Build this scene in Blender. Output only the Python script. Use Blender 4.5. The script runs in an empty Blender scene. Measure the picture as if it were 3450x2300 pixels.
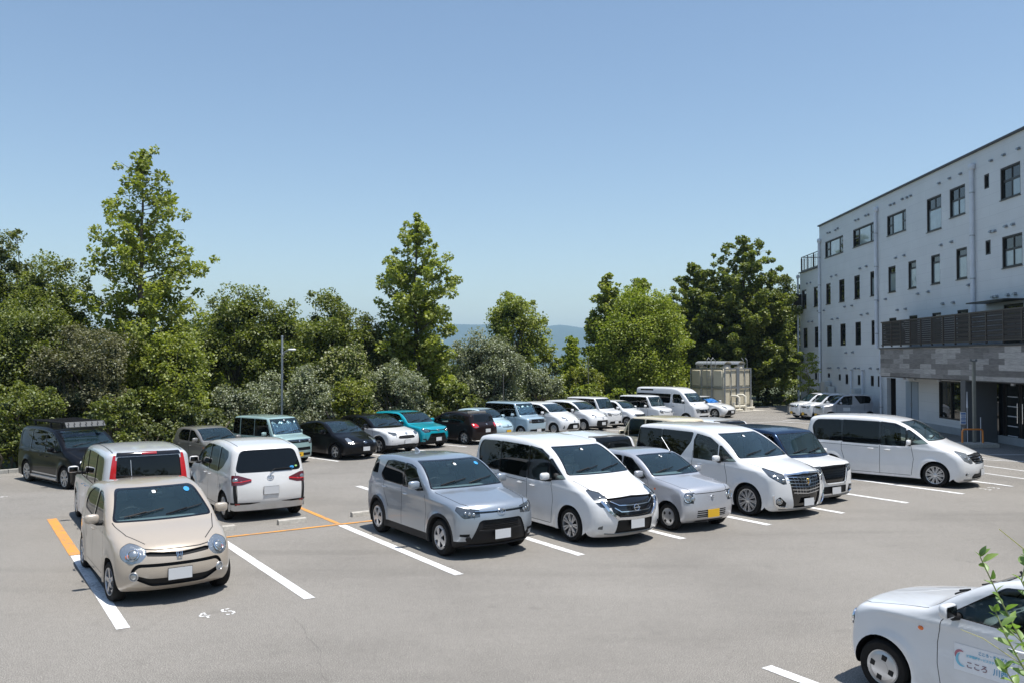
import bpy, bmesh, math, random
import numpy as np
from math import sin, cos, pi, radians, sqrt, atan2
from mathutils import Vector, Matrix
from mathutils.bvhtree import BVHTree

S = bpy.context.scene
COL = S.collection
R = radians

# ---------------------------------------------------------------- camera, sky, sun, exposure
CAM_H = 3.483
cam_d = bpy.data.cameras.new('camera')
cam_d.sensor_width = 36.0
cam_d.lens = 36.0 * 2877.3 / 3450.0
cam_d.clip_start = 0.1
cam_d.clip_end = 60000.0
cam = bpy.data.objects.new('camera', cam_d)
COL.objects.link(cam)
cam.location = (0, 0, CAM_H)
cam.rotation_euler = (R(90 + 1.159), 0, 0)
S.camera = cam
S.render.resolution_x = 1024
S.render.resolution_y = 682

SUN_EL = R(75)
SUN_AZ = R(122)          # compass style, clockwise from +Y (straight ahead)
world = bpy.data.worlds.new('World')
S.world = world
world.use_nodes = True
wn = world.node_tree.nodes
wl = world.node_tree.links
wn.clear()
wo = wn.new('ShaderNodeOutputWorld')
wb = wn.new('ShaderNodeBackground')
sky = wn.new('ShaderNodeTexSky')
sky.sky_type = 'NISHITA'
sky.sun_disc = False
sky.sun_elevation = SUN_EL
sky.sun_rotation = SUN_AZ
sky.altitude = 200
sky.air_density = 1.15
sky.dust_density = 0.45
sky.ozone_density = 1.0
wb.inputs['Strength'].default_value = 0.112
wl.new(sky.outputs[0], wb.inputs['Color'])
wl.new(wb.outputs[0], wo.inputs['Surface'])

sd = bpy.data.lights.new('sun', 'SUN')
sd.energy = 4.8
sd.angle = R(0.55)
sd.color = (1.0, 0.965, 0.91)
sun = bpy.data.objects.new('sun', sd)
COL.objects.link(sun)
sv = Vector((sin(SUN_AZ) * cos(SUN_EL), cos(SUN_AZ) * cos(SUN_EL), sin(SUN_EL)))
sun.rotation_euler = sv.to_track_quat('Z', 'Y').to_euler()
sun.location = (0, 0, 60)

S.view_settings.view_transform = 'Standard'
S.view_settings.look = 'None'
S.view_settings.exposure = 0.38
S.view_settings.gamma = 1.0
S.view_settings.use_curve_mapping = False
S.cycles.max_bounces = 8
S.cycles.transparent_max_bounces = 16
S.cycles.use_denoising = True

# ---------------------------------------------------------------- helpers
def tag(o, label=None, cat=None, group=None, kind=None):
    if label: o['label'] = label
    if cat: o['category'] = cat
    if group: o['group'] = group
    if kind: o['kind'] = kind
    return o

def empty(name, loc=(0, 0, 0), rz=0.0, label=None, cat=None, group=None):
    o = bpy.data.objects.new(name, None)
    o.empty_display_size = 0.3
    COL.objects.link(o)
    o.location = loc
    o.rotation_euler = (0, 0, rz)
    return tag(o, label, cat, group)

def link(name, me, parent=None):
    o = bpy.data.objects.new(name, me)
    COL.objects.link(o)
    if parent is not None: o.parent = parent
    return o

class MB:
    """collects primitive shapes into one mesh"""
    def __init__(s):
        s.v = []; s.f = []; s.m = []; s.mats = []
    def mi(s, mat):
        if mat not in s.mats: s.mats.append(mat)
        return s.mats.index(mat)
    def add(s, vs, fs, mat):
        n = len(s.v); k = s.mi(mat)
        s.v += [tuple(p) for p in vs]
        s.f += [tuple(i + n for i in f) for f in fs]
        s.m += [k] * len(fs)
    def box(s, c, d, mat, M=None, bevel=0.0):
        x, y, z = d[0] / 2, d[1] / 2, d[2] / 2
        if bevel > 0:
            b = min(bevel, x * .95, y * .95, z * .95)
            vs = []
            for sx in (-1, 1):
                for sy in (-1, 1):
                    for sz in (-1, 1):
                        vs += [(sx * x, sy * (y - b), sz * (z - b)), (sx * (x - b), sy * y, sz * (z - b)), (sx * (x - b), sy * (y - b), sz * z)]
            bm = bmesh.new()
            for p in vs: bm.verts.new(p)
            bmesh.ops.convex_hull(bm, input=bm.verts)
            bm.verts.index_update()
            vv = [v.co.copy() for v in bm.verts]
            ff = [[v.index for v in f.verts] for f in bm.faces]
            bm.free()
        else:
            vv = [Vector((a * x, b * y, e * z)) for a in (-1, 1) for b in (-1, 1) for e in (-1, 1)]
            ff = [(0, 1, 3, 2), (4, 6, 7, 5), (0, 4, 5, 1), (2, 3, 7, 6), (0, 2, 6, 4), (1, 5, 7, 3)]
        if M is not None: vv = [M @ p for p in vv]
        C0 = Vector(c)
        s.add([p + C0 for p in vv], ff, mat)
    def tube(s, pts, r, mat, n=8, cap=True):
        pts = [Vector(p) for p in pts]
        rs = r if isinstance(r, (list, tuple)) else [r] * len(pts)
        vs = []; fs = []
        prev = None
        for i, p in enumerate(pts):
            t = (pts[min(i + 1, len(pts) - 1)] - pts[max(i - 1, 0)])
            t = t.normalized() if t.length > 1e-9 else Vector((0, 0, 1))
            a = t.cross(Vector((0, 0, 1))) if prev is None else prev - t * prev.dot(t)
            if a.length < 1e-4: a = t.cross(Vector((1, 0, 0)))
            a.normalize(); prev = a
            b = t.cross(a)
            for k in range(n):
                w = 2 * pi * k / n
                vs.append(p + (a * cos(w) + b * sin(w)) * rs[i])
        for i in range(len(pts) - 1):
            for k in range(n):
                k2 = (k + 1) % n
                fs.append((i * n + k, i * n + k2, (i + 1) * n + k2, (i + 1) * n + k))
        if cap:
            fs.append(tuple(range(n))[::-1]); fs.append(tuple((len(pts) - 1) * n + k for k in range(n)))
        s.add(vs, fs, mat)
    def lathe(s, prof, mat, n=32, M=None):
        """prof: (radius, height) turned round Z"""
        vs = []; fs = []
        for (r, h) in prof:
            for k in range(n):
                w = 2 * pi * k / n
                p = Vector((r * cos(w), r * sin(w), h))
                vs.append(M @ p if M is not None else p)
        for i in range(len(prof) - 1):
            for k in range(n):
                k2 = (k + 1) % n
                fs.append((i * n + k, i * n + k2, (i + 1) * n + k2, (i + 1) * n + k))
        s.add(vs, fs, mat)
    def prism(s, poly, h, mat, M=None):
        """poly in XY extruded along Z by h"""
        n = len(poly)
        vv = [Vector((p[0], p[1], 0)) for p in poly] + [Vector((p[0], p[1], h)) for p in poly]
        if M is not None: vv = [M @ p for p in vv]
        ff = [tuple(range(n))[::-1], tuple(range(n, 2 * n))] + [(i, (i + 1) % n, n + (i + 1) % n, n + i) for i in range(n)]
        s.add(vv, ff, mat)
    def mesh(s, name, smooth=None):
        me = bpy.data.meshes.new(name)
        me.from_pydata([tuple(p) for p in s.v], [], s.f)
        for m in s.mats: me.materials.append(m)
        me.polygons.foreach_set('material_index', s.m)
        if smooth is not None:
            me.polygons.foreach_set('use_smooth', [True] * len(s.f))
            me.set_sharp_from_angle(angle=R(smooth))
        me.validate()
        me.update()
        return me
    def build(s, name, parent=None, smooth=None):
        return link(name, s.mesh(name, smooth), parent)

# ---------------------------------------------------------------- materials
MATS = {}
def mat_new(name):
    m = bpy.data.materials.new(name)
    m.use_nodes = True
    nt = m.node_tree
    nt.nodes.clear()
    out = nt.nodes.new('ShaderNodeOutputMaterial')
    return m, nt, out
def N(nt, t, **kw):
    n = nt.nodes.new(t)
    for k, v in kw.items():
        if k in n.inputs.keys() if hasattr(n.inputs, 'keys') else False:
            n.inputs[k].default_value = v
        else:
            setattr(n, k, v)
    return n
def ramp(nt, fac, stops):
    r = nt.nodes.new('ShaderNodeValToRGB')
    e = r.color_ramp.elements
    while len(e) < len(stops): e.new(0.5)
    for k, (p, c) in enumerate(stops):
        e[k].position = p
        e[k].color = (c[0], c[1], c[2], 1) if isinstance(c, (tuple, list)) else (c, c, c, 1)
    nt.links.new(fac, r.inputs[0])
    return r.outputs[0]
def noise(nt, vec, scale, detail=4, rough=.55):
    n = nt.nodes.new('ShaderNodeTexNoise')
    n.inputs['Scale'].default_value = scale
    n.inputs['Detail'].default_value = detail
    n.inputs['Roughness'].default_value = rough
    if vec is not None: nt.links.new(vec, n.inputs['Vector'])
    return n.outputs[0]
def mixc(nt, fac, a, b, mode='MIX'):
    m = nt.nodes.new('ShaderNodeMix')
    m.data_type = 'RGBA'; m.blend_type = mode
    for idx, v in ((0, fac), (6, a), (7, b)):
        if isinstance(v, bpy.types.NodeSocket): nt.links.new(v, m.inputs[idx])
        elif isinstance(v, (tuple, list)): m.inputs[idx].default_value = (v[0], v[1], v[2], 1)
        else: m.inputs[idx].default_value = v
    return m.outputs[2]
def math_(nt, op, a, b=None):
    m = nt.nodes.new('ShaderNodeMath'); m.operation = op
    for i, v in enumerate((a, b)):
        if v is None: continue
        if isinstance(v, bpy.types.NodeSocket): nt.links.new(v, m.inputs[i])
        else: m.inputs[i].default_value = v
    return m.outputs[0]
def bump(nt, h, strength=.3, dist=.01):
    b = nt.nodes.new('ShaderNodeBump')
    b.inputs['Strength'].default_value = strength
    b.inputs['Distance'].default_value = dist
    nt.links.new(h, b.inputs['Height'])
    return b.outputs[0]
def obj_co(nt):
    return nt.nodes.new('ShaderNodeTexCoord').outputs['Object']
def pos_co(nt):
    return nt.nodes.new('ShaderNodeNewGeometry').outputs['Position']
def pbr(name, col, rough=.5, metal=0., coat=0., spec=.5, var=0., vscale=3., bmp=0., bscale=60., emit=None, coatr=.03):
    if name in MATS: return MATS[name]
    m, nt, out = mat_new(name)
    p = nt.nodes.new('ShaderNodeBsdfPrincipled')
    p.inputs['Base Color'].default_value = (*col, 1)
    p.inputs['Roughness'].default_value = rough
    p.inputs['Metallic'].default_value = metal
    p.inputs['Coat Weight'].default_value = coat
    p.inputs['Coat Roughness'].default_value = coatr
    p.inputs['Specular IOR Level'].default_value = spec
    if var > 0:
        f = noise(nt, obj_co(nt), vscale, 5)
        c = ramp(nt, f, [(.3, [x * (1 - var) for x in col]), (.7, [min(1, x * (1 + var)) for x in col])])
        nt.links.new(c, p.inputs['Base Color'])
    if bmp > 0:
        nt.links.new(bump(nt, noise(nt, obj_co(nt), bscale, 3), bmp, .01), p.inputs['Normal'])
    nt.links.new(p.outputs[0], out.inputs[0])
    MATS[name] = m
    return m
def paint(name, col, metal=0., rough=.4, inside=(.24, .235, .22)):
    """car paint outside, dull trim on the inner side of the shell, a little road dust low down"""
    if name in MATS: return MATS[name]
    m, nt, out = mat_new(name)
    p = nt.nodes.new('ShaderNodeBsdfPrincipled')
    tc = obj_co(nt)
    fl = noise(nt, tc, 900 if metal > 0 else 2.5, 2)
    k = .12 if metal > 0 else .02
    c = ramp(nt, fl, [(.35, [x * (1 - k) for x in col]), (.65, [min(1, x * (1 + k)) for x in col])])
    sep = nt.nodes.new('ShaderNodeSeparateXYZ'); nt.links.new(tc, sep.inputs[0])
    low = ramp(nt, sep.outputs[2], [(.15, 1.0), (.55, 0.0)])
    dn = math_(nt, 'MULTIPLY', low, ramp(nt, noise(nt, tc, 7, 6), [(.35, 0.0), (.75, .40 if max(col) > .1 else .08)]))
    c = mixc(nt, dn, c, (.33, .30, .26))
    nt.links.new(c, p.inputs['Base Color'])
    p.inputs['Metallic'].default_value = metal
    p.inputs['Roughness'].default_value = rough
    p.inputs['Coat Weight'].default_value = 1.0 if max(col) > .1 else .45
    p.inputs['Specular IOR Level'].default_value = .5 if max(col) > .1 else .08
    p.inputs['Coat Roughness'].default_value = .035
    q = nt.nodes.new('ShaderNodeBsdfPrincipled')
    q.inputs['Base Color'].default_value = (*inside, 1)
    q.inputs['Roughness'].default_value = .8
    g = nt.nodes.new('ShaderNodeNewGeometry')
    mx = nt.nodes.new('ShaderNodeMixShader')
    nt.links.new(g.outputs['Backfacing'], mx.inputs[0])
    nt.links.new(p.outputs[0], mx.inputs[1]); nt.links.new(q.outputs[0], mx.inputs[2])
    nt.links.new(mx.outputs[0], out.inputs[0])
    MATS[name] = m
    return m
def glass(name, tint, gloss=1.0, rough=.0, sheen=None):
    """thin pane: tinted see-through plus a fresnel reflection"""
    if name in MATS: return MATS[name]
    m, nt, out = mat_new(name)
    t = nt.nodes.new('ShaderNodeBsdfTransparent'); t.inputs[0].default_value = (*tint, 1)
    g = nt.nodes.new('ShaderNodeBsdfGlossy'); g.inputs['Roughness'].default_value = rough
    g.inputs[0].default_value = (gloss, gloss, gloss, 1)
    fr = nt.nodes.new('ShaderNodeFresnel'); fr.inputs[0].default_value = 1.62
    mx = nt.nodes.new('ShaderNodeMixShader')
    base = t.outputs[0]
    if sheen:                                      # teal diffuse mixed in to imitate the bright sky sheen on windscreens
        d = nt.nodes.new('ShaderNodeBsdfDiffuse'); d.inputs[0].default_value = (*sheen[:3], 1)
        m0 = nt.nodes.new('ShaderNodeMixShader'); m0.inputs[0].default_value = sheen[3]
        nt.links.new(t.outputs[0], m0.inputs[1]); nt.links.new(d.outputs[0], m0.inputs[2]); base = m0.outputs[0]
    nt.links.new(fr.outputs[0], mx.inputs[0]); nt.links.new(base, mx.inputs[1]); nt.links.new(g.outputs[0], mx.inputs[2])
    nt.links.new(mx.outputs[0], out.inputs[0])
    MATS[name] = m
    return m

BLACK = pbr('black_plastic', (.011, .011, .012), .6, spec=.3)
GLOSSB = pbr('gloss_black', (.006, .006, .007), .08, coat=.5)
RUBBER = pbr('rubber', (.013, .0125, .012), .85, var=.25, vscale=9, spec=.25)
CHROME = pbr('chrome', (.75, .77, .8), .10, 1.0)
SILVER = pbr('rim_silver', (.55, .56, .58), .32, .75, coat=.3)
DRIM = pbr('rim_dark', (.05, .05, .055), .3, .6)
RED = pbr('red_lens', (.30, .006, .010), .12, coat=1.0)
REDB = pbr('red_lens_bright', (.52, .008, .012), .15, coat=1.0)
DRED = pbr('dark_red_lens', (.10, .01, .014), .12, coat=1.0)
AMBER = pbr('amber_lens', (.85, .17, .01), .2, coat=1.0)
LAMP = pbr('lamp_clear', (.40, .42, .43), .14, .75, coat=1.0, bmp=.9, bscale=34)
LAMPD = pbr('lamp_dark', (.10, .115, .13), .12, .5, coat=1.0)
PLATE = pbr('plate_white', (.60, .61, .62), .45)
PLATEY = pbr('plate_yellow', (.72, .42, .02), .45)
PRIV = pbr('privacy_glass', (.004, .005, .005), .015, spec=.42)
WIND = glass('windscreen_glass', (.76, .91, .93), sheen=(.16, .33, .40, .06))
SIDEG = glass('side_glass', (.60, .68, .66))
TRIM = pbr('seat_cloth', (.26, .265, .27), .85)
DASH = pbr('dashboard', (.19, .21, .22), .6)
BEIGET = pbr('beige_trim', (.33, .30, .25), .8)
STEEL = pbr('galvanised_steel', (.42, .44, .46), .42, .7, var=.12, vscale=20)
# ---------------------------------------------------------------- ground materials
def asphalt_mat():
    m, nt, out = mat_new('asphalt')
    p = nt.nodes.new('ShaderNodeBsdfPrincipled')
    co = pos_co(nt)
    fine = noise(nt, co, 70, 3, .75)
    mid = noise(nt, co, 9, 5)
    big = noise(nt, co, .22, 5, .6)
    c = ramp(nt, fine, [(.30, (.06, .055, .049)), (.5, (.225, .209, .186)), (.60, (.30, .281, .253)), (.74, (.66, .625, .57))])
    c = mixc(nt, 1.0, c, ramp(nt, mid, [(.3, .93), (.7, 1.06)]), 'MULTIPLY')
    c = mixc(nt, 1.0, c, ramp(nt, big, [(.32, .84), (.5, 1.0), (.7, 1.10)]), 'MULTIPLY')
    # long darker tyre polish sweeping along the aisle
    mp = nt.nodes.new('ShaderNodeMapping'); nt.links.new(co, mp.inputs[0])
    mp.inputs['Rotation'].default_value = (0, 0, R(-33.5)); mp.inputs['Scale'].default_value = (.10, .9, 1)
    st = noise(nt, mp.outputs[0], 1.0, 4, .5)
    c = mixc(nt, 1.0, c, ramp(nt, st, [(.30, .88), (.45, 1.0), (.60, 1.0), (.72, 1.05)]), 'MULTIPLY')
    # oil and repair stains
    sp = noise(nt, co, 1.3, 6, .65)
    c = mixc(nt, ramp(nt, sp, [(.62, 0.0), (.76, .34)]), c, (.06, .055, .05))
    nt.links.new(c, p.inputs['Base Color'])
    p.inputs['Roughness'].default_value = .88
    p.inputs['Specular IOR Level'].default_value = .3
    nt.links.new(bump(nt, fine, .5, .012), p.inputs['Normal'])
    nt.links.new(p.outputs[0], out.inputs[0])
    return m
def roadpaint(name, col, wear=.585):
    m, nt, out = mat_new(name)
    p = nt.nodes.new('ShaderNodeBsdfPrincipled')
    co = pos_co(nt)
    a = noise(nt, co, 26, 5, .75); b = noise(nt, co, 3, 4)
    s_ = math_(nt, 'ADD', math_(nt, 'MULTIPLY', a, .7), math_(nt, 'MULTIPLY', b, .3))
    f = ramp(nt, s_, [(wear - .20, .75), (wear - .07, .0)])
    c = mixc(nt, 1.0, col, ramp(nt, b, [(.3, .88), (.7, 1.03)]), 'MULTIPLY')
    c = mixc(nt, f, c, (.22, .21, .20))
    nt.links.new(c, p.inputs['Base Color']); p.inputs['Roughness'].default_value = .75
    nt.links.new(bump(nt, a, .3, .004), p.inputs['Normal'])
    nt.links.new(p.outputs[0], out.inputs[0])
    return m
ASPH = asphalt_mat()
PWHITE = roadpaint('line_white', (.80, .80, .79))
PORANGE = roadpaint('line_orange', (.66, .29, .045))
def soil_mat():
    m, nt, out = mat_new('soil_and_grass')
    p = nt.nodes.new('ShaderNodeBsdfPrincipled')
    co = pos_co(nt)
    c = ramp(nt, noise(nt, co, .6, 6, .65), [(.3, (.045, .065, .02)), (.5, (.07, .085, .03)), (.7, (.13, .11, .06))])
    c = mixc(nt, 1.0, c, ramp(nt, noise(nt, co, 22, 4), [(.3, .6), (.7, 1.3)]), 'MULTIPLY')
    nt.links.new(c, p.inputs['Base Color']); p.inputs['Roughness'].default_value = .95
    nt.links.new(p.outputs[0], out.inputs[0])
    return m
SOIL = soil_mat()
def forest_mat(name, a, b, scale):
    m, nt, out = mat_new(name)
    p = nt.nodes.new('ShaderNodeBsdfPrincipled')
    co = pos_co(nt)
    c = ramp(nt, noise(nt, co, scale, 8, .7), [(.35, a), (.65, b)])
    nt.links.new(c, p.inputs['Base Color']); p.inputs['Roughness'].default_value = .95
    nt.links.new(p.outputs[0], out.inputs[0])
    return m

# the lot is level in front and falls half a metre towards the back row, and a little towards the building
TH = R(33.46)
EX = Vector((cos(TH), sin(TH))); EY = Vector((-sin(TH), cos(TH)))
O0 = Vector((-5.023, 11.109))
def zg(x, y):
    j = (x - O0.x) * EY.x + (y - O0.y) * EY.y
    zj = -.50 * min(1, max(0, (j - 10) / 7.5))
    b = min(1, max(0, (x - 13.5) / 5.5))
    return (1 - b) * zj + b * -.30
def hgt(x, y):
    d = (y - (48 + .95 * x)) / 1.38                     # distance behind the tree belt
    w = min(1, max(0, (d - 24) / 220)); w = w * w * (3 - 2 * w)
    return zg(x, y) - .12 - 75 * w * (1 if y > 0 else 0)
def build_ground():
    vs = []; fs = []
    na = 96
    rr = [0, 6, 12, 18, 25, 32, 40, 47, 55, 62, 70, 80, 90, 115, 150, 200, 280, 400, 700, 1500, 4000, 9000, 16000]
    for r in rr:
        for k in range(na):
            a = 2 * pi * k / na
            x, y = r * sin(a), r * cos(a)
            vs.append((x, y, hgt(x, y)))
    for i in range(len(rr) - 1):
        for k in range(na):
            k2 = (k + 1) % na
            fs.append((i * na + k, (i + 1) * na + k, (i + 1) * na + k2, i * na + k2))
    m = MB(); m.add(vs, fs, SOIL)
    o = m.build('ground', None, 60); tag(o, kind='structure')
build_ground()

from mathutils.geometry import delaunay_2d_cdt
LOT = [(-48, -14), (36, -14), (36, 32), (30, 72), (15.2, 66), (11.5, 61.8), (6.0, 58.2), (0, 50.3), (-6.2, 42.9), (-12, 36), (-17.6, 29.9), (-23, 25.5), (-48, 12)]
def car_park():
    pts = [Vector(p) for p in LOT]; n = len(pts)
    edges = [(i, (i + 1) % n) for i in range(n)]
    x = -47.5
    while x < 36:
        y = -13.5
        while y < 72:
            pts.append(Vector((x + .01, y + .013))); y += .75
        x += .75
    # creases of the fall are laid in so that the painted lines stay flush
    V, E_, F_, _, _, _ = delaunay_2d_cdt(pts, edges, [], 1, 1e-4)
    m = MB(); m.add([(v.x, v.y, zg(v.x, v.y)) for v in V], [tuple(f) for f in F_], ASPH)
    o = m.build('car_park', None, 60); tag(o, kind='structure')
car_park()
# low concrete kerb along the planting
def kerb(pts):
    m = MB(); KC = pbr('kerb_concrete', (.36, .35, .32), .85, var=.2, vscale=6, bmp=.3, bscale=50)
    for a, b in zip(pts[:-1], pts[1:]):
        a = Vector((*a, zg(*a))); b = Vector((*b, zg(*b))); d = b - a
        ang = atan2(d.y, d.x); n = max(1, int(d.length / .6))
        for k in range(n):
            c = a + d * ((k + .5) / n)
            m.box((c.x, c.y, c.z + .02), (d.length / n - .008, .14, .24), KC, Matrix.Rotation(ang, 4, 'Z'), bevel=.012)
    o = m.build('kerb'); tag(o, kind='structure')
kerb(LOT[3:])

# ---------------------------------------------------------------- painted bays
def W2(i, j): return O0 + EX * (2.5 * i) + EY * j         # i bays along the row, j metres back from the aisle
def stripe(m, a, b, w, mat, z=.006):
    a, b = Vector(a), Vector(b); d = (b - a).normalized(); n = Vector((-d.y, d.x)) * w / 2
    k = max(1, int((b - a).length / .5)); vs = []; fs = []
    for i in range(k + 1):
        c = a + (b - a) * i / k
        vs += [(c.x + n.x, c.y + n.y, z + zg(c.x + n.x, c.y + n.y)), (c.x - n.x, c.y - n.y, z + zg(c.x - n.x, c.y - n.y))]
    for i in range(k): fs.append((i * 2, i * 2 + 1, i * 2 + 3, i * 2 + 2))
    m.add(vs, fs, mat)
mk = MB()
for i in range(10):
    stripe(mk, W2(i, 0), W2(i, 4.93), .165, PWHITE)
for i in range(3, 10): stripe(mk, W2(i, 5.05), W2(i, 9.9), .165, PWHITE)
for i in range(8, 12): stripe(mk, W2(i, 0), W2(i, 4.9), .15, PWHITE) if i > 9 else None
# bays on the near side of the aisle
for i, j0, j1 in ((1.335, -10.5, -5.5), (2.335, -10.5, -5.5), (3.335, -10.5, -5.5)):
    stripe(mk, W2(i, j0), W2(i, j1), .165, PWHITE)
# back row, slanted bays under the trees
hb = Vector((cos(R(-42)), sin(R(-42))))
for k in range(-4, 7):
    e = Vector((-6.76, 33.36)) + Vector((1.57, 1.83)) * k
    stripe(mk, e, e - hb * 5.0, .13, PWHITE)
for k in range(1, 5):
    e = Vector((2.66, 44.34)) + Vector((1.8, 1.45)) * k
    stripe(mk, e, e + Vector((-.70, .714)) * 5.0, .13, PWHITE)
# hatchings by the building
for a, b in (((11.2, 49.2), (15.5, 49.5)), ((15.5, 49.5), (19.0, 43.5)), ((13.6, 43.2), (17.6, 43.8)), ((14.2, 38.5), (18.4, 38.8)), ((17.0, 31.6), (26.0, 31.9)), ((15.2, 29.4), (26.0, 29.3)), ((14.6, 31.6), (20.5, 27.4)), ((16.6, 47.6), (19.4, 48.2)), ((15.9, 50.2), (19, 50.9))):
    stripe(mk, (a[0] * 1.07, a[1] * 1.07), (b[0] * 1.07, b[1] * 1.07), .12, PWHITE)
o = mk.build('bay_lines'); tag(o, kind='structure')
mk = MB()
stripe(mk, W2(0, 4.97), W2(0, 9.1), .19, PORANGE, .006)
stripe(mk, W2(.95, 5.03), W2(2.35, 5.03), .11, PORANGE, .0095)
stripe(mk, W2(2, 5.1), W2(2, 9.3), .11, PORANGE, .006)
o = mk.build('orange_bay_lines'); tag(o, kind='structure')

# stencilled bay numbers
def stencil(txt, x, y, size, rz, sx=1.0):
    """numbers cut from strokes with stencil bridges"""
    SEG = {'4': [((.55, 0), (.55, .36)), ((.55, .52), (.55, 1.0)), ((.0, .38), (.44, .38)), ((.66, .38), (.85, .38)), ((.02, .48), (.46, .98))],
           '5': [((.75, 1.0), (.42, 1.0)), ((.3, 1.0), (.08, 1.0)), ((.08, .95), (.08, .56)), ((.12, .56), (.35, .6)), ((.48, .6), (.75, .5)), ((.8, .46), (.8, .14)), ((.7, .02), (.48, 0)), ((.34, 0), (.08, .06))],
           '3': [((.1, 1.0), (.75, 1.0)), ((.75, .95), (.75, .56)), ((.3, .5), (.7, .5)), ((.8, .44), (.8, .08)), ((.7, 0), (.1, 0))],
           '1': [((.4, 0), (.4, .44)), ((.4, .55), (.4, 1.0))],
           '6': [((.7, 1), (.2, 1)), ((.1, .92), (.1, .1)), ((.2, 0), (.7, 0)), ((.8, .1), (.8, .42)), ((.7, .52), (.25, .52))]}
    m = MB()
    for k, ch in enumerate(txt):
        for a, b in SEG[ch]:
            A = Vector((a[0] + k * 1.95, a[1])) * size; B = Vector((b[0] + k * 1.95, b[1])) * size
            A.x *= sx; B.x *= sx
            c, s_ = cos(rz), sin(rz)
            A = Vector((x + A.x * c - A.y * s_, y + A.x * s_ + A.y * c)); B = Vector((x + B.x * c - B.y * s_, y + B.x * s_ + B.y * c))
            d = (B - A).normalized(); n = Vector((-d.y, d.x)) * size * .062
            z_ = zg(A.x, A.y) + .006
            m.add([(A.x + n.x, A.y + n.y, z_), (A.x - n.x, A.y - n.y, z_), (B.x - n.x, B.y - n.y, z_), (B.x + n.x, B.y + n.y, z_)], [(0, 1, 2, 3)], PWHITE)
    o = m.build('bay_number'); tag(o, kind='structure'); return o
stencil('45', -4.16, 11.52, .27, TH, .60)
stencil('15', -14.9, 24.3, .26, R(-28), .8)
stencil('33', 12.65, 22.75, .26, TH, .85)

# cracks in the surface
def crack(pts, w, seed):
    rnd = random.Random(seed); m = MB(); CR = pbr('crack_fill', (.15, .14, .13), .95)
    P = []
    for a, b in zip(pts[:-1], pts[1:]):
        a, b = Vector(a), Vector(b); n = max(2, int((b - a).length / .10))
        for k in range(n): P.append(a + (b - a) * k / n + Vector((rnd.gauss(0, .018), rnd.gauss(0, .018))))
    vs = []; fs = []
    for i, p in enumerate(P):
        d = (P[min(i + 1, len(P) - 1)] - P[max(0, i - 1)]).normalized(); n = Vector((-d.y, d.x)) * w * rnd.uniform(.4, 1.3) / 2
        vs += [(p.x + n.x, p.y + n.y, .003), (p.x - n.x, p.y - n.y, .003)]
    for i in range(len(P) - 1): fs.append((i * 2, i * 2 + 1, i * 2 + 3, i * 2 + 2))
    m.add(vs, fs, CR)
    o = m.build('asphalt_crack'); tag(o, kind='structure')
crack([(-2.95, 11.6), (-2.6, 10.9), (-2.25, 10.2), (-2.15, 9.6), (-1.8, 9.0), (-1.55, 8.2)], .006, 3)
crack([(-1.55, 8.2), (-1.2, 7.6)], .006, 5)

# concrete wheel stops
CONC = pbr('wheel_stop_concrete', (.42, .395, .35), .9, var=.18, vscale=14, bmp=.4, bscale=70)
def wheel_stop(x, y, rz, label):
    m = MB()
    pr = [(-.075, 0), (.075, 0), (.060, .085), (.045, .10), (-.045, .10), (-.060, .085)]
    M = Matrix.Rotation(rz, 4, 'Z') @ Matrix.Translation((-.30, 0, 0)) @ Matrix(((0, 0, 1, 0), (1, 0, 0, 0), (0, 1, 0, 0), (0, 0, 0, 1)))
    m.prism(pr, .60, CONC, M)
    o = m.build('wheel_stop'); o.location = (x, y, 0.001)
    tag(o, label, 'wheel stop', 'concrete wheel stops')
c = W2(2.22, 5.75)
def ws_at(i, j, label):
    c = W2(i, j); wheel_stop(c.x, c.y, TH, label)
ws_at(2.34, 5.72, 'concrete wheel stop in the empty bay behind the silver crossover')
ws_at(1.08, 5.72, 'concrete wheel stop under the near left rear wheel of the white people carrier')
ws_at(1.68, 5.72, 'concrete wheel stop behind the right rear wheel of the white people carrier')

# ---------------------------------------------------------------- far hills and the town below
HILL = forest_mat('far_forest', (.018, .035, .014), (.040, .062, .022), .012)
def ridge(name, dist, x0, x1, prof, depth, mat, z0=-80, seed=1, rough=1.0, n=220):
    rnd = random.Random(seed)
    ph = [(rnd.uniform(0, 6.28), rnd.uniform(.6, 1.4)) for _ in range(9)]
    vs = []; fs = []; rows = 14
    xs = np.linspace(x0, x1, n)
    px = [p[0] for p in prof]; pz = [p[1] for p in prof]
    for x in xs:
        h = np.interp(x, px, pz)
        h += rough * sum(a * 9 / (k + 1) * sin(x / dist * 34 * (k + 1) ** 1.25 + p) for k, (p, a) in enumerate(ph))
        for r in range(rows + 1):
            f = r / rows
            z = z0 + (h - z0) * (sin(f * pi / 2) ** 1.1) 
            z += rough * 5 * sin(x / dist * 110 + f * 9 + ph[3][0]) * (1 - f) * f * 4
            vs.append((x, dist - depth * (1 - f), z))
        vs.append((x, dist + depth, z0))
    R1 = rows + 2
    for i in range(n - 1):
        for r in range(R1 - 1):
            fs.append((i * R1 + r, (i + 1) * R1 + r, (i + 1) * R1 + r + 1, i * R1 + r + 1))
    m = MB(); m.add(vs, fs, mat); o = m.build(name, None, 80); tag(o, kind='structure')
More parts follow.
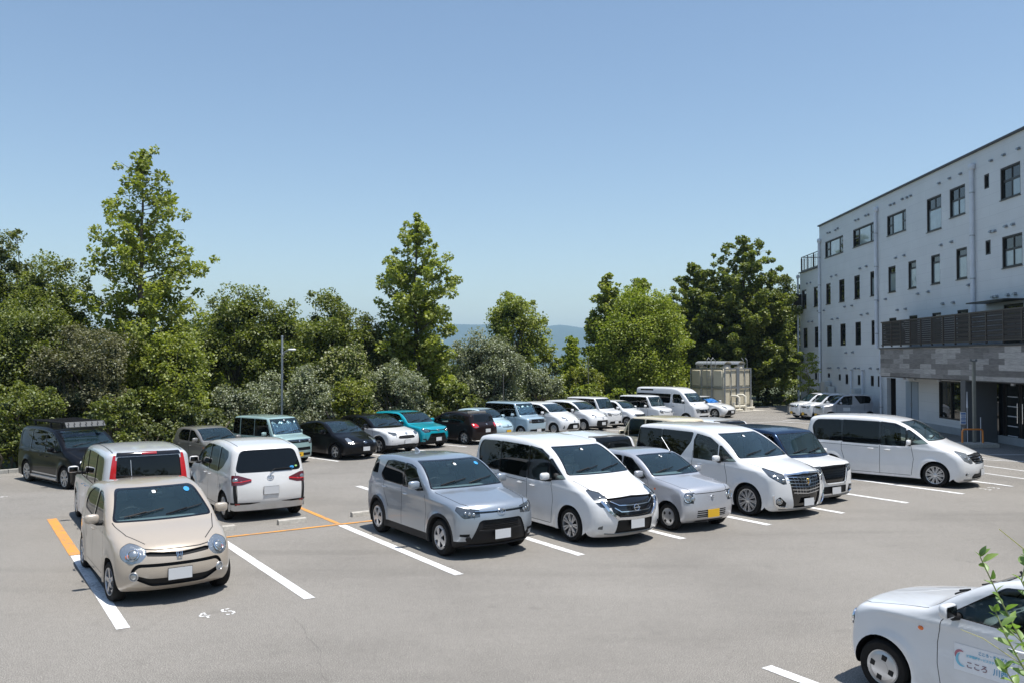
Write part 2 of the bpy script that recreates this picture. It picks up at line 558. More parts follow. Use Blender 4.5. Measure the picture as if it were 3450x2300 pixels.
# skyline heights follow the photograph's saddle and two summits
ridge('far_mountains', 9000, -9500, 7200, [(-9500, 200), (-3000, 230), (-1100, 300), (-620, 365), (-150, 352), (120, 300), (400, 345), (520, 352), (800, 318), (1100, 300), (1700, 280), (3000, 330), (7200, 200)], 2600, HILL, -90, 4, .8)
ridge('near_hills', 4200, -4200, 3800, [(-4200, 60), (-1000, 70), (-300, 45), (200, 20), (600, 10), (1400, 30), (3800, 60)], 900, HILL, -95, 9, .6)
# pale quarry face seen between the trees
# ---------------------------------------------------------------- the grey-white clinic building
def wall_mat():
    m, nt, out = mat_new('wall_panels')
    p = nt.nodes.new('ShaderNodeBsdfPrincipled')
    co = obj_co(nt)
    br = nt.nodes.new('ShaderNodeTexBrick')
    mp = nt.nodes.new('ShaderNodeMapping'); nt.links.new(co, mp.inputs[0])
    sep = nt.nodes.new('ShaderNodeSeparateXYZ'); nt.links.new(co, sep.inputs[0])
    cb = nt.nodes.new('ShaderNodeCombineXYZ'); nt.links.new(sep.outputs[0], cb.inputs[0]); nt.links.new(sep.outputs[2], cb.inputs[1])
    nt.links.new(cb.outputs[0], br.inputs['Vector'])
    br.inputs['Scale'].default_value = 1.0
    br.inputs['Brick Width'].default_value = 3.03; br.inputs['Row Height'].default_value = .455
    br.inputs['Mortar Size'].default_value = .006; br.inputs['Mortar Smooth'].default_value = .4
    br.inputs['Color1'].default_value = (.66, .675, .68, 1); br.inputs['Color2'].default_value = (.635, .65, .655, 1); br.inputs['Mortar'].default_value = (.50, .52, .53, 1)
    c = mixc(nt, 1.0, br.outputs[0], ramp(nt, noise(nt, co, .7, 5), [(.3, .95), (.7, 1.03)]), 'MULTIPLY')
    mp2 = nt.nodes.new('ShaderNodeMapping'); nt.links.new(co, mp2.inputs[0]); mp2.inputs['Scale'].default_value = (3.2, 3.2, .22)
    st = noise(nt, mp2.outputs[0], 1.6, 5, .6)
    c = mixc(nt, ramp(nt, st, [(.60, 0.0), (.80, .16)]), c, (.36, .37, .37))
    nt.links.new(c, p.inputs['Base Color']); p.inputs['Roughness'].default_value = .62
    nt.links.new(bump(nt, br.outputs[1], -.35, .01), p.inputs['Normal'])
    nt.links.new(p.outputs[0], out.inputs[0])
    return m
WALL = wall_mat()
def cladding_mat():
    m, nt, out = mat_new('stone_plank_cladding')
    p = nt.nodes.new('ShaderNodeBsdfPrincipled')
    co = obj_co(nt)
    sep = nt.nodes.new('ShaderNodeSeparateXYZ'); nt.links.new(co, sep.inputs[0])
    cb = nt.nodes.new('ShaderNodeCombineXYZ'); nt.links.new(math_(nt, 'ADD', sep.outputs[0], sep.outputs[1]), cb.inputs[0]); nt.links.new(sep.outputs[2], cb.inputs[1])
    br = nt.nodes.new('ShaderNodeTexBrick'); nt.links.new(cb.outputs[0], br.inputs['Vector'])
    br.inputs['Scale'].default_value = 1.0; br.inputs['Brick Width'].default_value = 1.15; br.inputs['Row Height'].default_value = .233
    br.offset = .37; br.inputs['Mortar Size'].default_value = .004; br.inputs['Bias'].default_value = 0
    br.inputs['Color1'].default_value = (0, 0, 0, 1); br.inputs['Color2'].default_value = (1, 1, 1, 1); br.inputs['Mortar'].default_value = (.1, .1, .1, 1)
    mp = nt.nodes.new('ShaderNodeMapping'); nt.links.new(co, mp.inputs[0]); mp.inputs['Scale'].default_value = (1.2, 1.2, 14)
    gr = noise(nt, mp.outputs[0], 2.2, 6, .65)
    c = ramp(nt, br.outputs[0], [(.0, (.15, .14, .133)), (.35, (.22, .207, .197)), (.6, (.34, .325, .31)), (1.0, (.44, .42, .40))])
    c = mixc(nt, 1.0, c, ramp(nt, gr, [(.3, .66), (.7, 1.24)]), 'MULTIPLY')
    nt.links.new(c, p.inputs['Base Color']); p.inputs['Roughness'].default_value = .7
    nt.links.new(p.outputs[0], out.inputs[0])
    return m
CLAD = cladding_mat()
FRAME = pbr('bronze_frame', (.030, .026, .024), .4, .3)
RAILM = pbr('bronze_rail', (.085, .068, .058), .45, .3)
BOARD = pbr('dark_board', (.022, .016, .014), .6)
WGLASS = pbr('window_glass', (.012, .016, .018), .02, spec=.9)
FROST = pbr('curtained_glass', (.26, .32, .34), .12, coat=1.0, var=.15, vscale=2)
PIPEW = pbr('pipe_white', (.62, .65, .70), .5, var=.08)
VENTM = pbr('vent_hood_metal', (.30, .32, .34), .35, .8)
CAP = pbr('roof_cap', (.035, .035, .038), .5)
DOORG = pbr('steel_door_grey', (.30, .36, .42), .5)

B_ANG = atan2(.0354, 1.0)                 # the facade runs almost straight ahead
# local frame of the facade: +X runs away along the wall, +Y points out of the wall to the car park (left), Z up
BX = 19.1
BS = 1.086                                # storeys of 3.4 m: the drawing below is laid out at 3.13 m
BROOT = empty('clinic_building', (BX * BS, 0, CAM_H * (1 - BS)), pi / 2 - B_ANG, 'long four storey grey white building with bronze framed windows on the right', 'building')
BROOT.scale = (BS, BS, BS)
WALL_Z = 12.56
FAR = 58.75; LOWFAR = 63.2; NEAR = 6.0
def d_of(px):                              # distance along the wall from a ratio x/y as seen from the lot
    return px
# windows: (s centre, width, z bottom, z top, style)
# columns are measured along the wall in metres from the origin
def zz(cy, s): return CAM_H + (1207 - cy) / 1.494 / 2877.3 * s
def ss(cx):
    r = ((2650 + cx / 1.494) - 1725) / 2877.3
    return BX / (r - .0354)
WINS = []
def addw(x0, x1, yt, yb, style):
    s0, s1 = ss(x1), ss(x0); xm = (x0 + x1) / 2; sm = (s0 + s1) / 2
    WINS.append([s0, s1, zz(yb, sm), zz(yt, sm), style])
# top storey
addw(197, 288, 603, 688, 'tri'); addw(338, 450, 538, 632, 'tri'); addw(510, 606, 472, 577, 'tri')
addw(711, 785, 391, 563, 'cross2'); addw(827, 906, 340, 489, 'cross'); addw(1002, 1028, 276, 350, 'one'); addw(1084, 1186, 230, 396, 'cross')
# third storey
for a in ((78, 101, 862, 955), (138, 158, 846, 946), (200, 223, 829, 935), (266, 293, 810, 922), (342, 370, 790, 906), (423, 455, 768, 892), (514, 551, 742, 873), (615, 655, 714, 855), (730, 775, 684, 832), (857, 912, 650, 808)):
    addw(*a, 'tall')
addw(1005, 1032, 611, 684, 'one'); addw(1089, 1192, 583, 746, 'cross')
# second storey
for a in ((84, 105, 1055, 1147), (141, 161, 1048, 1148), (203, 227, 1040, 1148), (270, 297, 1032, 1145), (346, 374, 1023, 1141), (427, 458, 1013, 1138), (516, 553, 1003, 1130), (618, 659, 990, 1122), (733, 778, 976, 1115), (860, 915, 962, 1108)):
    addw(*a, 'tall2')
addw(1092, 1194, 932, 1120, 'cross')
# ground storey slits left of the canopy
for a in ((205, 217, 1278, 1300), (260, 271, 1283, 1314), (294, 308, 1283, 1333), (355, 369, 1287, 1338), (421, 437, 1290, 1343), (456, 472, 1292, 1347), (140, 152, 1275, 1310), (156, 168, 1278, 1322)):
    addw(*a, 'slit')
# normalise the rows so that the heads and sills line up
rows = {}
for w in WINS:
    rows.setdefault((round((w[3]) / 1.0), w[4]), []).append(w)
for k, ws_ in rows.items():
    if k[1] in ('tall', 'tall2'):
        zb = sum(w[2] for w in ws_) / len(ws_); zt = sum(w[3] for w in ws_) / len(ws_)
        for w in ws_: w[2], w[3] = zb, zt
OPEN = [(w[0], w[1], w[2], w[3]) for w in WINS]
# ground floor openings under the canopy
OPEN += [(39.0, 41.2, .66, 2.45), (46.2, 47.4, 0.0, 2.45), (27.5, 36.6, 0.0, 2.6)]
WT = .22
def wall_with_openings(m, s0, s1, z0, z1, opens, mat, y=0.0, t=WT):
    """outer face with real openings and reveals; local X along the wall, Y outwards"""
    op = [o for o in opens if o[1] > s0 and o[0] < s1]
    xs = sorted(set([s0, s1] + [min(s1, max(s0, v)) for o in op for v in o[:2]]))
    for a, b in zip(xs[:-1], xs[1:]):
        if b - a < 1e-4: continue
        mid = (a + b) / 2
        col = sorted([(max(z0, o[2]), min(z1, o[3])) for o in op if o[0] < mid < o[1]])
        z = z0
        for (za, zb) in col + [(z1, z1)]:
            if za - z > 1e-3:
                m.add([(a, y, z), (b, y, z), (b, y, za), (a, y, za)], [(0, 3, 2, 1)], mat)
            z = max(z, zb)
    for (a, b, za, zb) in op:
        m.add([(a, y, za), (b, y, za), (b, y, zb), (a, y, zb), (a, y - t, za), (b, y - t, za), (b, y - t, zb), (a, y - t, zb)], [(0, 1, 5, 4), (1, 2, 6, 5), (2, 3, 7, 6), (3, 0, 4, 7)], mat)
m = MB()
wall_with_openings(m, NEAR, FAR, 0, WALL_Z, OPEN, WALL)
wall_with_openings(m, FAR, LOWFAR, 0, 9.77, OPEN, WALL)
# the other sides
m.add([(NEAR, 0, 0), (NEAR, -14, 0), (NEAR, -14, WALL_Z), (NEAR, 0, WALL_Z)], [(0, 1, 2, 3)], WALL)
m.add([(FAR, 0, 9.77), (FAR, -14, 9.77), (FAR, -14, WALL_Z), (FAR, 0, WALL_Z)], [(0, 1, 2, 3)], WALL)
m.add([(LOWFAR, 0, 0), (LOWFAR, -14, 0), (LOWFAR, -14, 9.77), (LOWFAR, 0, 9.77)], [(0, 1, 2, 3)], WALL)
m.add([(NEAR, -14, 0), (LOWFAR, -14, 0), (LOWFAR, -14, 9.77), (NEAR, -14, 9.77)], [(0, 1, 2, 3)], WALL)
m.add([(NEAR, -14, 9.77), (FAR, -14, 9.77), (FAR, -14, WALL_Z), (NEAR, -14, WALL_Z)], [(0, 1, 2, 3)], WALL)
m.build('wall', BROOT)
m = MB()
m.box(((NEAR + FAR) / 2, -7, WALL_Z - .10), (FAR - NEAR - .1, 13.8, .12), CAP)
m.box(((NEAR + FAR) / 2, .015, WALL_Z + .035), (FAR - NEAR + .06, .20, .085), CAP)
m.box((FAR + .0, -7, WALL_Z + .034), (.16, 14, .08), CAP)
m.box(((FAR + LOWFAR) / 2 + .03, .015, 9.80), (LOWFAR - FAR + .04, .20, .07), CAP)
m.box(((FAR + LOWFAR) / 2, -7, 9.66), (LOWFAR - FAR - .1, 13.8, .1), CAP)
m.build('roof', BROOT)
# terrace railing at the far end
m = MB(); H1 = 10.9
for k in range(15):
    m.box((FAR + .25 + k * .31, -.12, 10.3), (.03, .03, 1.1), FRAME)
for k in range(4): m.box((FAR + .2 + k * 1.42, -.12, 10.35), (.06, .06, 1.25), FRAME)
for z in (9.95, 10.95): m.box(((FAR + LOWFAR) / 2, -.12, z), (LOWFAR - FAR - .1, .05, .05), FRAME)
for k in range(20): m.box((LOWFAR - .1, -.3 - k * .31, 10.3), (.03, .03, 1.1), FRAME)
m.box((LOWFAR - .1, -3.2, 10.95), (.05, 6.2, .05), FRAME)
m.build('terrace_railing', BROOT)

def window(s0, s1, z0, z1, style):
    w = s1 - s0; h = z1 - z0; cx = (s0 + s1) / 2; cz = (z0 + z1) / 2
    f = MB(); g = MB(); y = -.07; t = .055
    def fr(a, b, c, d, yy=y, tt=t, dep=.07):
        f.box(((a + b) / 2, yy, c + tt / 2), (b - a, dep, tt), FRAME); f.box(((a + b) / 2, yy, d - tt / 2), (b - a, dep, tt), FRAME)
        f.box((a + tt / 2, yy, (c + d) / 2), (tt, dep, d - c - 2 * tt), FRAME); f.box((b - tt / 2, yy, (c + d) / 2), (tt, dep, d - c - 2 * tt), FRAME)
    fr(s0, s1, z0, z1, y, .06, .10)
    def pane(a, b, c, d, mat, yy): g.add([(a, yy, c), (b, yy, c), (b, yy, d), (a, yy, d)], [(0, 3, 2, 1)], mat)
    def cell(a, b, c, d, mat, yy=-.09, tt=.045): fr(a, b, c, d, yy, tt, .05); pane(a + tt * .5, b - tt * .5, c + tt * .5, d - tt * .5, mat, yy)
    i = .05
    a, b, c, d = s0 + i, s1 - i, z0 + i, z1 - i
    if style == 'tri':
        p = (b - a) * .23
        cell(a, a + p, c, cz, WGLASS); cell(a, a + p, cz + .002, d, WGLASS); cell(b - p, b, c, cz, WGLASS); cell(b - p, b, cz + .002, d, WGLASS)
        cell(a + p, b - p, c, d, WGLASS if s0 > 55 else FROST, -.10)
    elif style == 'cross':
        zt = c + (d - c) * .58; xm = cx
        cell(a, xm, c, zt, FROST); cell(xm, b, c, zt, WGLASS if s0 < 38 and z0 > 8.5 and s0 > 33.9 else FROST, -.10)
        cell(a, xm, zt, d, WGLASS); cell(xm, b, zt, d, WGLASS, -.10)
    elif style == 'cross2':
        zt = c + (d - c) * .66
        cell(a, b, c, zt, FROST); cell(a, cx, zt, d, WGLASS); cell(cx, b, zt, d, WGLASS, -.10)
    elif style in ('tall', 'tall2'):
        zt = c + (d - c) * .76
        cell(a, b, c, zt, FROST if (style == 'tall' and s0 < 51) else WGLASS); cell(a, b, zt, d, WGLASS)
    else:
        cell(a, b, c, d, WGLASS)
    fo = f.build('window', BROOT)
    g.build('glass', fo)
    if style in ('tall', 'cross', 'cross2', 'tri'):
        k = MB(); k.box((cx, .02, z0 - .012), (w + .04, .06, .025), FRAME); k.build('sill', fo)
for w in WINS: window(*w)
# the one casement that stands open at the far end
fm = MB(); 
sx_ = WINS[7]
fm.box((sx_[1] + .0, .30, (sx_[2] + sx_[3]) / 2), (.04, .55, (sx_[3] - sx_[2]) * .6), FRAME)
fm.build('open_casement', BROOT)

# vent hoods, in pairs above the windows, as they stand on the facade
def vent(s, z, r=.085):
    m = MB()
    pts = [(.06 * 0 + r * cos(a), r * sin(a)) for a in [pi * k / 8 for k in range(9)]]
    vs = []; fs = []
    n = 9
    for (x, zq) in pts: vs.append((s + x, .0, z + zq))
    for (x, zq) in pts: vs.append((s + x * .95, .12, z + zq * .8 - .01))
    for k in range(n - 1): fs.append((k, k + 1, n + k + 1, n + k))
    vs.append((s, .13, z - .02)); 
    for k in range(n - 1): fs.append((n + k, n + k + 1, 2 * n))
    m.add(vs, fs, VENTM)
    m.box((s, .03, z - .01), (r * 2.1, .06, .03), VENTM)
    m.build('vent_hood', BROOT, 60)
for cx, cy in ((212, 577), (224, 574), (252, 562), (264, 553), (354, 513), (368, 508), (405, 489), (419, 484), (531, 435), (549, 428), (592, 405), (615, 397), (634, 388),
               (779, 325), (832, 300), (888, 277), (1043, 210), (1108, 181), (1183, 149), (106, 832), (124, 827), (230, 797), (255, 789), (375, 756), (407, 745), (556, 703), (598, 690),
               (785, 638), (838, 622), (1038, 571), (1056, 568), (1113, 544), (1150, 534), (923, 841), (718, 874), (666, 884), (503, 911), (463, 919), (297, 949), (333, 943), (192, 967), (163, 970),
               (113, 1025), (132, 1023), (233, 1012), (260, 1008), (380, 990), (411, 984), (562, 966), (603, 960), (791, 934), (844, 928), (1045, 901), (1063, 898), (1119, 890), (1156, 885),
               (302, 1178), (335, 1176), (212, 1254), (222, 1254), (263, 1253), (298, 1254), (346, 1256), (365, 1257), (424, 1256), (463, 1259)):
    s = ss(cx)
    if s < LOWFAR - .2: vent(s, zz(cy, s), .10 if cy > 400 else .09)
# down pipes
def pipe(s, z0, z1, r=.09, hop=True):
    m = MB()
    m.tube([(s, .13, z0), (s, .13, z1)], r, PIPEW, 12)
    if hop: m.box((s, .12, z1 + .05), (.3, .2, .26), PIPEW, bevel=.03); 
    z = z0 + .8
    while z < z1:
        m.lathe([(r + .012, z - .03), (r + .012, z + .03)], STEEL, 12, Matrix.Translation((s, .13, 0))); m.box((s, .05, z), (.05, .12, .04), STEEL); z += 1.9
    m.build('down_pipe', BROOT, 60)
pipe(ss(463), 4.1, 11.9); pipe(ss(953), 4.3, 11.9); pipe(ss(175), .1, 11.5, .08); pipe(ss(67), .1, 9.5, .07); pipe(ss(483), .0, 4.0, .06, False)
for cx, z1 in ((333, 2.6), (390, 2.6)): pipe(ss(cx), .1, z1 + .2, .055, False)
# water heaters and boxes by the wall
for cx, w_, h_ in ((215, .8, 2.0), (240, .5, 1.7), (372, .6, 1.75), (190, .45, 1.9)):
    s = ss(cx); m = MB(); m.box((s, .28, h_ / 2), (w_, .4, h_), pbr('heater_enamel', (.55, .56, .55), .45), bevel=.02); m.build('water_heater', BROOT)
# a darker plinth line along the foot of the wall
m = MB(); m.box((43, .02, .16), (29, .05, .32), pbr('plinth', (.33, .35, .36), .8, var=.1)); m.build('plinth', BROOT)

# canopy with stone-look cladding over the entrance, balcony above
CY = 1.4; C0, C1 = 12.0, 44.7; ZB, ZT = 2.61, 3.99
m = MB()
def quadbox(a0, a1, y0, y1, z0, z1, mat):
    m.box(((a0 + a1) / 2, (y0 + y1) / 2, (z0 + z1) / 2), (a1 - a0, y1 - y0, z1 - z0), mat)
quadbox(C0, C1, .002, CY, ZB, ZT, CLAD)
co = m.build('canopy', BROOT)
m = MB(); quadbox(C0 - .03, C1 + .05, .004, CY + .05, ZT + .002, ZT + .07, CAP); quadbox(C0 - .02, C1 + .02, .01, CY - .04, ZB - .05, ZB - .002, CAP); m.build('canopy_edging', BROOT)
m = MB()                                     # balcony railing: posts, rails, dark boards or horizontal slats
top = ZT + .07 + 1.28; bot = ZT + .20
s = C1 - .15; k = 0
while s > 20:
    pw = .07 if k != 8 else .16
    m.box((s, CY - .08, (bot + top) / 2 - .05), (pw, .06, top - bot + .1), RAILM)
    L_ = 1.12 if s > 37 else (1.28)
    if s - L_ > 18:
        a, b = s - L_ + .05, s - .05
        if (s > 37.0 and s < 43.4):
            for q in range(12): m.box(((a + b) / 2, CY - .08, bot + .06 + q * .098), (b - a, .018, .088), BOARD)
        else:
            for q in range(12): m.box(((a + b) / 2, CY - .08, bot + .06 + q * .098), (b - a, .018, .082), BOARD)
            for q in range(0, 12, 2): m.box(((a + b) / 2, CY - .062, bot + .11 + q * .098), (b - a, .012, .016), RAILM)
    s -= L_; k += 1
m.box(((C1 + 18) / 2, CY - .08, top + .02), (C1 - 18, .09, .06), RAILM); m.box(((C1 + 18) / 2, CY - .08, bot), (C1 - 18, .06, .05), RAILM)
m.box((C1 - .12, CY / 2, top + .02), (.07, CY - .1, .06), RAILM)
for q in range(12): m.box((C1 - .12, CY / 2, bot + .06 + q * .098), (.018, CY - .3, .082), BOARD)
m.build('balcony_railing', BROOT)
# soffit lamps
for s in (36.6, 39.4, 42.0, 43.2, 33.2, 30.5):
    m = MB(); m.lathe([(.0, ZB - .16), (.085, ZB - .16), (.085, ZB - .05)], PIPEW, 16, Matrix.Translation((s, .8, 0))); m.build('soffit_lamp', BROOT, 50)
# awning over the upper door
m = MB(); s0, s1 = ss(1195), ss(1010); m.box(((s0 + s1) / 2, .42, zz(908, s0) - .0), (s1 - s0 + .2, .85, .05), FRAME); m.build('awning', BROOT)
# deep dark passage at the left of the canopy, wall wings
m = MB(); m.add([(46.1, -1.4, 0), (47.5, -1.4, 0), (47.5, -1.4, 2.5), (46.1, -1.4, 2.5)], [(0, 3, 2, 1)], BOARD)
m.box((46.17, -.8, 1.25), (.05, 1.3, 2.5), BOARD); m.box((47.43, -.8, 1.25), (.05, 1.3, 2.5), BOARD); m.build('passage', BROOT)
# grey service doors
d = MB(); d.box((44.15, .015, 1.22), (1.45, .05, 2.2), DOORG, bevel=.01); d.box((44.15, .05, 1.22), (.02, .012, 2.15), FRAME); dd = d.build('service_door', BROOT)
h = MB(); h.tube([(44.05, .07, 1.0), (44.05, .07, 1.25)], .012, STEEL, 8); h.tube([(44.25, .07, 1.0), (44.25, .07, 1.25)], .012, STEEL, 8); h.build('handle', dd)
# shop window under the canopy
f = MB(); g = MB()
a, b, c_, d_ = 39.0, 41.2, .66, 2.45
for (p, q, r_, t_) in ((a, b, c_, c_ + .06), (a, b, d_ - .06, d_)): f.box(((p + q) / 2, -.05, (r_ + t_) / 2), (q - p, .1, t_ - r_), FRAME)
for s in (a + .03, 40.0, b - .03): f.box((s, -.05, (c_ + d_) / 2), (.07, .09, d_ - c_ - .13), FRAME)
g.add([(a, -.08, c_), (b, -.08, c_), (b, -.08, d_), (a, -.08, d_)], [(0, 3, 2, 1)], WGLASS)
fo = f.build('window', BROOT); g.build('glass', fo)
# entrance: clad pier, glazed doors with pull handles and white bands
m = MB(); m.box((36.0, .72, 1.30), (.42, 1.30, 2.6), pbr('pillar_grey', (.105, .11, .115), .6)); m.build('pillar', BROOT)
m = MB(); m.box((37.1, .12, 1.30), (.8, .24, 2.6), CLAD); m.build('clad_pier', BROOT)
def leaf(s0, s1, door):
    f = MB(); g = MB(); y = -.06
    for s in (s0 + .04, s1 - .04): f.box((s, y, 1.3), (.08, .07, 2.5), FRAME)
    f.box(((s0 + s1) / 2, y, 2.50), (s1 - s0 - .16, .07, .10), FRAME); f.box(((s0 + s1) / 2, y, .08), (s1 - s0 - .16, .07, .12), FRAME)
    g.add([(s0, y - .01, 0), (s1, y - .01, 0), (s1, y - .01, 2.5), (s0, y - .01, 2.5)], [(0, 3, 2, 1)], WGLASS)
    fo = f.build('entrance_door' if door else 'side_light', BROOT); g.build('glass', fo)
    if door:
        h = MB()
        for z in (.35, .75, 1.15, 1.55, 1.95): h.box(((s0 + s1) / 2, y + .02, z), ((s1 - s0) * .62, .02, .035), PIPEW)
        h.build('door_band', fo)
        h = MB(); sx = s1 - .16 if door > 0 else s0 + .16
        h.tube([(sx, y + .06, .9), (sx, y + .06, 1.7)], .016, CHROME, 8); h.build('pull_handle', fo)
leaf(35.45, 36.6, 0); leaf(34.25, 35.4, -1); leaf(33.05, 34.2, 1); leaf(31.2, 33.0, 0); leaf(28.6, 31.15, 0)
m = MB(); m.box((32.0, -2.2, 1.3), (9.4, .1, 2.6), pbr('lobby_wall', (.10, .09, .08), .8)); m.box((32.0, -1.2, .002), (9.4, 2.3, .02), pbr('lobby_floor', (.2, .19, .18), .3)); m.build('lobby', BROOT)
# low steps / ramp kerb in front of the wall
RAMP = pbr('ramp_concrete', (.50, .51, .52), .8, var=.1)
# free standing grey pole by the pillar, with lamp head, on a kerb block
GR = pbr('pole_grey', (.16, .165, .16), .6, var=.15)
def world_of(s, y): 
    v = BROOT.matrix_world @ Vector((s, y, 0)); return v
bpy.context.view_layer.update()
P0 = (19.95, 36.95)
m = MB(); m.box((P0[0], P0[1], -.22), (1.7, .9, .18), CONC, Matrix.Rotation(TH * .0, 4, 'Z'), bevel=.02)
o = m.build('kerb_island'); tag(o, kind='structure')
pr = empty('service_pole', (20.05, 37.1, -.13), 0, 'slim grey square pole with two small lamp heads standing in front of the entrance', 'pole')
m = MB(); m.box((0, 0, 1.75), (.12, .12, 3.5), pbr('pole_olive', (.22, .22, .19), .6, var=.15), bevel=.01); m.build('shaft', pr)
m = MB(); 
for dx in (-.13, .10): m.lathe([(.0, 3.62), (.045, 3.60), (.055, 3.52), (.0, 3.50)], GR, 12, Matrix.Translation((dx, 0, 0))); 
m.box((0, 0, 3.52), (.28, .05, .04), GR); m.build('lamp_head', pr, 50)
m = MB(); m.tube([(-.25, .1, 0), (-.25, .1, 1.7)], .016, PIPEW, 8); m.tube([(-.25, .1, 1.5), (-.25, .1, 2.2)], [.035, .012], PIPEW, 8); m.tube([(.22, -.1, 0), (.22, -.1, 1.1)], .018, PIPEW, 8); m.build('conduit', pr, 50)
# orange hoop barrier
ob = empty('hoop_barrier', (19.78, 36.75, -.13), 0, 'orange steel hoop barrier on the concrete kerb by the entrance', 'barrier')
OR = pbr('barrier_orange', (.72, .25, .05), .4, coat=.3)
pts = [(-.44, 0, 0), (-.44, 0, .48)] + [(-.44 + .12 * (1 - cos(a)), 0, .48 + .12 * sin(a)) for a in [pi / 2 * k / 5 for k in range(1, 6)]] + [(.44 - .12 * (1 - sin(a)), 0, .48 + .12 * cos(a)) for a in [pi / 2 * k / 5 for k in range(0, 6)]] + [(.44, 0, 0)]
m = MB(); m.tube(pts, .038, OR, 12); m.build('hoop', ob, 50)
m = MB(); 
for x in (-.44, .44): m.lathe([(.09, 0), (.09, .015), (.0, .015)], STEEL, 14, Matrix.Translation((x, 0, 0)))
m.build('foot_plate', ob, 40)
# blue and white notice on the pillar
sg = empty('parking_notice', (19.70, 37.35, .90), 0, 'small blue and white notice board fixed to the grey entrance pillar', 'sign')
m = MB(); m.box((0, 0, 0), (.25, .03, .52), pbr('sign_white', (.70, .73, .76), .5), bevel=.005); bo = m.build('board', sg)
m = MB(); BL = pbr('sign_blue', (.06, .16, .40), .5)
for z, w_, h_ in ((.36, .34, .12), (.22, .30, .035), (.15, .32, .035), (.08, .26, .035), (-.04, .34, .10), (-.16, .30, .03), (-.22, .32, .03), (-.34, .34, .12)): m.box((0, -.018, z * .56), (w_ * .6, .004, h_ * .56), BL)
m.build('print', bo)
m = MB(); m.tube([(0, .03, -1.15), (0, .03, -.4)], .02, STEEL, 8); m.build('post', sg)
# ---------------------------------------------------------------- trees and shrubs
def leaf_mat(name, c1, c2, c3, trans=.35, gloss=.12, flower=None):
    m, nt, out = mat_new(name)
    g = nt.nodes.new('ShaderNodeNewGeometry')
    rnd = g.outputs['Random Per Island']
    stops = [(0, c1), (.5, c2), (1, c3)]
    if flower: stops = [(0, c1), (.5, c2), (.62, c3), (.64, flower), (1, flower)]
    c = ramp(nt, rnd, stops)
    n_ = noise(nt, pos_co(nt), .55, 3)
    c = mixc(nt, 1.0, c, ramp(nt, n_, [(.3, .82), (.7, 1.16)]), 'MULTIPLY')
    d = nt.nodes.new('ShaderNodeBsdfDiffuse'); nt.links.new(c, d.inputs[0])
    t = nt.nodes.new('ShaderNodeBsdfTranslucent')
    ct = mixc(nt, 1.0, c, (1.25, 1.35, .55), 'MULTIPLY'); nt.links.new(ct, t.inputs[0])
    mx = nt.nodes.new('ShaderNodeMixShader'); mx.inputs[0].default_value = trans
    nt.links.new(d.outputs[0], mx.inputs[1]); nt.links.new(t.outputs[0], mx.inputs[2])
    gl = nt.nodes.new('ShaderNodeBsdfGlossy'); gl.inputs['Roughness'].default_value = .5; gl.inputs[0].default_value = (.7, .75, .7, 1)
    m2 = nt.nodes.new('ShaderNodeMixShader'); m2.inputs[0].default_value = gloss * .32
    nt.links.new(mx.outputs[0], m2.inputs[1]); nt.links.new(gl.outputs[0], m2.inputs[2])
    nt.links.new(m2.outputs[0], out.inputs[0])
    return m
LF = {
 'gum':   leaf_mat('leaf_sweetgum', (0.137, 0.173, 0.032), (0.252, 0.286, 0.053), (0.378, 0.396, 0.104), .45, .16),
 'dark':  leaf_mat('leaf_evergreen', (0.058, 0.077, 0.021), (0.115, 0.137, 0.034), (0.210, 0.223, 0.066), .38, .18),
 'mid':   leaf_mat('leaf_mid', (0.084, 0.114, 0.025), (0.163, 0.193, 0.040), (0.262, 0.277, 0.071), .42, .18),
 'olive': leaf_mat('leaf_olive', (0.089, 0.091, 0.047), (0.147, 0.144, 0.076), (0.230, 0.218, 0.123), .30, .15),
 'silver':leaf_mat('leaf_silver', (0.126, 0.148, 0.081), (0.210, 0.232, 0.142), (0.335, 0.346, 0.237), .30, .25),
 'bright':leaf_mat('leaf_bright', (0.147, 0.198, 0.024), (0.242, 0.286, 0.038), (0.325, 0.356, 0.066), .42, .15),
 'yellow':leaf_mat('leaf_yellowgreen', (0.115, 0.148, 0.024), (0.210, 0.232, 0.036), (0.304, 0.306, 0.062), .4, .16),
 'flower':leaf_mat('leaf_with_blossom', (0.084, 0.119, 0.027), (0.147, 0.169, 0.038), (0.210, 0.218, 0.057), .35, .1, (0.430, 0.430, 0.265)),
}
BARK = pbr('bark', (.11, .095, .075), .95, var=.35, vscale=6, bmp=.6, bscale=30)
BARKL = pbr('bark_light', (.22, .20, .17), .95, var=.3, vscale=6, bmp=.5, bscale=30)

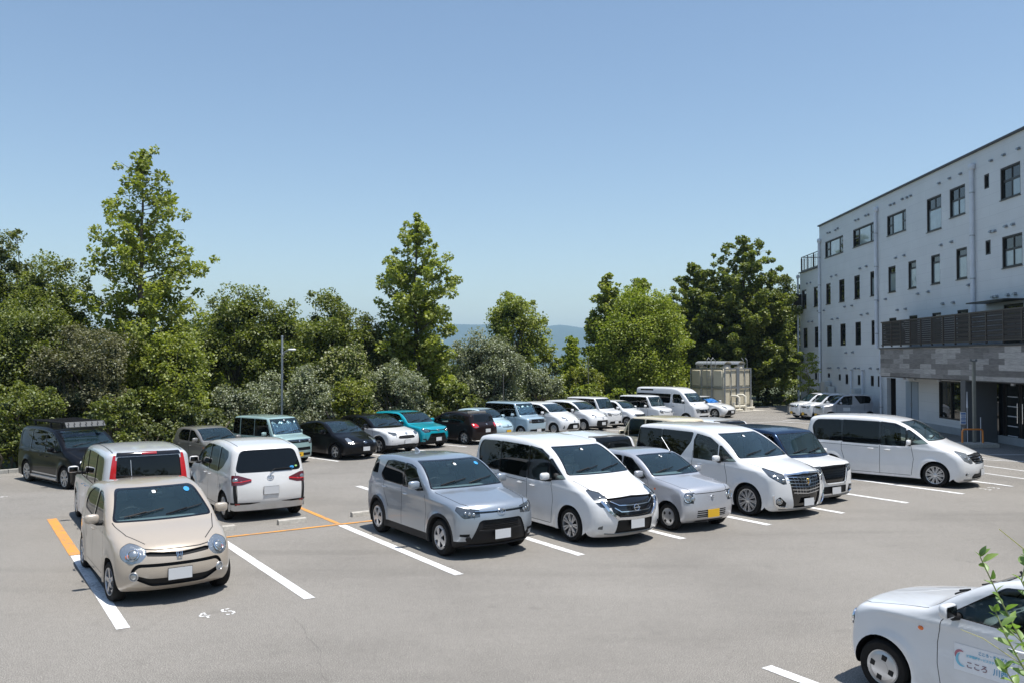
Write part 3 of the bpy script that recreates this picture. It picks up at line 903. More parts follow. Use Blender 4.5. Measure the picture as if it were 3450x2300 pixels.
def leaves_mesh(name, C, A, size, mat, seed, up=.35, star=False):
    """C centres (n,3); A outward directions (n,3); each leaf a folded kite of two faces"""
    rs = np.random.RandomState(seed)
    n = len(C)
    d = A + rs.normal(0, .75, (n, 3)); d[:, 2] += up * 0
    d /= np.linalg.norm(d, axis=1)[:, None] + 1e-9
    nr = rs.normal(0, .55, (n, 3)); nr[:, 2] += 1.35; nr += A * .45
    s = np.cross(d, nr); s /= np.linalg.norm(s, axis=1)[:, None] + 1e-9
    nn = np.cross(s, d)
    L = size * rs.uniform(.7, 1.35, n)[:, None]; Wd = L * rs.uniform(.34, .5, n)[:, None]
    p0 = C - d * L * .5
    p1 = C + s * Wd + nn * L * .12
    p2 = C + d * L * .5 - nn * L * .10
    p3 = C - s * Wd + nn * L * .12
    V = np.stack([p0, p1, p2, p3], 1).reshape(-1, 3)
    idx = np.arange(n)[:, None] * 4
    F = np.concatenate([idx + np.array([[0, 1, 2]]), idx + np.array([[0, 2, 3]])], 1).reshape(-1, 3)
    me = bpy.data.meshes.new(name)
    me.vertices.add(len(V)); me.vertices.foreach_set('co', V.astype(np.float32).ravel())
    me.loops.add(F.size); me.loops.foreach_set('vertex_index', F.astype(np.int32).ravel())
    me.polygons.add(len(F))
    me.polygons.foreach_set('loop_start', np.arange(0, F.size, 3, dtype=np.int32))
    me.materials.append(mat)
    me.update(calc_edges=True)
    return me

def clump_points(centres, radii, per, seed, squash=.75):
    rs = np.random.RandomState(seed)
    P = []; D = []
    for c, r, k in zip(centres, radii, per):
        k = int(k)
        v = rs.normal(0, 1, (k, 3)); v /= np.linalg.norm(v, axis=1)[:, None] + 1e-9
        rad = rs.uniform(.25, 1.0, k) ** .55
        q = v * rad[:, None] * r
        q[:, 2] *= squash
        P.append(q + c); D.append(v)
    return np.concatenate(P), np.concatenate(D)

def branch(m, a, b, r0, r1, rnd, mat, n=5, wob=.05):
    a, b = Vector(a), Vector(b); pts = []; rr = []
    l = (b - a).length
    for k in range(n + 1):
        f = k / n
        w = Vector((rnd.gauss(0, 1), rnd.gauss(0, 1), rnd.gauss(0, .5))) * wob * l * sin(pi * f)
        pts.append(a + (b - a) * f + w); rr.append(r0 + (r1 - r0) * f)
    m.tube(pts, rr, mat, 6, cap=False)
    return pts

CORE = pbr('shade_core', (.018, .032, .010), .95)  # dark solids added inside the crowns to block light, standing for inner shade
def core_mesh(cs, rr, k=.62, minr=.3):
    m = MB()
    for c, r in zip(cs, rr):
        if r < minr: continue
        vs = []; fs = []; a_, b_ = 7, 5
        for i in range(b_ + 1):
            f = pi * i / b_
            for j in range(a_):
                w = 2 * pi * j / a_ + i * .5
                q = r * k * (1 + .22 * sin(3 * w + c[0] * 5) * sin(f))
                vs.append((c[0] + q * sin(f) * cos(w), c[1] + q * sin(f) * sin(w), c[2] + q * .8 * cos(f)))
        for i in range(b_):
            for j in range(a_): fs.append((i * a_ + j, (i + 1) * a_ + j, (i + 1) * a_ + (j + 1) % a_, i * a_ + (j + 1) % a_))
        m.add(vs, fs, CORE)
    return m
TZ = -.5
def gum_tree(x, y, H, Rw, label, seed, mat='gum', base=1.5, dens=1.0, leaf=.20, cat='tree', name='sweetgum_tree', wide=.30, power=.9, z0=0.0, gap=1.0):
    """upright pyramidal tree, ascending whorls and leaf tufts with sky between them"""
    rnd = random.Random(seed)
    root = empty(name, (x, y, z0), rnd.uniform(0, 6), label, cat, None)
    t = MB()
    tp = branch(t, (0, 0, -.6), (rnd.gauss(0, .1), rnd.gauss(0, .1), H * .985), .035 * H * .55, .015, rnd, BARK, 12, .006)
    cs = []; rr = []; per = []
    nb = int(30 + H * 4.6)
    for k in range(nb):
        f = (k + rnd.random() * .6) / nb
        z = base + (H - base) * f
        # outline: narrow top, widest about a third up
        g = ((1 - f) / (1 - wide)) ** power if f > wide else .86 + .14 * f / wide
        r = Rw * g * rnd.uniform(.74, 1.06) + .05
        if rnd.random() < .15 * gap: r *= rnd.uniform(1.08, 1.2)
        a = k * 2.39996 + rnd.gauss(0, .35)
        rise = r * rnd.uniform(.15, .55) * (1 if f < .8 else 1.3)
        q = (cos(a) * r, sin(a) * r, min(z + rise, H))
        branch(t, (0, 0, z), (q[0] * .9, q[1] * .9, z + (q[2] - z) * .9), .045 * (1 - f) + .012, .006, rnd, BARK, 4, .05)
        m_ = max(2, int(r / .56))
        for j in range(m_):
            ff = .22 + .78 * (j + rnd.random() * .5) / m_
            cs.append((q[0] * ff + rnd.gauss(0, .16), q[1] * ff + rnd.gauss(0, .16), z + (q[2] - z) * ff + rnd.gauss(0, .14)))
            rr.append(rnd.uniform(.32, .60) * (.52 + .62 * (1 - f)))
            per.append(84 * dens * (rr[-1] / .45) ** 2)
    for k in range(5):
        cs.append((rnd.gauss(0, .1), rnd.gauss(0, .1), H - k * .33)); rr.append(.17 + .06 * k); per.append(16 + 7 * k)
    P, D = clump_points(cs, rr, per, seed, .85)
    link('crown', leaves_mesh('crown', P, D, leaf, LF[mat], seed), root)
    t.build('trunk', root, 60)
    return root

def round_tree(x, y, H, Rx, label, seed, mat='dark', base=.6, dens=1.0, leaf=.15, cat='tree', name='broadleaf_tree', lobes=None, Ry=None, z0=0.0, stems=1, core=True):
    """broad crown made of many leaf masses, uneven outline, darker hollows between them"""
    rnd = random.Random(seed)
    root = empty(name, (x, y, z0), 0, label, cat, None)
    Ry = Ry or Rx * .85
    t = MB(); cs = []; rr = []; per = []
    lob = lobes or int((26 + 3.4 * H * Rx) * (1.5 if H / Rx > 2.6 else 1))
    cz = base + (H - base) * .5; hz = (H - base) * .5
    for s in range(stems):
        ox, oy = (rnd.gauss(0, .3), rnd.gauss(0, .3)) if stems > 1 else (0, 0)
        branch(t, (ox * .4, oy * .4, -.6), (ox * 2, oy * 2, base + hz * 1.0), .025 * H * .6 / stems ** .5 + .02, .04, rnd, BARK, 7, .03)
    for k in range(lob):
        # points over the shell of a lumpy ellipsoid
        u = rnd.uniform(-.85, 1); a = rnd.uniform(0, 2 * pi)
        sr = sqrt(max(0, 1 - abs(u) ** 2.9))
        rad = rnd.uniform(.42, .95) ** .8
        c = (cos(a) * sr * Rx * rad, sin(a) * sr * Ry * rad, cz + u * hz * rad)
        r = rnd.uniform(.26, .46) * min(Rx, hz) * .85
        r = max(.34, min(r, 1.2))
        cs.append(c); rr.append(r); per.append(330 * dens * r * r * (0.16 / leaf) ** 1.5)
        if rnd.random() < .4: branch(t, (0, 0, base + hz * .4), (c[0] * .9, c[1] * .9, c[2]), .05, .012, rnd, BARK, 4, .04)
        # a few sprigs that break the outline
        if rnd.random() < .55:
            cs.append((c[0] * 1.1 + rnd.gauss(0, .1), c[1] * 1.1, c[2] + r * .8 * rnd.random() * (1 if u > 0 else .2))); rr.append(r * .42); per.append(70 * dens * (0.16 / leaf))
    P, D = clump_points(cs, rr, per, seed, .82)
    link('crown', leaves_mesh('crown', P, D, leaf, LF[mat], seed), root)
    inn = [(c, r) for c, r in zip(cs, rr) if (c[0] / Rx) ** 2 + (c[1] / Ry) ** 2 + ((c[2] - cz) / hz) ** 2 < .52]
    if len(inn) > 3: core_mesh([c for c, r in inn], [r for c, r in inn], .48).build('shade_core', root, 80)
    t.build('trunk', root, 60)
    return root

def at(v, d):            # a point d metres out, in the direction of column v of a 2352 wide print
    d *= 1.13
    return ((v - 1176) / 1961.5 * d, d)
def hz_(vy, d): return CAM_H + .5 + (823.5 - vy) / 1961.5 * d * 1.13     # height that reaches row vy at that distance
TREES = [
 # kind, column, top row, half width (columns), distance, material, label
 ('g', 322, 350, 138, 33.0, 'gum', 'tallest pyramid shaped light green tree, standing left of the lamp pole above the hedge'),
 ('g', 956, 508, 98, 43.0, 'gum', 'airy light green pyramid tree rising in the middle, right of the lamp pole'),
 ('g', 1710, 548, 112, 61.0, 'mid', 'tall mid green pyramid tree right behind the cream water tank'),
 ('r', 1668, 640, 95, 63.5, 'mid', 'broad mid green crown between the two tallest trees behind the water tank'),
 ('r', 1765, 660, 60, 63.0, 'mid', 'mid green crown on the right flank of the tall pyramid tree behind the tank'),
 ('g', 1596, 612, 78, 62.5, 'mid', 'tall leafy tree just left of the cream water tank, second highest there'),
 ('r', 12, 500, 75, 33.5, 'dark', 'dark round headed tree at the far left edge of the picture'),
 ('r', 105, 568, 105, 33.0, 'mid', 'broad green tree between the left edge and the tallest pyramid tree'),
 ('r', 40, 690, 130, 30.0, 'mid', 'low spreading green tree above the black van with the roof rack'),
 ('r', 200, 735, 110, 29.5, 'olive', 'dull olive grey tree in front of the tallest pyramid tree, behind the black van'),
 ('r', 390, 760, 90, 31.5, 'gum', 'light green bushy tree at the foot of the tallest pyramid tree'),
 ('r', 545, 640, 80, 38.0, 'mid', 'evergreen right of the tallest pyramid tree with a ragged top'),
 ('r', 640, 692, 85, 38.0, 'mid', 'mid green tree behind the lamp pole with a rounded top'),
 ('r', 755, 668, 85, 41.5, 'mid', 'round crowned tree right of the lamp pole, level with its neighbours'),
 ('r', 845, 720, 70, 42.5, 'dark', 'dark evergreen just left of the airy middle pyramid tree'),
 ('r', 1182, 656, 70, 51.0, 'gum', 'round topped tree between the airy pyramid tree and the blue hills'),
 ('r', 1262, 778, 30, 52.0, 'gum', 'small light green tree beside the gap that shows the hills'),
 ('g', 1312, 780, 24, 56.0, 'bright', 'thin bright young tree standing alone in the gap before the hills'),
 ('r', 1458, 672, 104, 56.0, 'bright', 'wide yellow green tree behind the white minibus'),
 ('g', 1535, 690, 50, 57.5, 'bright', 'loose yellow green shoots on the right flank of the wide yellow green tree'),
 ('g', 1394, 640, 50, 56.5, 'gum', 'slender light green tree rising on the left edge of the wide yellow green tree'),
 ('g', 1470, 648, 70, 57.5, 'bright', 'loose yellow green shoots rising from the wide yellow green tree'),
 ('r', 1806, 633, 50, 66.0, 'dark', 'dark evergreen tree close beside the end of the building'),
 ('r', 1340, 832, 52, 53.0, 'yellow', 'small yellow green tree below the gap in front of the hills'),
]
SHR = [
 ('r', 795, 785, 62, 37.0, 'flower', 'bush tree covered with cream blossom, behind the black liftback'),
 ('r', 812, 868, 45, 34.6, 'yellow', 'yellow green bush below the cream blossoming one'),
 ('r', 550, 872, 70, 33.2, 'silver', 'silver leaved bush behind the grey kei car'),
 ('r', 678, 832, 100, 35.0, 'silver', 'large grey green bush behind the mint boxy car, around the lamp pole'),
 ('r', 910, 835, 88, 39.0, 'silver', 'silvery bush behind the teal crossover'),
 ('r', 1050, 868, 38, 42.0, 'mid', 'fine leaved green bush behind the black hatchback'),
 ('r', 1115, 760, 78, 46.0, 'silver', 'tall silver grey bush right of the airy pyramid tree'),
 ('r', 1235, 836, 55, 48.5, 'silver', 'silver grey bush behind the white people carriers'),
 ('r', 455, 905, 60, 30.8, 'dark', 'dark green bush behind the grey kei car, left of the silver leaved one'),
 ('r', 260, 905, 70, 28.3, 'mid', 'green bush rising behind the bonnet of the black van'),
 ('r', 60, 870, 75, 27.6, 'mid', 'glossy green bush with a few red shoots at the left edge'),
 ('r', 1340, 880, 50, 51.0, 'bright', 'bright green low bush behind the white row, below the gap'),
 ('r', 1440, 884, 60, 53.5, 'bright', 'bright green low bush just left of the white minibus'),
 ('r', 1540, 890, 60, 58.0, 'bright', 'bright green low bush partly hidden by the white minibus'),
 ('r', 1785, 900, 55, 62.0, 'dark', 'dark bush between the water tank and the building'),
]
sd_ = 11
for kind, v, top, hw_, d, mat, lab in TREES + SHR:
    sd_ += 7
    x, y = at(v, d); H_ = hz_(top, d); Rw_ = hw_ / 1961.5 * d * 1.13
    shrub = (kind, v, top, hw_, d, mat, lab) in SHR
    if kind == 'g':
        gum_tree(x, y, H_, Rw_ * 1.06, lab, sd_, mat, z0=TZ, base=1.2 if Rw_ > 1.2 else .8, leaf=.165 * (d / 36) ** .6, dens=1.25 if Rw_ > 1.2 else .8, name='sweetgum_tree', power=.62, wide=.58 if v != 956 else .64, gap=.9 if v != 956 else 1.7)
    else:
        round_tree(x, y, H_, Rw_ * 1.0, lab, sd_, mat, z0=TZ, base=.2 if shrub else .5, leaf=(.088 if mat in ('silver', 'olive') else .11) * (d / 34) ** .7, dens=.95 if shrub else .85, cat='bush' if shrub else 'tree', name='bush' if shrub else 'broadleaf_tree', stems=3 if shrub else 1)
# the wood behind, closing the gaps: each a tree of its own
BACK = [(-20, 760, 32, 40), (60, 780, 32, 40), (150, 760, 34, 40), (250, 800, 34, 41), (330, 790, 36, 42), (430, 770, 38, 42), (500, 720, 40, 44), (600, 745, 42, 44), (700, 735, 42, 46), (790, 760, 46, 48), (880, 780, 48, 50), (960, 800, 50, 50), (1040, 842, 50, 50), (1120, 850, 52, 53), (1205, 850, 55, 56), (1500, 800, 62, 68), (1570, 760, 64, 70), (1640, 800, 66, 66), (1740, 740, 66, 70), (1830, 720, 70, 72)]
LOWB = [(20, 960, 27.2, 60), (130, 965, 27.6, 60), (345, 960, 29.2, 60), (430, 965, 30.6, 60), (520, 960, 32.2, 55), (620, 960, 33.6, 55), (730, 955, 35.4, 55), (850, 945, 37.6, 55), (960, 935, 40.0, 50), (1000, 925, 41.2, 45), (1090, 915, 44.0, 50), (1170, 905, 46.3, 50), (1285, 900, 50.0, 45), (1400, 905, 53.5, 50), (1640, 925, 62, 60), (1710, 930, 62.5, 60), (1850, 925, 66, 60), (1900, 900, 68, 40), (230, 900, 31, 70), (340, 880, 32, 60)]
BACKN = ['at the left edge above the black van', 'behind the broad green tree at the left', 'left of the tallest pyramid tree', 'directly behind the tallest pyramid tree', 'just right of the tallest pyramid tree', 'behind the light green bushy tree', 'left of the ragged topped evergreen', 'above the grey kei car', 'behind the lamp pole', 'behind the cream blossoming bush', 'left of the airy middle pyramid tree', 'behind the airy middle pyramid tree', 'right of the airy middle pyramid tree', 'above the tall silver bush', 'behind the round topped tree near the hills', 'behind the wide yellow green tree', 'right of the wide yellow green tree', 'above the minibus', 'behind the cream water tank', 'touching the end of the building']
LOWN = ['at the left edge of the picture', 'behind the black van with the roof rack', 'left of the grey kei car', 'behind the grey kei car', 'between the grey kei car and the mint boxy car', 'behind the mint boxy car', 'behind the black liftback', 'behind the white crossover with a black roof', 'behind the teal crossover', 'right of the teal crossover', 'behind the dark hatchback', 'behind the pale blue kei car', 'behind the first white people carrier of the back row', 'behind the white boxy car nearest the minibus', 'left of the water tank pipes', 'right of the water tank', 'beside the utility box', 'at the corner of the building', 'under the dull olive grey tree', 'under the tallest pyramid tree']
for (v, top, d0, d), nm_ in zip(BACK, BACKN):
    k_ = int(v) + 300; x, y = at(v, d + 3)
    round_tree(x, y, hz_(top, d + 3), 4.2, 'dark tree of the wood ' + nm_, 900 + k_, 'dark' if v < 400 else 'mid', z0=TZ, base=.2, leaf=.20, dens=.9, name='woodland_tree')['group'] = 'dark trees of the wood behind'
for (v, top, d, hw_), nm_ in zip(LOWB, LOWN):
    k_ = int(v) + 700; x, y = at(v, d)
    round_tree(x, y, hz_(top, d), hw_ / 1961.5 * d * 1.25, 'low green hedge bush ' + nm_, 900 + k_, 'dark' if k_ % 3 else 'mid', z0=TZ, base=.05, leaf=.12 * (d / 34) ** .6, dens=.95, cat='bush', name='hedge_bush', stems=2)['group'] = 'low hedge bushes behind the back row'
# small thin tree at the corner of the building
def thin_tree():
    rnd = random.Random(77); x, y = at(1848, 53.5); H_ = hz_(800, 53.5)
    root = empty('maple_tree', (x, y, TZ), 0, 'small thin light green tree in front of the far corner of the building', 'tree')
    t = MB(); cs = []; rr = []; per = []
    tr = branch(t, (0, 0, -.3), (.15, 0, H_ * .92), .06, .015, rnd, BARKL, 8, .02)
    for k in range(22):
        f = .25 + .75 * k / 22; z = H_ * f * .95; a = rnd.uniform(0, 6.28); r = rnd.uniform(.5, 1.5) * (1.1 - .5 * f)
        q = (cos(a) * r, sin(a) * r, z + r * .25)
        branch(t, (.1, 0, z), q, .02, .006, rnd, BARKL, 4, .05)
        for j in (.6, .85, 1.0):
            cs.append((q[0] * j, q[1] * j, z + (q[2] - z) * j)); rr.append(rnd.uniform(.22, .38)); per.append(26)
    P, D = clump_points(cs, rr, per, 5, .45)
    link('crown', leaves_mesh('crown', P, D, .14, LF['gum'], 5), root); t.build('trunk', root, 60)
thin_tree()

# ---------------------------------------------------------------- lamp poles among the trees
def lamp_pole(v, d, top, arm, label):
    x, y = at(v, d); H_ = hz_(top, d)
    r = empty('lamp_pole', (x, y, TZ), 0, label, 'lamp pole')
    m = MB(); m.tube([(0, 0, -.1), (0, 0, H_)], [.06, .05] if arm else [.035, .028], STEEL if arm else pbr('dark_pole', (.10, .10, .09), .7), 12); m.lathe([(.0, H_ + .05), (.06, H_ + .03), (.06, H_ - .02)] if arm else [(.0, H_ + .02), (.03, H_)], STEEL, 12); m.build('pole', r, 50)
    if arm:
        m = MB(); za = hz_(803, d)
        m.tube([(0, 0, za - .35), (.12, -.1, za - .12), (.28, -.2, za - .02), (.42, -.28, za)], .035, STEEL, 8); m.build('arm', r, 50)
        m = MB(); m.box((.52, -.34, za + .01), (.36, .20, .09), pbr('lamp_white', (.75, .76, .77), .4), Matrix.Rotation(R(-28), 4, 'Z'), bevel=.04); m.build('lamp_head', r, 50)
lamp_pole(648, 33.4, 773, True, 'grey lamp pole with a short white lamp arm, standing among the left trees')
lamp_pole(1351, 50.5, 818, False, 'dark bare pole standing among the bushes below the hills')
lamp_pole(1156, 43.6, 860, False, 'short thin pole standing in front of the silver bush right of the pyramid tree')

# ---------------------------------------------------------------- cream panel water tanks
TANKM = pbr('tank_frp', (.60, .55, .43), .5, var=.06, vscale=1.5)
def tank():
    d0 = 55.0
    cx, cy = at(1662, d0)
    r = empty('water_tank', (cx, cy, TZ), R(38), 'cream panelled twin water tank on a steel frame behind the white saloon car', 'water tank')
    ztop = hz_(846, d0); zb = .50; D_ = 3.0; zm = (zb + ztop) / 2
    def panel_block(x0, x1, nm, side):
        m = MB(); m.box(((x0 + x1) / 2, D_ / 2, (zb + ztop) / 2), (x1 - x0, D_, ztop - zb), TANKM, bevel=.03)
        for j in range(2):
            h = (ztop - zb) / 2; z = zb + (j + .5) * h
            n = 2; w = (x1 - x0) / n
            for k in range(n): m.box((x0 + (k + .5) * w, -.03, z), (w * .74, .07, h * .80), TANKM, bevel=.06)
            if side:
                w = D_ / 3
                for k in range(3): m.box((x0 - .03, (k + .5) * w, z), (.07, w * .78, h * .84), TANKM, bevel=.06)
        for k in range(3): m.lathe([(.0, .20), (.24, .16), (.36, .0)], TANKM, 18, Matrix.Translation(((x0 + x1) / 2, D_ * (k + .5) / 3, ztop)))
        m.build(nm, r, 40)
    panel_block(0, 1.42, 'tank', True); panel_block(1.62, 3.05, 'tank', False)
    f = MB()
    for x in (0, .71, 1.42, 1.52, 1.62, 2.33, 3.05): f.tube([(x, -.10, .1), (x, -.10, ztop + .05)], .055 if x not in (.71, 2.33) else .035, STEEL, 8)
    for z in (zb - .02, zm, ztop): f.box((1.52, -.10, z), (3.15, .08, .09), STEEL); f.box((-.10, D_ / 2, z), (.08, D_, .09), STEEL)
    for yy in (D_ / 3, 2 * D_ / 3, D_): f.tube([(-.10, yy, .1), (-.10, yy, ztop)], .05, STEEL, 8)
    f.box((1.52, D_ / 2, zb - .10), (3.1, D_ + .2, .12), STEEL)
    for x in (.2, 1.4, 2.6):
        for y in (.3, 2.4): f.box((x, y, .19), (.3, .3, .40), CONC)
    f.build('steel_frame', r)
    l = MB()
    for y in (.95, 1.35): l.tube([(-.22, y, .3), (-.22, y, ztop + .62), (-.05, y, ztop + .82), (.25, y, ztop + .6), (.25, y, ztop)], .022, STEEL, 6)
    for k in range(9): l.tube([(-.22, .95, .5 + k * .28), (-.22, 1.35, .5 + k * .28)], .015, STEEL, 6)
    l.build('ladder', r)
    for xc in (.71, 2.33):
        c = MB(); ya, yb = .15, D_ - .1; n = 12; vs = []; fs = []
        for i in range(2):
            for q in range(n + 1):
                a = pi * q / n; vs.append((xc - .42 * cos(a), (ya, yb)[i], ztop + .30 + .24 * sin(a)))
        for q in range(n): fs.append((q, q + 1, n + 2 + q, n + 1 + q))
        c.add(vs, fs, STEEL)
        for y in (ya + .1, yb - .1): c.box((xc, y, ztop + .15), (.8, .04, .28), STEEL)
        for q in range(16):
            y = ya + (yb - ya) * (q + .5) / 16
            c.tube([(xc - .43 * cos(a), y, ztop + .30 + .25 * sin(a)) for a in [pi * j / 8 for j in range(9)]], .012, STEEL, 5, False)
        c.build('rain_cover', r, 50)
    h = MB()
    for x in (2.3, 2.75): h.tube([(x, .0, ztop), (x, .0, ztop + .62), (x - .05, .12, ztop + .8)], .02, STEEL, 6)
    h.build('handrail', r)
    p = MB(); PC = pbr('pipe_cream', (.66, .62, .52), .5)
    def pp(pts, rad=.09): p.tube(pts, rad, PC, 10)
    pp([(.75, -.1, 1.3), (.75, -.6, 1.3), (.85, -.7, 1.2), (.85, -.7, .1)]); pp([(1.45, -.1, 1.35), (1.45, -.6, 1.35), (1.58, -.7, 1.25), (1.58, -.7, .1)])
    pp([(.3, -.7, .55), (1.6, -.7, .55)]); pp([(.3, -.8, .3), (1.1, -.8, .3)], .07); pp([(2.85, -.3, .95), (2.85, -.3, .1)], .11); pp([(2.0, -.5, .4), (2.9, -.5, .4)], .07); pp([(.4, -.6, .85), (.4, -.6, .1)], .10)
    for x, z in ((.5, .55), (1.15, .55), (1.58, .8), (.85, .85)): p.lathe([(.13, -.03), (.13, .03)], PC, 12, Matrix.Translation((x, -.7, z)))
    p.build('pipework', r, 50)
    q = MB(); q.box((1.5, 1.0, .05), (4.2, 4.4, .3), CONC); q.build('plinth', r)
tank()
# small grey service box at the end of the building
m = MB(); x, y = at(1824, 52.0); m.box((0, 0, .35), (.8, .6, .7), pbr('box_grey', (.17, .18, .18), .6), bevel=.03); m.box((0, 0, .72), (.86, .66, .05), BLACK)
o = m.build('utility_box'); o.location = (x, y, -.4); tag(o, 'low dark grey utility box on the ground left of the kei cars by the building', 'box')

# unseen wood added round the lot to darken reflections and cut fill light
def unseen_wood():
    rnd = random.Random(404); cs = []; rr = []; per = []
    path = [(-27.5, 30), (-31, 24), (-33, 17), (-33, 8), (-31, -2), (-28, -12), (-20, -17), (-8, -19), (5, -20), (18, -19), (30, -17), (40, -8)]
    for (x0, y0), (x1, y1) in zip(path[:-1], path[1:]):
        L_ = sqrt((x1 - x0) ** 2 + (y1 - y0) ** 2); n = int(L_ / 1.0)
        for k in range(n):
            f = k / n; Ht = 6.5 + 2.5 * sin((x0 + x1) * .3 + k * .2) + rnd.uniform(-1, 1)
            if path.index((x0, y0)) == 0: Ht = 5.5
            for j in range(6):
                cs.append((x0 + (x1 - x0) * f + rnd.gauss(0, .9), y0 + (y1 - y0) * f + rnd.gauss(0, .9), .5 + Ht * (j + rnd.random() * .6) / 6)); rr.append(rnd.uniform(.9, 1.5)); per.append(110)
    P, D = clump_points(cs, rr, per, 8, .85)
    o = link('unseen_wood', leaves_mesh('unseen_wood', P, D, .30, LF['dark'], 8), None); tag(o, kind='stuff')
unseen_wood()
# ---------------------------------------------------------------- car builder
def fillet(pts, seg=7):
    """polyline (u,z,r) -> rounded dense polyline"""
    out = []
    n = len(pts)
    for i, p in enumerate(pts):
        c = np.array(p[:2], float)
        if i in (0, n - 1): out.append(c); continue
        a = np.array(pts[i - 1][:2], float); b = np.array(pts[i + 1][:2], float)
        la, lb = np.linalg.norm(a - c), np.linalg.norm(b - c)
        r = min(p[2], la * .49, lb * .49)
        s, e = c + (a - c) / la * r, c + (b - c) / lb * r
        for k in range(seg + 1):
            t = k / seg
            out.append((1 - t) ** 2 * s + 2 * t * (1 - t) * c + t * t * e)
    return np.array(out)

def resample(P, n):
    d = np.r_[0, np.cumsum(np.linalg.norm(np.diff(P, axis=0), axis=1))]
    keep = np.r_[True, np.diff(d) > 1e-9]
    d = d[keep]; P = P[keep]
    t = np.linspace(0, d[-1], n)
    return np.c_[np.interp(t, d, P[:, 0]), np.interp(t, d, P[:, 1])], t / d[-1]

def rpoly(pts, r=.03, seg=4):
    """closed polygon with rounded corners, counter-clockwise; r may be one per corner"""
    pts = [np.array(p, float) for p in pts]
    a = sum(pts[i][0] * pts[(i + 1) % len(pts)][1] - pts[(i + 1) % len(pts)][0] * pts[i][1] for i in range(len(pts)))
    rs = list(r) if isinstance(r, (list, tuple)) else [r] * len(pts)
    if a < 0: pts = pts[::-1]; rs = rs[::-1]
    out = []
    n = len(pts)
    for i in range(n):
        c, a, b = pts[i], pts[i - 1], pts[(i + 1) % n]
        la, lb = np.linalg.norm(a - c), np.linalg.norm(b - c)
        q = min(rs[i], la * .49, lb * .49)
        if q < 1e-4: out.append(c); continue
        s, e = c + (a - c) / la * q, c + (b - c) / lb * q
        for k in range(seg + 1):
            t = k / seg
            out.append((1 - t) ** 2 * s + 2 * t * (1 - t) * c + t * t * e)
    return out

def circ(cx, cz, r, n=28, a0=0, a1=2 * pi):
    return [(cx + r * cos(a0 + (a1 - a0) * k / n), cz + r * sin(a0 + (a1 - a0) * k / n)) for k in range(n + (0 if a1 - a0 > 6.28 else 1))]

def sstep(x, a, b):
    t = np.clip((x - a) / (b - a), 0, 1)
    return t * t * (3 - 2 * t)

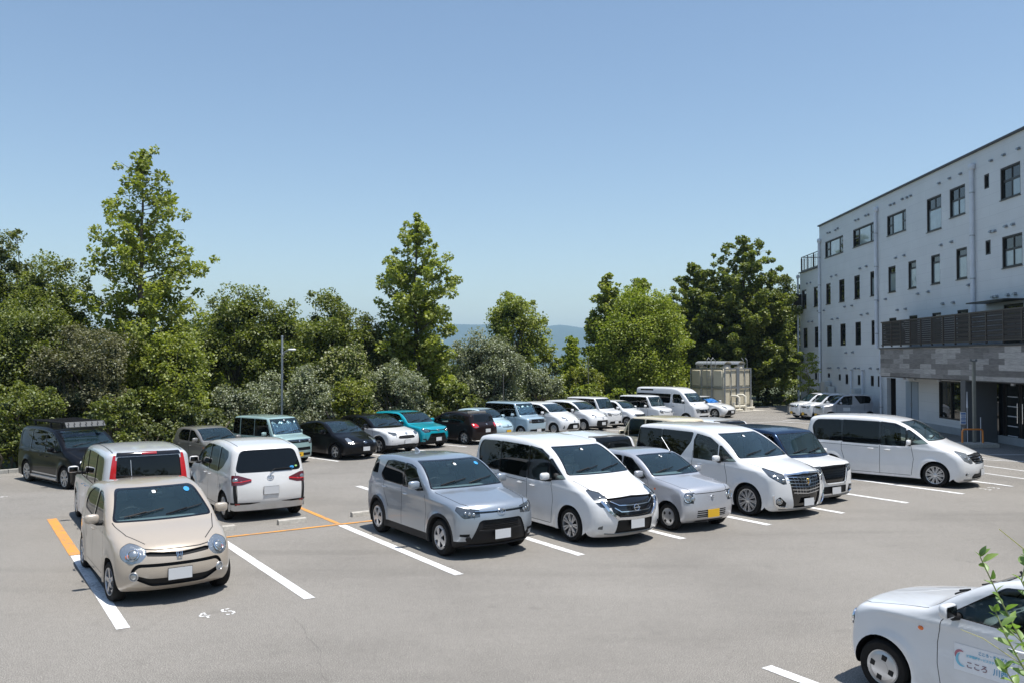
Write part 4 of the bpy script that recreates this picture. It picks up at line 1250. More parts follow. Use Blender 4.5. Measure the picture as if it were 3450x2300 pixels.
class Shell:
    def __init__(s, sp):
        s.sp = sp
        L, W, H = s.L, s.W, s.H = sp['L'], sp['W'], sp['H']
        q = sp.get('q', 1.0)
        s.zb = sp['belt']; s.tum = sp.get('tum', .12)
        s.rw = sp['wr']; s.ra = sp.get('arch', s.rw + .055)
        s.fu, s.ru = sp['fu'], sp['ru']
        P, t = resample(fillet(sp['prof']), int(120 * q))
        n = len(P)
        T = np.gradient(P, axis=0)
        T /= np.linalg.norm(T, axis=1)[:, None] + 1e-9
        NI = np.c_[T[:, 1], -T[:, 0]]                 # inward normal (profile runs front-bottom, up, back)
        rc = sp.get('rc', .08)
        E = P + NI * rc
        for _ in range(6):
            E[1:-1] = E[1:-1] * .5 + (E[:-2] + E[2:]) * .25
        E[:, 1] = np.maximum(E[:, 1], P[0, 1] + .005)
        umin, umax = P[:, 0].min(), P[:, 0].max()
        g = np.clip((P[:, 0] - umin) / (umax - umin), 0, 1) * .86 + t * .14
        g = np.maximum.accumulate(g)
        Bu = P[0, 0] + .02 + (P[-1, 0] - P[0, 0] - .04) * g
        zs = sp.get('sill', .2)
        B = np.c_[Bu, np.interp(Bu, [P[0, 0], P[0, 0] + .5, P[-1, 0] - .5, P[-1, 0]], [P[0, 1], zs, zs, P[-1, 1]])]
        M1, K, RR = int(10 * q) + 2, 5, int(22 * q) + 4
        cols = []
        cz = sp.get('crown', .035)
        up = np.clip(-NI[:, 1], 0, 1)
        for j in range(M1 + 1):
            f = j / M1
            cols.append(('s', f, P))
        rows = []
        hwE = s.hw(E[:, 0], E[:, 1])
        grid = []
        for j in range(M1 + 1):
            f = j / M1
            hwp = s.hw(P[:, 0], P[:, 1]) * (1 - rc / hwE)
            grid.append(np.c_[P[:, 0], hwp * f, P[:, 1]])
        for k in range(1, K + 1):
            a = pi / 2 * k / K
            pos = P + (E - P) * (1 - cos(a))
            fr = (hwE - rc + rc * sin(a)) / hwE
            grid.append(np.c_[pos[:, 0], s.hw(pos[:, 0], pos[:, 1]) * fr, pos[:, 1]])
        for k in range(1, RR + 1):
            f = k / RR
            pos = E * (1 - f) + B * f
            grid.append(np.c_[pos[:, 0], s.hw(pos[:, 0], pos[:, 1]), pos[:, 1]])
        G = np.array(grid)                             # (cols, n, 3)
        yr = np.abs(G[..., 1]) / (W / 2)
        upf = np.clip(1 - np.arange(len(G)) / (M1 + K + 3.0), 0, 1)
        G[..., 2] -= cz * yr ** 2 * up[None, :] * np.where(np.arange(len(G)) <= M1 + K, 1, np.maximum(0, 1 - (np.arange(len(G)) - M1 - K) / (RR * .5)))[:, None]
        fc, rcv = sp.get('fbow', .22), sp.get('rbow', .12)
        UF = sp.get('ulen', 1.5)
        u = G[..., 0].copy()
        G[..., 0] += fc * yr ** 2.4 * np.clip(1 - u / UF, 0, 1) ** 1.3
        G[..., 0] -= rcv * yr ** 2.6 * np.clip(1 - (L - u) / 1.1, 0, 1) ** 1.3
        s.G = G
        bm = s.bm = bmesh.new()
        nc = len(G)
        vs = [[bm.verts.new(G[j, i]) for i in range(n)] for j in range(nc)]
        for j in range(nc - 1):
            for i in range(n - 1):
                try: bm.faces.new((vs[j][i], vs[j][i + 1], vs[j + 1][i + 1], vs[j + 1][i]))
                except ValueError: pass
        bmesh.ops.remove_doubles(bm, verts=bm.verts, dist=1e-5)
        bm.normal_update()
        # outward check: the widest face must look to +y
        f = max(bm.faces, key=lambda f: f.calc_center_median().y - abs(f.calc_center_median().x - L / 2) * .1)
        if f.normal.y < 0:
            bmesh.ops.reverse_faces(bm, faces=bm.faces[:])
        bm.normal_update()
        s.bvh = BVHTree.FromBMesh(bm)
        s.lay = bm.faces.layers.int.new('tag')
        s.regions = [None]
        s.nverts0 = {}

    def hw(s, u, z):
        W, L, H, sp = s.W, s.L, s.H, s.sp
        zb = s.zb; zm = sp.get('zmax', .58)
        w = np.ones_like(z)
        w = np.where(z < zm, 1 - sp.get('low', .035) * (np.clip(zm - z, 0, 9) / zm) ** 2, w)
        w = np.where((z >= zm), 1 - .022 * (np.clip(z - zm, 0, zb - zm) / (zb - zm)) ** 2, w)
        w = w - s.tum * (np.clip((z - zb) / (H - zb), 0, 1.2)) ** 1.15
        w = w * (1 - sp.get('fw', .05) * np.clip(1 - u / 1.0, 0, 1) ** 2)
        w = w * (1 - sp.get('rwid', .05) * np.clip(1 - (L - u) / .9, 0, 1) ** 2)
        y = W / 2 * w
        y = y + .013 * np.exp(-((z - (zb - .075)) / .032) ** 2) - .010 * np.exp(-((z - (zb - .30)) / .12) ** 2) * sstep(u, s.fu + .2, s.fu + .7) * (1 - sstep(u, s.ru - .6, s.ru - .2))
        fl = sp.get('flare', .022)
        for c in (s.fu, s.ru):
            d = np.sqrt((u - c) ** 2 + (z - s.rw) ** 2)
            y = y + fl * np.exp(-((d - s.ra) / .075) ** 2) * np.where(d < s.ra, 1, 1)
        return y

    AX = {'side': ((1, 0, 0), (0, 0, 1), (0, 1, 0)), 'front': ((0, 1, 0), (0, 0, 1), (-1, 0, 0)),
          'rear': ((0, 1, 0), (0, 0, 1), (1, 0, 0)), 'top': ((1, 0, 0), (0, 1, 0), (0, 0, 1)),
          'fd': ((1, 1, 0), (0, 0, 1), (-.7, .7, 0)), 'rd': ((-1, 1, 0), (0, 0, 1), (.7, .7, 0))}

    def cut(s, axis, poly, reg, conv=True, only=None, ulim=None, nmin=.12, ymin=None):
        """clip the shell with a convex outline seen along an axis and give what lies inside to region reg"""
        g1, g2, d = [Vector(v) for v in s.AX[axis]]
        off = s.L if axis == 'rd' else 0.
        xs = [p[0] for p in poly]; zs = [p[1] for p in poly]
        x0, x1, z0, z1 = min(xs), max(xs), min(zs), max(zs)
        if reg not in s.regions: s.regions.append(reg)
        rid = s.regions.index(reg)
        half = s.L / 2
        cand = []
        ymin = (x0 * .86 if ymin is None else ymin) if axis in ('fd', 'rd') else -9
        for f in s.bm.faces:
            if f.normal.dot(d) < nmin: continue
            c = f.verts[0].co
            if c.y < ymin: continue
            if axis in ('front', 'fd') and c.x > half: continue
            if axis in ('rear', 'rd') and c.x < half: continue
            if ulim and not (ulim[0] <= c.x <= ulim[1]): continue
            if only is not None and f[s.lay] not in only: continue
            a = [v.co.dot(g1) + off for v in f.verts]
            if max(a) < x0 or min(a) > x1: continue
            b = [v.co.dot(g2) for v in f.verts]
            if max(b) < z0 or min(b) > z1: continue
            cand.append(f)
        n = len(poly)
        for i in range(n):
            if not cand: return []
            p, q = poly[i], poly[(i + 1) % n]
            e = (q[0] - p[0], q[1] - p[1])
            l = sqrt(e[0] ** 2 + e[1] ** 2)
            if l < 1e-6: continue
            n2 = (e[1] / l, -e[0] / l)                 # outward for a CCW outline
            no = g1 * n2[0] + g2 * n2[1]
            # a point on the plane
            k = n2[0] * (p[0] - off) + n2[1] * p[1]
            co = no * (k / no.dot(no))
            geom = set(cand)
            es = set(e_ for f in cand for e_ in f.edges)
            vs = set(v for f in cand for v in f.verts)
            r = bmesh.ops.bisect_plane(s.bm, geom=list(geom) + list(es) + list(vs), dist=1e-6, plane_co=co, plane_no=no)
            fs = set(x for x in r['geom'] if isinstance(x, bmesh.types.BMFace)) | set(f for f in cand if f.is_valid)
            cand = [f for f in fs if f.is_valid and (f.calc_center_median() - co).dot(no) < 0]
        for f in cand: f[s.lay] = rid
        return cand

    def surf(s, axis, a, b):
        """point and normal of the uncut shell under (a,b) seen along an axis; a<0 means the other side"""
        sg = -1 if (a < 0 and axis in ('front', 'rear')) or (b < 0 and axis == 'top') else 1
        if axis == 'front': o, d = Vector((-2, abs(a), b)), Vector((1, 0, 0))
        elif axis == 'rear': o, d = Vector((s.L + 2, abs(a), b)), Vector((-1, 0, 0))
        elif axis == 'side': o, d = Vector((a, 4, b)), Vector((0, -1, 0))
        elif axis == 'top': o, d = Vector((a, abs(b), 5)), Vector((0, 0, -1))
        elif axis == 'fd': o, d = Vector((a - 3, 3, b)), Vector((1, -1, 0)).normalized()
        elif axis == 'rd': o, d = Vector((s.L - a + 3, 3, b)), Vector((-1, -1, 0)).normalized()
        h = s.bvh.ray_cast(o, d)
        if h[0] is None:
            h = s.bvh.find_nearest(o + d * 2.5)
        p, nn = h[0], h[1]
        if nn.dot(d) > 0: nn = -nn
        return Vector((p.x, p.y * sg, p.z)), Vector((nn.x, nn.y * sg, nn.z))

    def X(s, p):                                        # shell coordinates -> object coordinates (front at +X)
        return Vector((s.L / 2 - p[0], p[1], p[2]))

    def emit(s, root, bodymats, q):
        """turn the regions into body and part meshes"""
        bm, lay = s.bm, s.lay
        bm.normal_update()
        bm.verts.index_update()
        vn = {v: v.normal.copy() for v in bm.verts}
        groups = {}
        for f in bm.faces: groups.setdefault(f[lay], []).append(f)
        out = {}
        bodyV, bodyF, bodyM = {}, [], []
        bmats = [bodymats]
        VL = []
        def bv(v):
            if v not in bodyV:
                bodyV[v] = len(VL); VL.append(v.co.copy())
            return bodyV[v]
        for rid, fs in groups.items():
            reg = s.regions[rid] if rid else None
            if reg is None or reg['kind'] == 'body':
                m = bodymats if reg is None else reg['mat']
                if m not in bmats: bmats.append(m)
                k = bmats.index(m)
                for f in fs:
                    bodyF.append([bv(v) for v in f.verts]); bodyM.append(k)
        nv = len(VL)
        vs = [s.X(p) for p in VL] + [s.X(Vector((p.x, -p.y, p.z))) for p in VL]
        fs2 = [f[::-1] for f in bodyF] + [[i + nv for i in f] for f in bodyF]
        me = bpy.data.meshes.new('body')
        me.from_pydata(vs, [], fs2)
        for m in bmats: me.materials.append(m)
        me.polygons.foreach_set('material_index', bodyM + bodyM)
        b2 = bmesh.new(); b2.from_mesh(me)
        cv = [v for v in b2.verts if abs(v.co.y) < 1e-4]
        bmesh.ops.remove_doubles(b2, verts=cv, dist=2e-4)
        b2.to_mesh(me); b2.free()
        me.polygons.foreach_set('use_smooth', [True] * len(me.polygons))
        me.set_sharp_from_angle(angle=R(44))
        me.update()
        body = link('body', me, root)
        parts = {}
        for rid, fs in groups.items():
            reg = s.regions[rid] if rid else None
            if reg is None or reg['kind'] != 'part': continue
            dep = reg.get('depth', .006); dv = reg.get('dir')
            # boundary
            ec = {}
            for f in fs:
                for e in f.edges: ec[e] = ec.get(e, 0) + 1
            vi = {}; P = []; FF = []; MM = []
            def gv(v):
                if v not in vi:
                    nrm = Vector(dv) if dv else -vn[v]
                    vi[v] = len(P); P.append(v.co + nrm * dep)
                return vi[v]
            for f in fs: FF.append([gv(v) for v in f.verts]); MM.append(0)
            oi = {}
            def ov(v):
                if v not in oi: oi[v] = len(P); P.append(v.co.copy())
                return oi[v]
            for f in fs:
                for lp in f.loops:
                    e = lp.edge
                    if ec[e] == 1 and abs(dep) > 1e-5:
                        a, b = lp.vert, lp.link_loop_next.vert
                        if abs(a.co.y) < 1e-4 and abs(b.co.y) < 1e-4: continue
                        FF.append([gv(b), gv(a), ov(a), ov(b)]); MM.append(1)
            centre = min(abs(p.y) for p in P) < 2e-3
            nv = len(P)
            Lh = [s.X(p) for p in P]; Rh = [s.X(Vector((p.x, -p.y, p.z))) for p in P]
            mats = [reg['mat'], reg.get('wall', BLACK)]
            def mk(vs, fs_, ms):
                me = bpy.data.meshes.new(reg['name'])
                me.from_pydata(vs, [], fs_)
                for m in mats: me.materials.append(m)
                me.polygons.foreach_set('material_index', ms)
                me.polygons.foreach_set('use_smooth', [True] * len(fs_))
                me.set_sharp_from_angle(angle=R(40))
                me.update()
                return link(reg['name'], me, root)
            F1 = [f[::-1] for f in FF]; F2 = [[i + nv for i in f] for f in FF]
            if centre: parts.setdefault(reg['name'], []).append(mk(Lh + Rh, F1 + F2, MM + MM))
            else:
                parts.setdefault(reg['name'], []).append(mk(Lh, F1, MM))
                parts[reg['name']].append(mk(Rh, FF, MM))
        bm.free()
        return body, parts

WHEEL = {}
def wheel_meshes(style, r, w=.19):
    key = (style, round(r, 3))
    if key in WHEEL: return WHEEL[key]
    # axis along local Y, outer face towards +Y
    My = Matrix.Rotation(-pi / 2, 4, 'X')
    t = MB(); h = w / 2
    rr = r * {'cap4': .64, 'cap5': .66, 'cap8': .66, 'al5': .68, 'al6': .68, 'al10': .74, 'al12': .76, 'al7': .72, 'dark5': .7}.get(style, .68)
    prof = [(rr * .98, -h), (rr + .012, -h), (r - .035, -h - .006), (r - .012, -h + .012), (r, -h + .035), (r, h - .035), (r - .012, h - .012), (r - .03, h + .004), (rr + .02, h + .004), (rr + .004, h - .004), (rr * .985, h - .03)]
    t.lathe(prof, RUBBER, 40, My)
    tm = t.mesh('tyre', 40)
    m = MB()
    capc = SILVER
    m.lathe([(0.0, -.02), (rr * .99, -.02), (rr * .99, -h)], BLACK if style != 'al10' else DRIM, 32, My)      # dark inside, brake area
    m.lathe([(rr * .62, h - .10), (0.0, h - .10)], STEEL, 28, My)                                          # brake disc
    lip = [(rr, h - .012), (rr * .985, h + .002), (rr * .93, h - .001), (rr * .90, h - .03), (rr * .9, h - .08)]
    m.lathe(lip, capc, 40, My)
    def spoke(a, w0, w1, r0, r1, z0, z1, mat, th=.03):
        ca, sa = cos(a), sin(a)
        def pt(rad, off, z): return My @ Vector((rad * ca - off * sa, rad * sa + off * ca, z))
        vs = [pt(r0, -w0, z0), pt(r0, w0, z0), pt(r1, w1, z1), pt(r1, -w1, z1), pt(r0, -w0 * .9, z0 - th), pt(r0, w0 * .9, z0 - th), pt(r1, w1 * .9, z1 - th), pt(r1, -w1 * .9, z1 - th)]
        m.add(vs, [(0, 1, 2, 3), (4, 7, 6, 5), (0, 4, 5, 1), (1, 5, 6, 2), (2, 6, 7, 3), (3, 7, 4, 0)], mat)
    if style == 'cap4':
        m.lathe([(rr * .93, h + .003), (rr * .74, h + .014)], capc, 40, My)
        m.lathe([(rr * .40, h + .02), (rr * .1, h + .024), (0.0, h + .024)], capc, 32, My)
        m.lathe([(rr * .93, h + .003), (rr * .74, h + .011), (rr * .40, h + .018), (rr * .39, h + .0)], capc, 40, My)
        for k in range(4):
            a = k * pi / 2 + .78
            c = My @ Vector((rr * .59 * cos(a), rr * .59 * sin(a), h + .013))
            m.box(c, (rr * .34, .012, rr * .34), BLACK, Matrix.Rotation(-a, 4, 'Y'), bevel=.02)  # black blocks set on the cap stand for the shade in its holes
    elif style in ('cap5', 'cap8'):
        nsp = 5 if style == 'cap5' else 8
        m.lathe([(rr * .93, h + .003), (rr * .80, h + .012), (rr * .78, h)], capc, 40, My)
        m.lathe([(rr * .34, h), (rr * .33, h + .02), (rr * .1, h + .024), (0.0, h + .024)], capc, 32, My)
        for k in range(nsp):
            a = k * 2 * pi / nsp + .3
            spoke(a, rr * .14, rr * .25 if nsp == 5 else rr * .17, rr * .25, rr * .85, h + .018, h + .008, capc, .02)
    else:
        nsp = {'al5': 5, 'al6': 6, 'al7': 7, 'al10': 10, 'al12': 10, 'dark5': 5}[style]
        sm = capc
        for k in range(nsp):
            a = k * 2 * pi / nsp + .2
            if style in ('al10', 'al12'):
                spoke(a - .1, .009, .012, rr * .12, rr * .96, h - .012, h - .004, sm)
                spoke(a + .1, .009, .012, rr * .12, rr * .96, h - .012, h - .004, sm)
            elif style == 'al7':
                spoke(a - .14, .012, .02, rr * .12, rr * .96, h - .015, h - .004, sm)
                spoke(a + .14, .012, .02, rr * .12, rr * .96, h - .015, h - .004, sm)
            else:
                spoke(a, .034, .026, rr * .15, rr * .95, h - .012, h - .006, sm)
        m.lathe([(rr * .2, h - .03), (rr * .2, h - .008), (rr * .12, h), (0.0, h)], sm, 24, My)
    for k in range(5):
        a = k * 2 * pi / 5
        c = My @ Vector((rr * .16 * cos(a), rr * .16 * sin(a), h + .001))
    rm = m.mesh('rim', 30)
    hub = MB(); hub.lathe([(0.0, -h + .02), (.07, -h + .02), (.07, h - .03), (0.0, h - .03)], BLACK, 16, My)
    hm = hub.mesh('wheel', 40)
    WHEEL[key] = (hm, tm, rm)
    return WHEEL[key]

def seat_mesh(x, y, mat, wide=.5, zs=.0, tall=1.0):
    m = MB()
    m.box((x, y, .52 + zs), (.5, wide, .16), mat, bevel=.05)
    m.box((x - .27, y, .83 + zs), (.13, wide * .94, .60 * tall), mat, Matrix.Rotation(R(-14), 4, 'Y'), bevel=.05)
    hr = [y] if wide < .8 else [y - wide * .3, y + wide * .3]
    for yy in hr: m.box((x - .38, yy, 1.20 + zs), (.09, .26, .17), mat, Matrix.Rotation(R(-12), 4, 'Y'), bevel=.035)
    return m

def spans(axis, pts):
    return axis in ('front', 'rear') and min(abs(a) for a, b in pts) < 1e-6
def bar_on(sh, mb, axis, pts, w, t, mat, out=.004, n=None, sides=(1, -1)):
    """a flat moulding that follows the shell; pts are (a,b) seen along the axis"""
    den = []
    for i in range(len(pts) - 1):
        k = n or max(2, int(max(abs(pts[i + 1][0] - pts[i][0]), abs(pts[i + 1][1] - pts[i][1])) / .06) + 1)
        for j in range(k): 
            f = j / k
            den.append((pts[i][0] * (1 - f) + pts[i + 1][0] * f, pts[i][1] * (1 - f) + pts[i + 1][1] * f))
    den.append(pts[-1])
    for sg in sides:
        P = []; Nn = []
        for a, b in den:
            p, nn = sh.surf(axis, a, b)
            P.append(sh.X(Vector((p.x, p.y * sg, p.z)))); Nn.append(Vector((-nn.x, nn.y * sg, nn.z)))
        vs = []; fs = []
        for i, p in enumerate(P):
            tt = (P[min(i + 1, len(P) - 1)] - P[max(i - 1, 0)]).normalized()
            nn = Nn[i]; bb = tt.cross(nn).normalized()
            c = p + nn * out
            vs += [c - bb * w / 2 - nn * .01, c - bb * w / 2 * .8 + nn * t, c + bb * w / 2 * .8 + nn * t, c + bb * w / 2 - nn * .01]
        for i in range(len(P) - 1):
            for k in range(3):
                fs.append((i * 4 + k, (i + 1) * 4 + k, (i + 1) * 4 + k + 1, i * 4 + k + 1))
        fs += [(0, 1, 2, 3), tuple(len(P) * 4 - 4 + k for k in (3, 2, 1, 0))]
        if sg < 0: fs = [f[::-1] for f in fs]
        mb.add(vs, fs, mat)

def ring_on(sh, mb, axis, a, b, rx, rz, th, mat, out=.008, n=24, sides=(1, -1)):
    for sg in sides:
        pts = []
        p0, n0 = sh.surf(axis, a, b)
        tx = Vector((0, 0, 1)).cross(n0).normalized(); tz = n0.cross(tx)
        for k in range(n + 1):
            w = 2 * pi * k / n
            p = p0 + tx * rx * cos(w) + tz * rz * sin(w) + n0 * out
            pts.append(sh.X(Vector((p.x, p.y * sg, p.z))))
        mb.tube(pts, th, mat, 6, cap=False)
        if abs(a) < 1e-6 and axis in ('front', 'rear'): break

def ball_on(sh, mb, axis, a, b, r, mat, flat=.4, sides=(1, -1), rz=None, out=0.):
    for sg in sides:
        p0, n0 = sh.surf(axis, a, b)
        tx = Vector((0, 0, 1)).cross(n0).normalized(); tz = n0.cross(tx)
        vs = []; fs = []; nl, nk = 5, 16
        for i in range(nl + 1):
            f = pi / 2 * i / nl
            for k in range(nk):
                w = 2 * pi * k / nk
                p = p0 + (tx * cos(w) * r + tz * sin(w) * (rz or r)) * cos(f) + n0 * (r * flat * sin(f) + out)
                vs.append(sh.X(Vector((p.x, p.y * sg, p.z))))
        for i in range(nl):
            for k in range(nk):
                fs.append((i * nk + k, i * nk + (k + 1) % nk, (i + 1) * nk + (k + 1) % nk, (i + 1) * nk + k))
        if sg < 0: fs = [f[::-1] for f in fs]
        mb.add(vs, fs, mat)
        if abs(a) < 1e-6 and axis in ('front', 'rear'): break

def emblem(sh, root, kind, axis, z, size=.07, mat=None):
    m = MB(); mat = mat or CHROME
    p0, n0 = sh.surf(axis, 0, z)
    tx = Vector((0, 1, 0)); tz = n0.cross(tx) * (1 if n0.cross(tx).z > 0 else -1)
    def W(a, b, o=.014): return sh.X(p0 + tx * a + tz * b + n0 * o)
    def ell(cx, cz, rx, rz, th): m.tube([W(cx + rx * cos(2 * pi * k / 28), cz + rz * sin(2 * pi * k / 28)) for k in range(29)], th, mat, 6, False)
    s_ = size
    if kind == 'ovals':
        ell(0, 0, s_, s_ * .66, .006); ell(0, s_ * .2, s_ * .62, s_ * .24, .005); ell(0, 0, s_ * .24, s_ * .62, .005)
    elif kind == 'ringbar':
        ell(0, 0, s_ * .85, s_ * .85, .009); m.tube([W(-s_ * 1.15, 0, .018), W(s_ * 1.15, 0, .018)], s_ * .17, mat, 8)
    elif kind == 'ess':
        pts = [(.75, .35), (0, .95), (-.75, .35), (.45, -.3), (.1, -.5), (-.75, -.35), (0, -.95), (.75, -.35), (-.45, .3), (-.1, .5)]
        for i in range(len(pts)):
            a, b = pts[i], pts[(i + 1) % len(pts)]
            m.tube([W(a[0] * s_ * .8, a[1] * s_ * .8), W(b[0] * s_ * .8, b[1] * s_ * .8)], .0075, mat, 6)
    elif kind == 'crest':
        pts = [(-.6, .8), (.6, .8), (.7, 0), (0, -1), (-.7, 0), (-.6, .8)]
        m.tube([W(a * s_, b * s_) for a, b in pts], .008, CHROME, 6)
        gold = pbr('gold', (.75, .5, .15), .25, 1.0)
        m.tube([W(a * s_, b * s_, .016) for a, b in [(.3, .5), (-.2, .3), (.2, -.1), (-.2, -.3), (0, -.6)]], .011, gold, 6)
    elif kind == 'box':
        pts = [(-.8, .8), (.8, .8), (.6, -.8), (-.6, -.8), (-.8, .8)]
        m.tube([W(a * s_, b * s_) for a, b in pts], .007, mat, 6)
        m.tube([W(-.35 * s_, .5 * s_), W(-.3 * s_, -.5 * s_)], .006, mat, 6); m.tube([W(.35 * s_, .5 * s_), W(.3 * s_, -.5 * s_)], .006, mat, 6); m.tube([W(-.3 * s_, 0), W(.3 * s_, 0)], .006, mat, 6)
    return m.build('emblem', root, 40)

def make_car(sp, paintm, loc, heading, name, label, cat, group=None, over=None):
    sp = dict(sp); sp.update(over or {})
    L, W, H = sp['L'], sp['W'], sp['H']
    q = sp.get('q', 1.0)
    near = sp.get('near', False)
    root = empty(name, (loc[0], loc[1], 0), heading, label, cat, group)
    sh = Shell(sp)
    REG = {}
    def reg(nm, mat, kind='part', depth=.006, **kw):
        key = (nm, mat.name, kind, depth, kw.get('uid'))
        if key not in REG:
            REG[key] = dict(name=nm, mat=mat, kind=kind, depth=depth, **kw)
        return REG[key]
    seam = reg('seam', BLACK, 'body')
    # two-tone roof
    tt = sp.get('twotone')
    if tt:
        roofm = tt[0]
        sh.cut('side', [(-1, tt[1]), (L + 1, tt[1]), (L + 1, 4), (-1, 4)], reg('roofpaint', roofm, 'body'), nmin=-2)
        if len(tt) > 2:
            pass
    # panel seams
    for ax, pl, w in sp.get('seams', []):
        for i in range(len(pl) - 1):
            (a0, b0), (a1, b1) = pl[i], pl[i + 1]
            l = sqrt((a1 - a0) ** 2 + (b1 - b0) ** 2); nx, nz = -(b1 - b0) / l * w / 2, (a1 - a0) / l * w / 2
            ex, ez = (a1 - a0) / l * w * .3, (b1 - b0) / l * w * .3
            sh.cut(ax, rpoly([(a0 + nx - ex, b0 + nz - ez), (a0 - nx - ex, b0 - nz - ez), (a1 - nx + ex, b1 - nz + ez), (a1 + nx + ex, b1 + nz + ez)], 0), seam)
    # black or coloured areas that stay in the body, then recessed parts, in the order given
    ZONE = {'b': BLACK, 'gb': GLOSSB, 'ch': CHROME, 'pv': PRIV, 'red': RED, 'redb': REDB, 'dred': DRED, 'lamp': LAMP, 'lampd': LAMPD, 'p': paintm, 'am': AMBER, 'sil': SILVER}
    arches = [(sh.fu, 1), (sh.ru, 0)]
    if sp.get('clad'):
        cl = sp['clad']
        for c, _ in arches:
            sh.cut('side', circ(c, sh.rw, sh.ra + cl, 30), reg('clad', BLACK, 'body'), nmin=.0)
        z1 = sp.get('cladz', .36)
        sh.cut('side', [(.0, 0), (L, 0), (L, z1), (.0, z1)], reg('clad', BLACK, 'body'), nmin=-.5)
    for ft in sp.get('feat', []):
        nm, ax, poly, mk, kind = ft[:5]
        dep = ft[5] if len(ft) > 5 else .012
        r = ft[6] if len(ft) > 6 else .03
        kw = ft[7] if len(ft) > 7 else {}
        mat = ZONE[mk] if isinstance(mk, str) else mk
        k2 = {}
        if mk in ('lamp', 'lampd', 'red', 'redb', 'dred'): k2['wall'] = GLOSSB
        sh.cut(ax, rpoly(poly, r), reg(nm, mat, kind, dep, uid=ft[8] if len(ft) > 8 else None, **k2), **kw)
    # side glass: black surround first, then the panes
    for poly, mk, r in sp['win']:
        P = rpoly(poly, r)
        c = np.mean(np.array(P), axis=0)
        big = [tuple(c + (np.array(p) - c) * (1 + .022 / max(.08, np.linalg.norm(np.array(p) - c) * .55) * .5)) for p in P]
        sh.cut('side', big, reg('surround', GLOSSB, 'body'), nmin=.05)
    for poly, mk, r in sp['win']:
        sh.cut('side', rpoly(poly, r), reg('window', PRIV if mk == 'priv' else SIDEG, 'part', .010, uid=str(poly[0])), nmin=.05)
    wn_ = sp['win']
    for i in sp.get('bpil', []):
        A, B = np.array(wn_[i][0]), np.array(wn_[i + 1][0])
        xa, xb = A[:, 0].max() - .05, B[:, 0].min() + .05
        ea = A[A[:, 0] > A[:, 0].max() - .02]; eb = B[B[:, 0] < B[:, 0].min() + .02]
        z0_ = max(ea[:, 1].min(), eb[:, 1].min()) - .0; z1_ = min(ea[:, 1].max() if len(ea) > 1 else 9, eb[:, 1].max() if len(eb) > 1 else 9) + .0
        if z1_ > 8 or z1_ - z0_ < .1: continue
        sh.cut('side', [(xa, z0_), (xb, z0_), (xb, z1_), (xa, z1_)], reg('surround', GLOSSB, 'body'), nmin=.05, only=(0, sh.regions.index(REG[('roofpaint', tt[0].name, 'body', .006, None)]) if tt else 0, sh.regions.index(seam) if seam in sh.regions else 0))
    # windscreen and rear window
    zA, yA, zB, yB = sp['ws'][:4]
    wsr = sp['ws'][4] if len(sp['ws']) > 4 else .06
    sh.cut('front', rpoly([(-.4, zA - .02), (yA + .02, zA - .02), (yB + .02, zB + .018), (-.4, zB + .018)], [0, wsr, wsr, 0]), reg('surround', GLOSSB, 'body'), ulim=(sp.get('cowlu', .4), L))
    sh.cut('front', rpoly([(-.4, zA), (yA - .01, zA), (yB - .01, zB), (-.4, zB)], [0, wsr, wsr, 0]), reg('windscreen', WIND, 'part', .004), ulim=(sp.get('cowlu', .4), L))
    if sp.get('rwin'):
        zA2, yA2, zB2, yB2 = sp['rwin'][:4]
        rr_ = sp['rwin'][4] if len(sp['rwin']) > 4 else .07
        if sp.get('rwsur', True):
            sh.cut('rear', rpoly([(-.4, zA2 - .015), (yA2 + .015, zA2 - .015), (yB2 + .015, zB2 + .015), (-.4, zB2 + .015)], [0, rr_, rr_, 0]), reg('surround', GLOSSB, 'body'), nmin=.03)
        sh.cut('rear', rpoly([(-.4, zA2), (yA2, zA2), (yB2, zB2), (-.4, zB2)], [0, rr_, rr_, 0]), reg('rear_window', PRIV, 'part', .006), nmin=.03)
    # wheel arches
    for c, fr in arches:
        sh.cut('side', circ(c, sh.rw, sh.ra, 32), reg('wheel_arch', BLACK, 'part', .26, dir=(0, -1, 0), uid=fr), nmin=-.2)
    body, parts = sh.emit(root, paintm, q)
    # under floor
    m = MB()
    m.box((0, 0, .28), (L - .50, W - .62, .12), BLACK)
    uc = L / 2 - (sh.fu + sh.ru) / 2
    m.box((uc, 0, .262), (sh.ru - sh.fu - 2 * sh.ra - .02, W - .10, .10), BLACK)
    m.box((L / 2 - .20 - (sh.fu - sh.ra) / 2, 0, .275), (max(.1, sh.fu - sh.ra - .30), W - .80, .10), BLACK)
    m.box((-L / 2 + .08 + (L - sh.ru - sh.ra) / 2, 0, .262), (max(.1, L - sh.ru - sh.ra - .24), W - .40, .10), BLACK)
    m.build('underbody', root)
    # wheels
    hm, tm, rm = wheel_meshes(sp.get('wheel', 'cap5'), sh.rw)
    tw = W / 2 - .11
    for c, fr in arches:
        for sg in (1, -1):
            wo_ = link('wheel', hm, root)
            wo_.location = (L / 2 - c, sg * tw, sh.rw)
            wo_.rotation_euler = (0, c * 7.3 + (0 if sg > 0 else 1.3), 0) if sg > 0 else (0, c * 3.1, pi)
            if fr and sp.get('steer'): wo_.rotation_euler[2] += sp['steer']
            link('tyre', tm, wo_); link('rim', rm, wo_)
    # mirrors
    mu, mz = sp['mir']
    mcol = sp.get('mircol', paintm)
    ms = sp.get('mirs', 1.0)
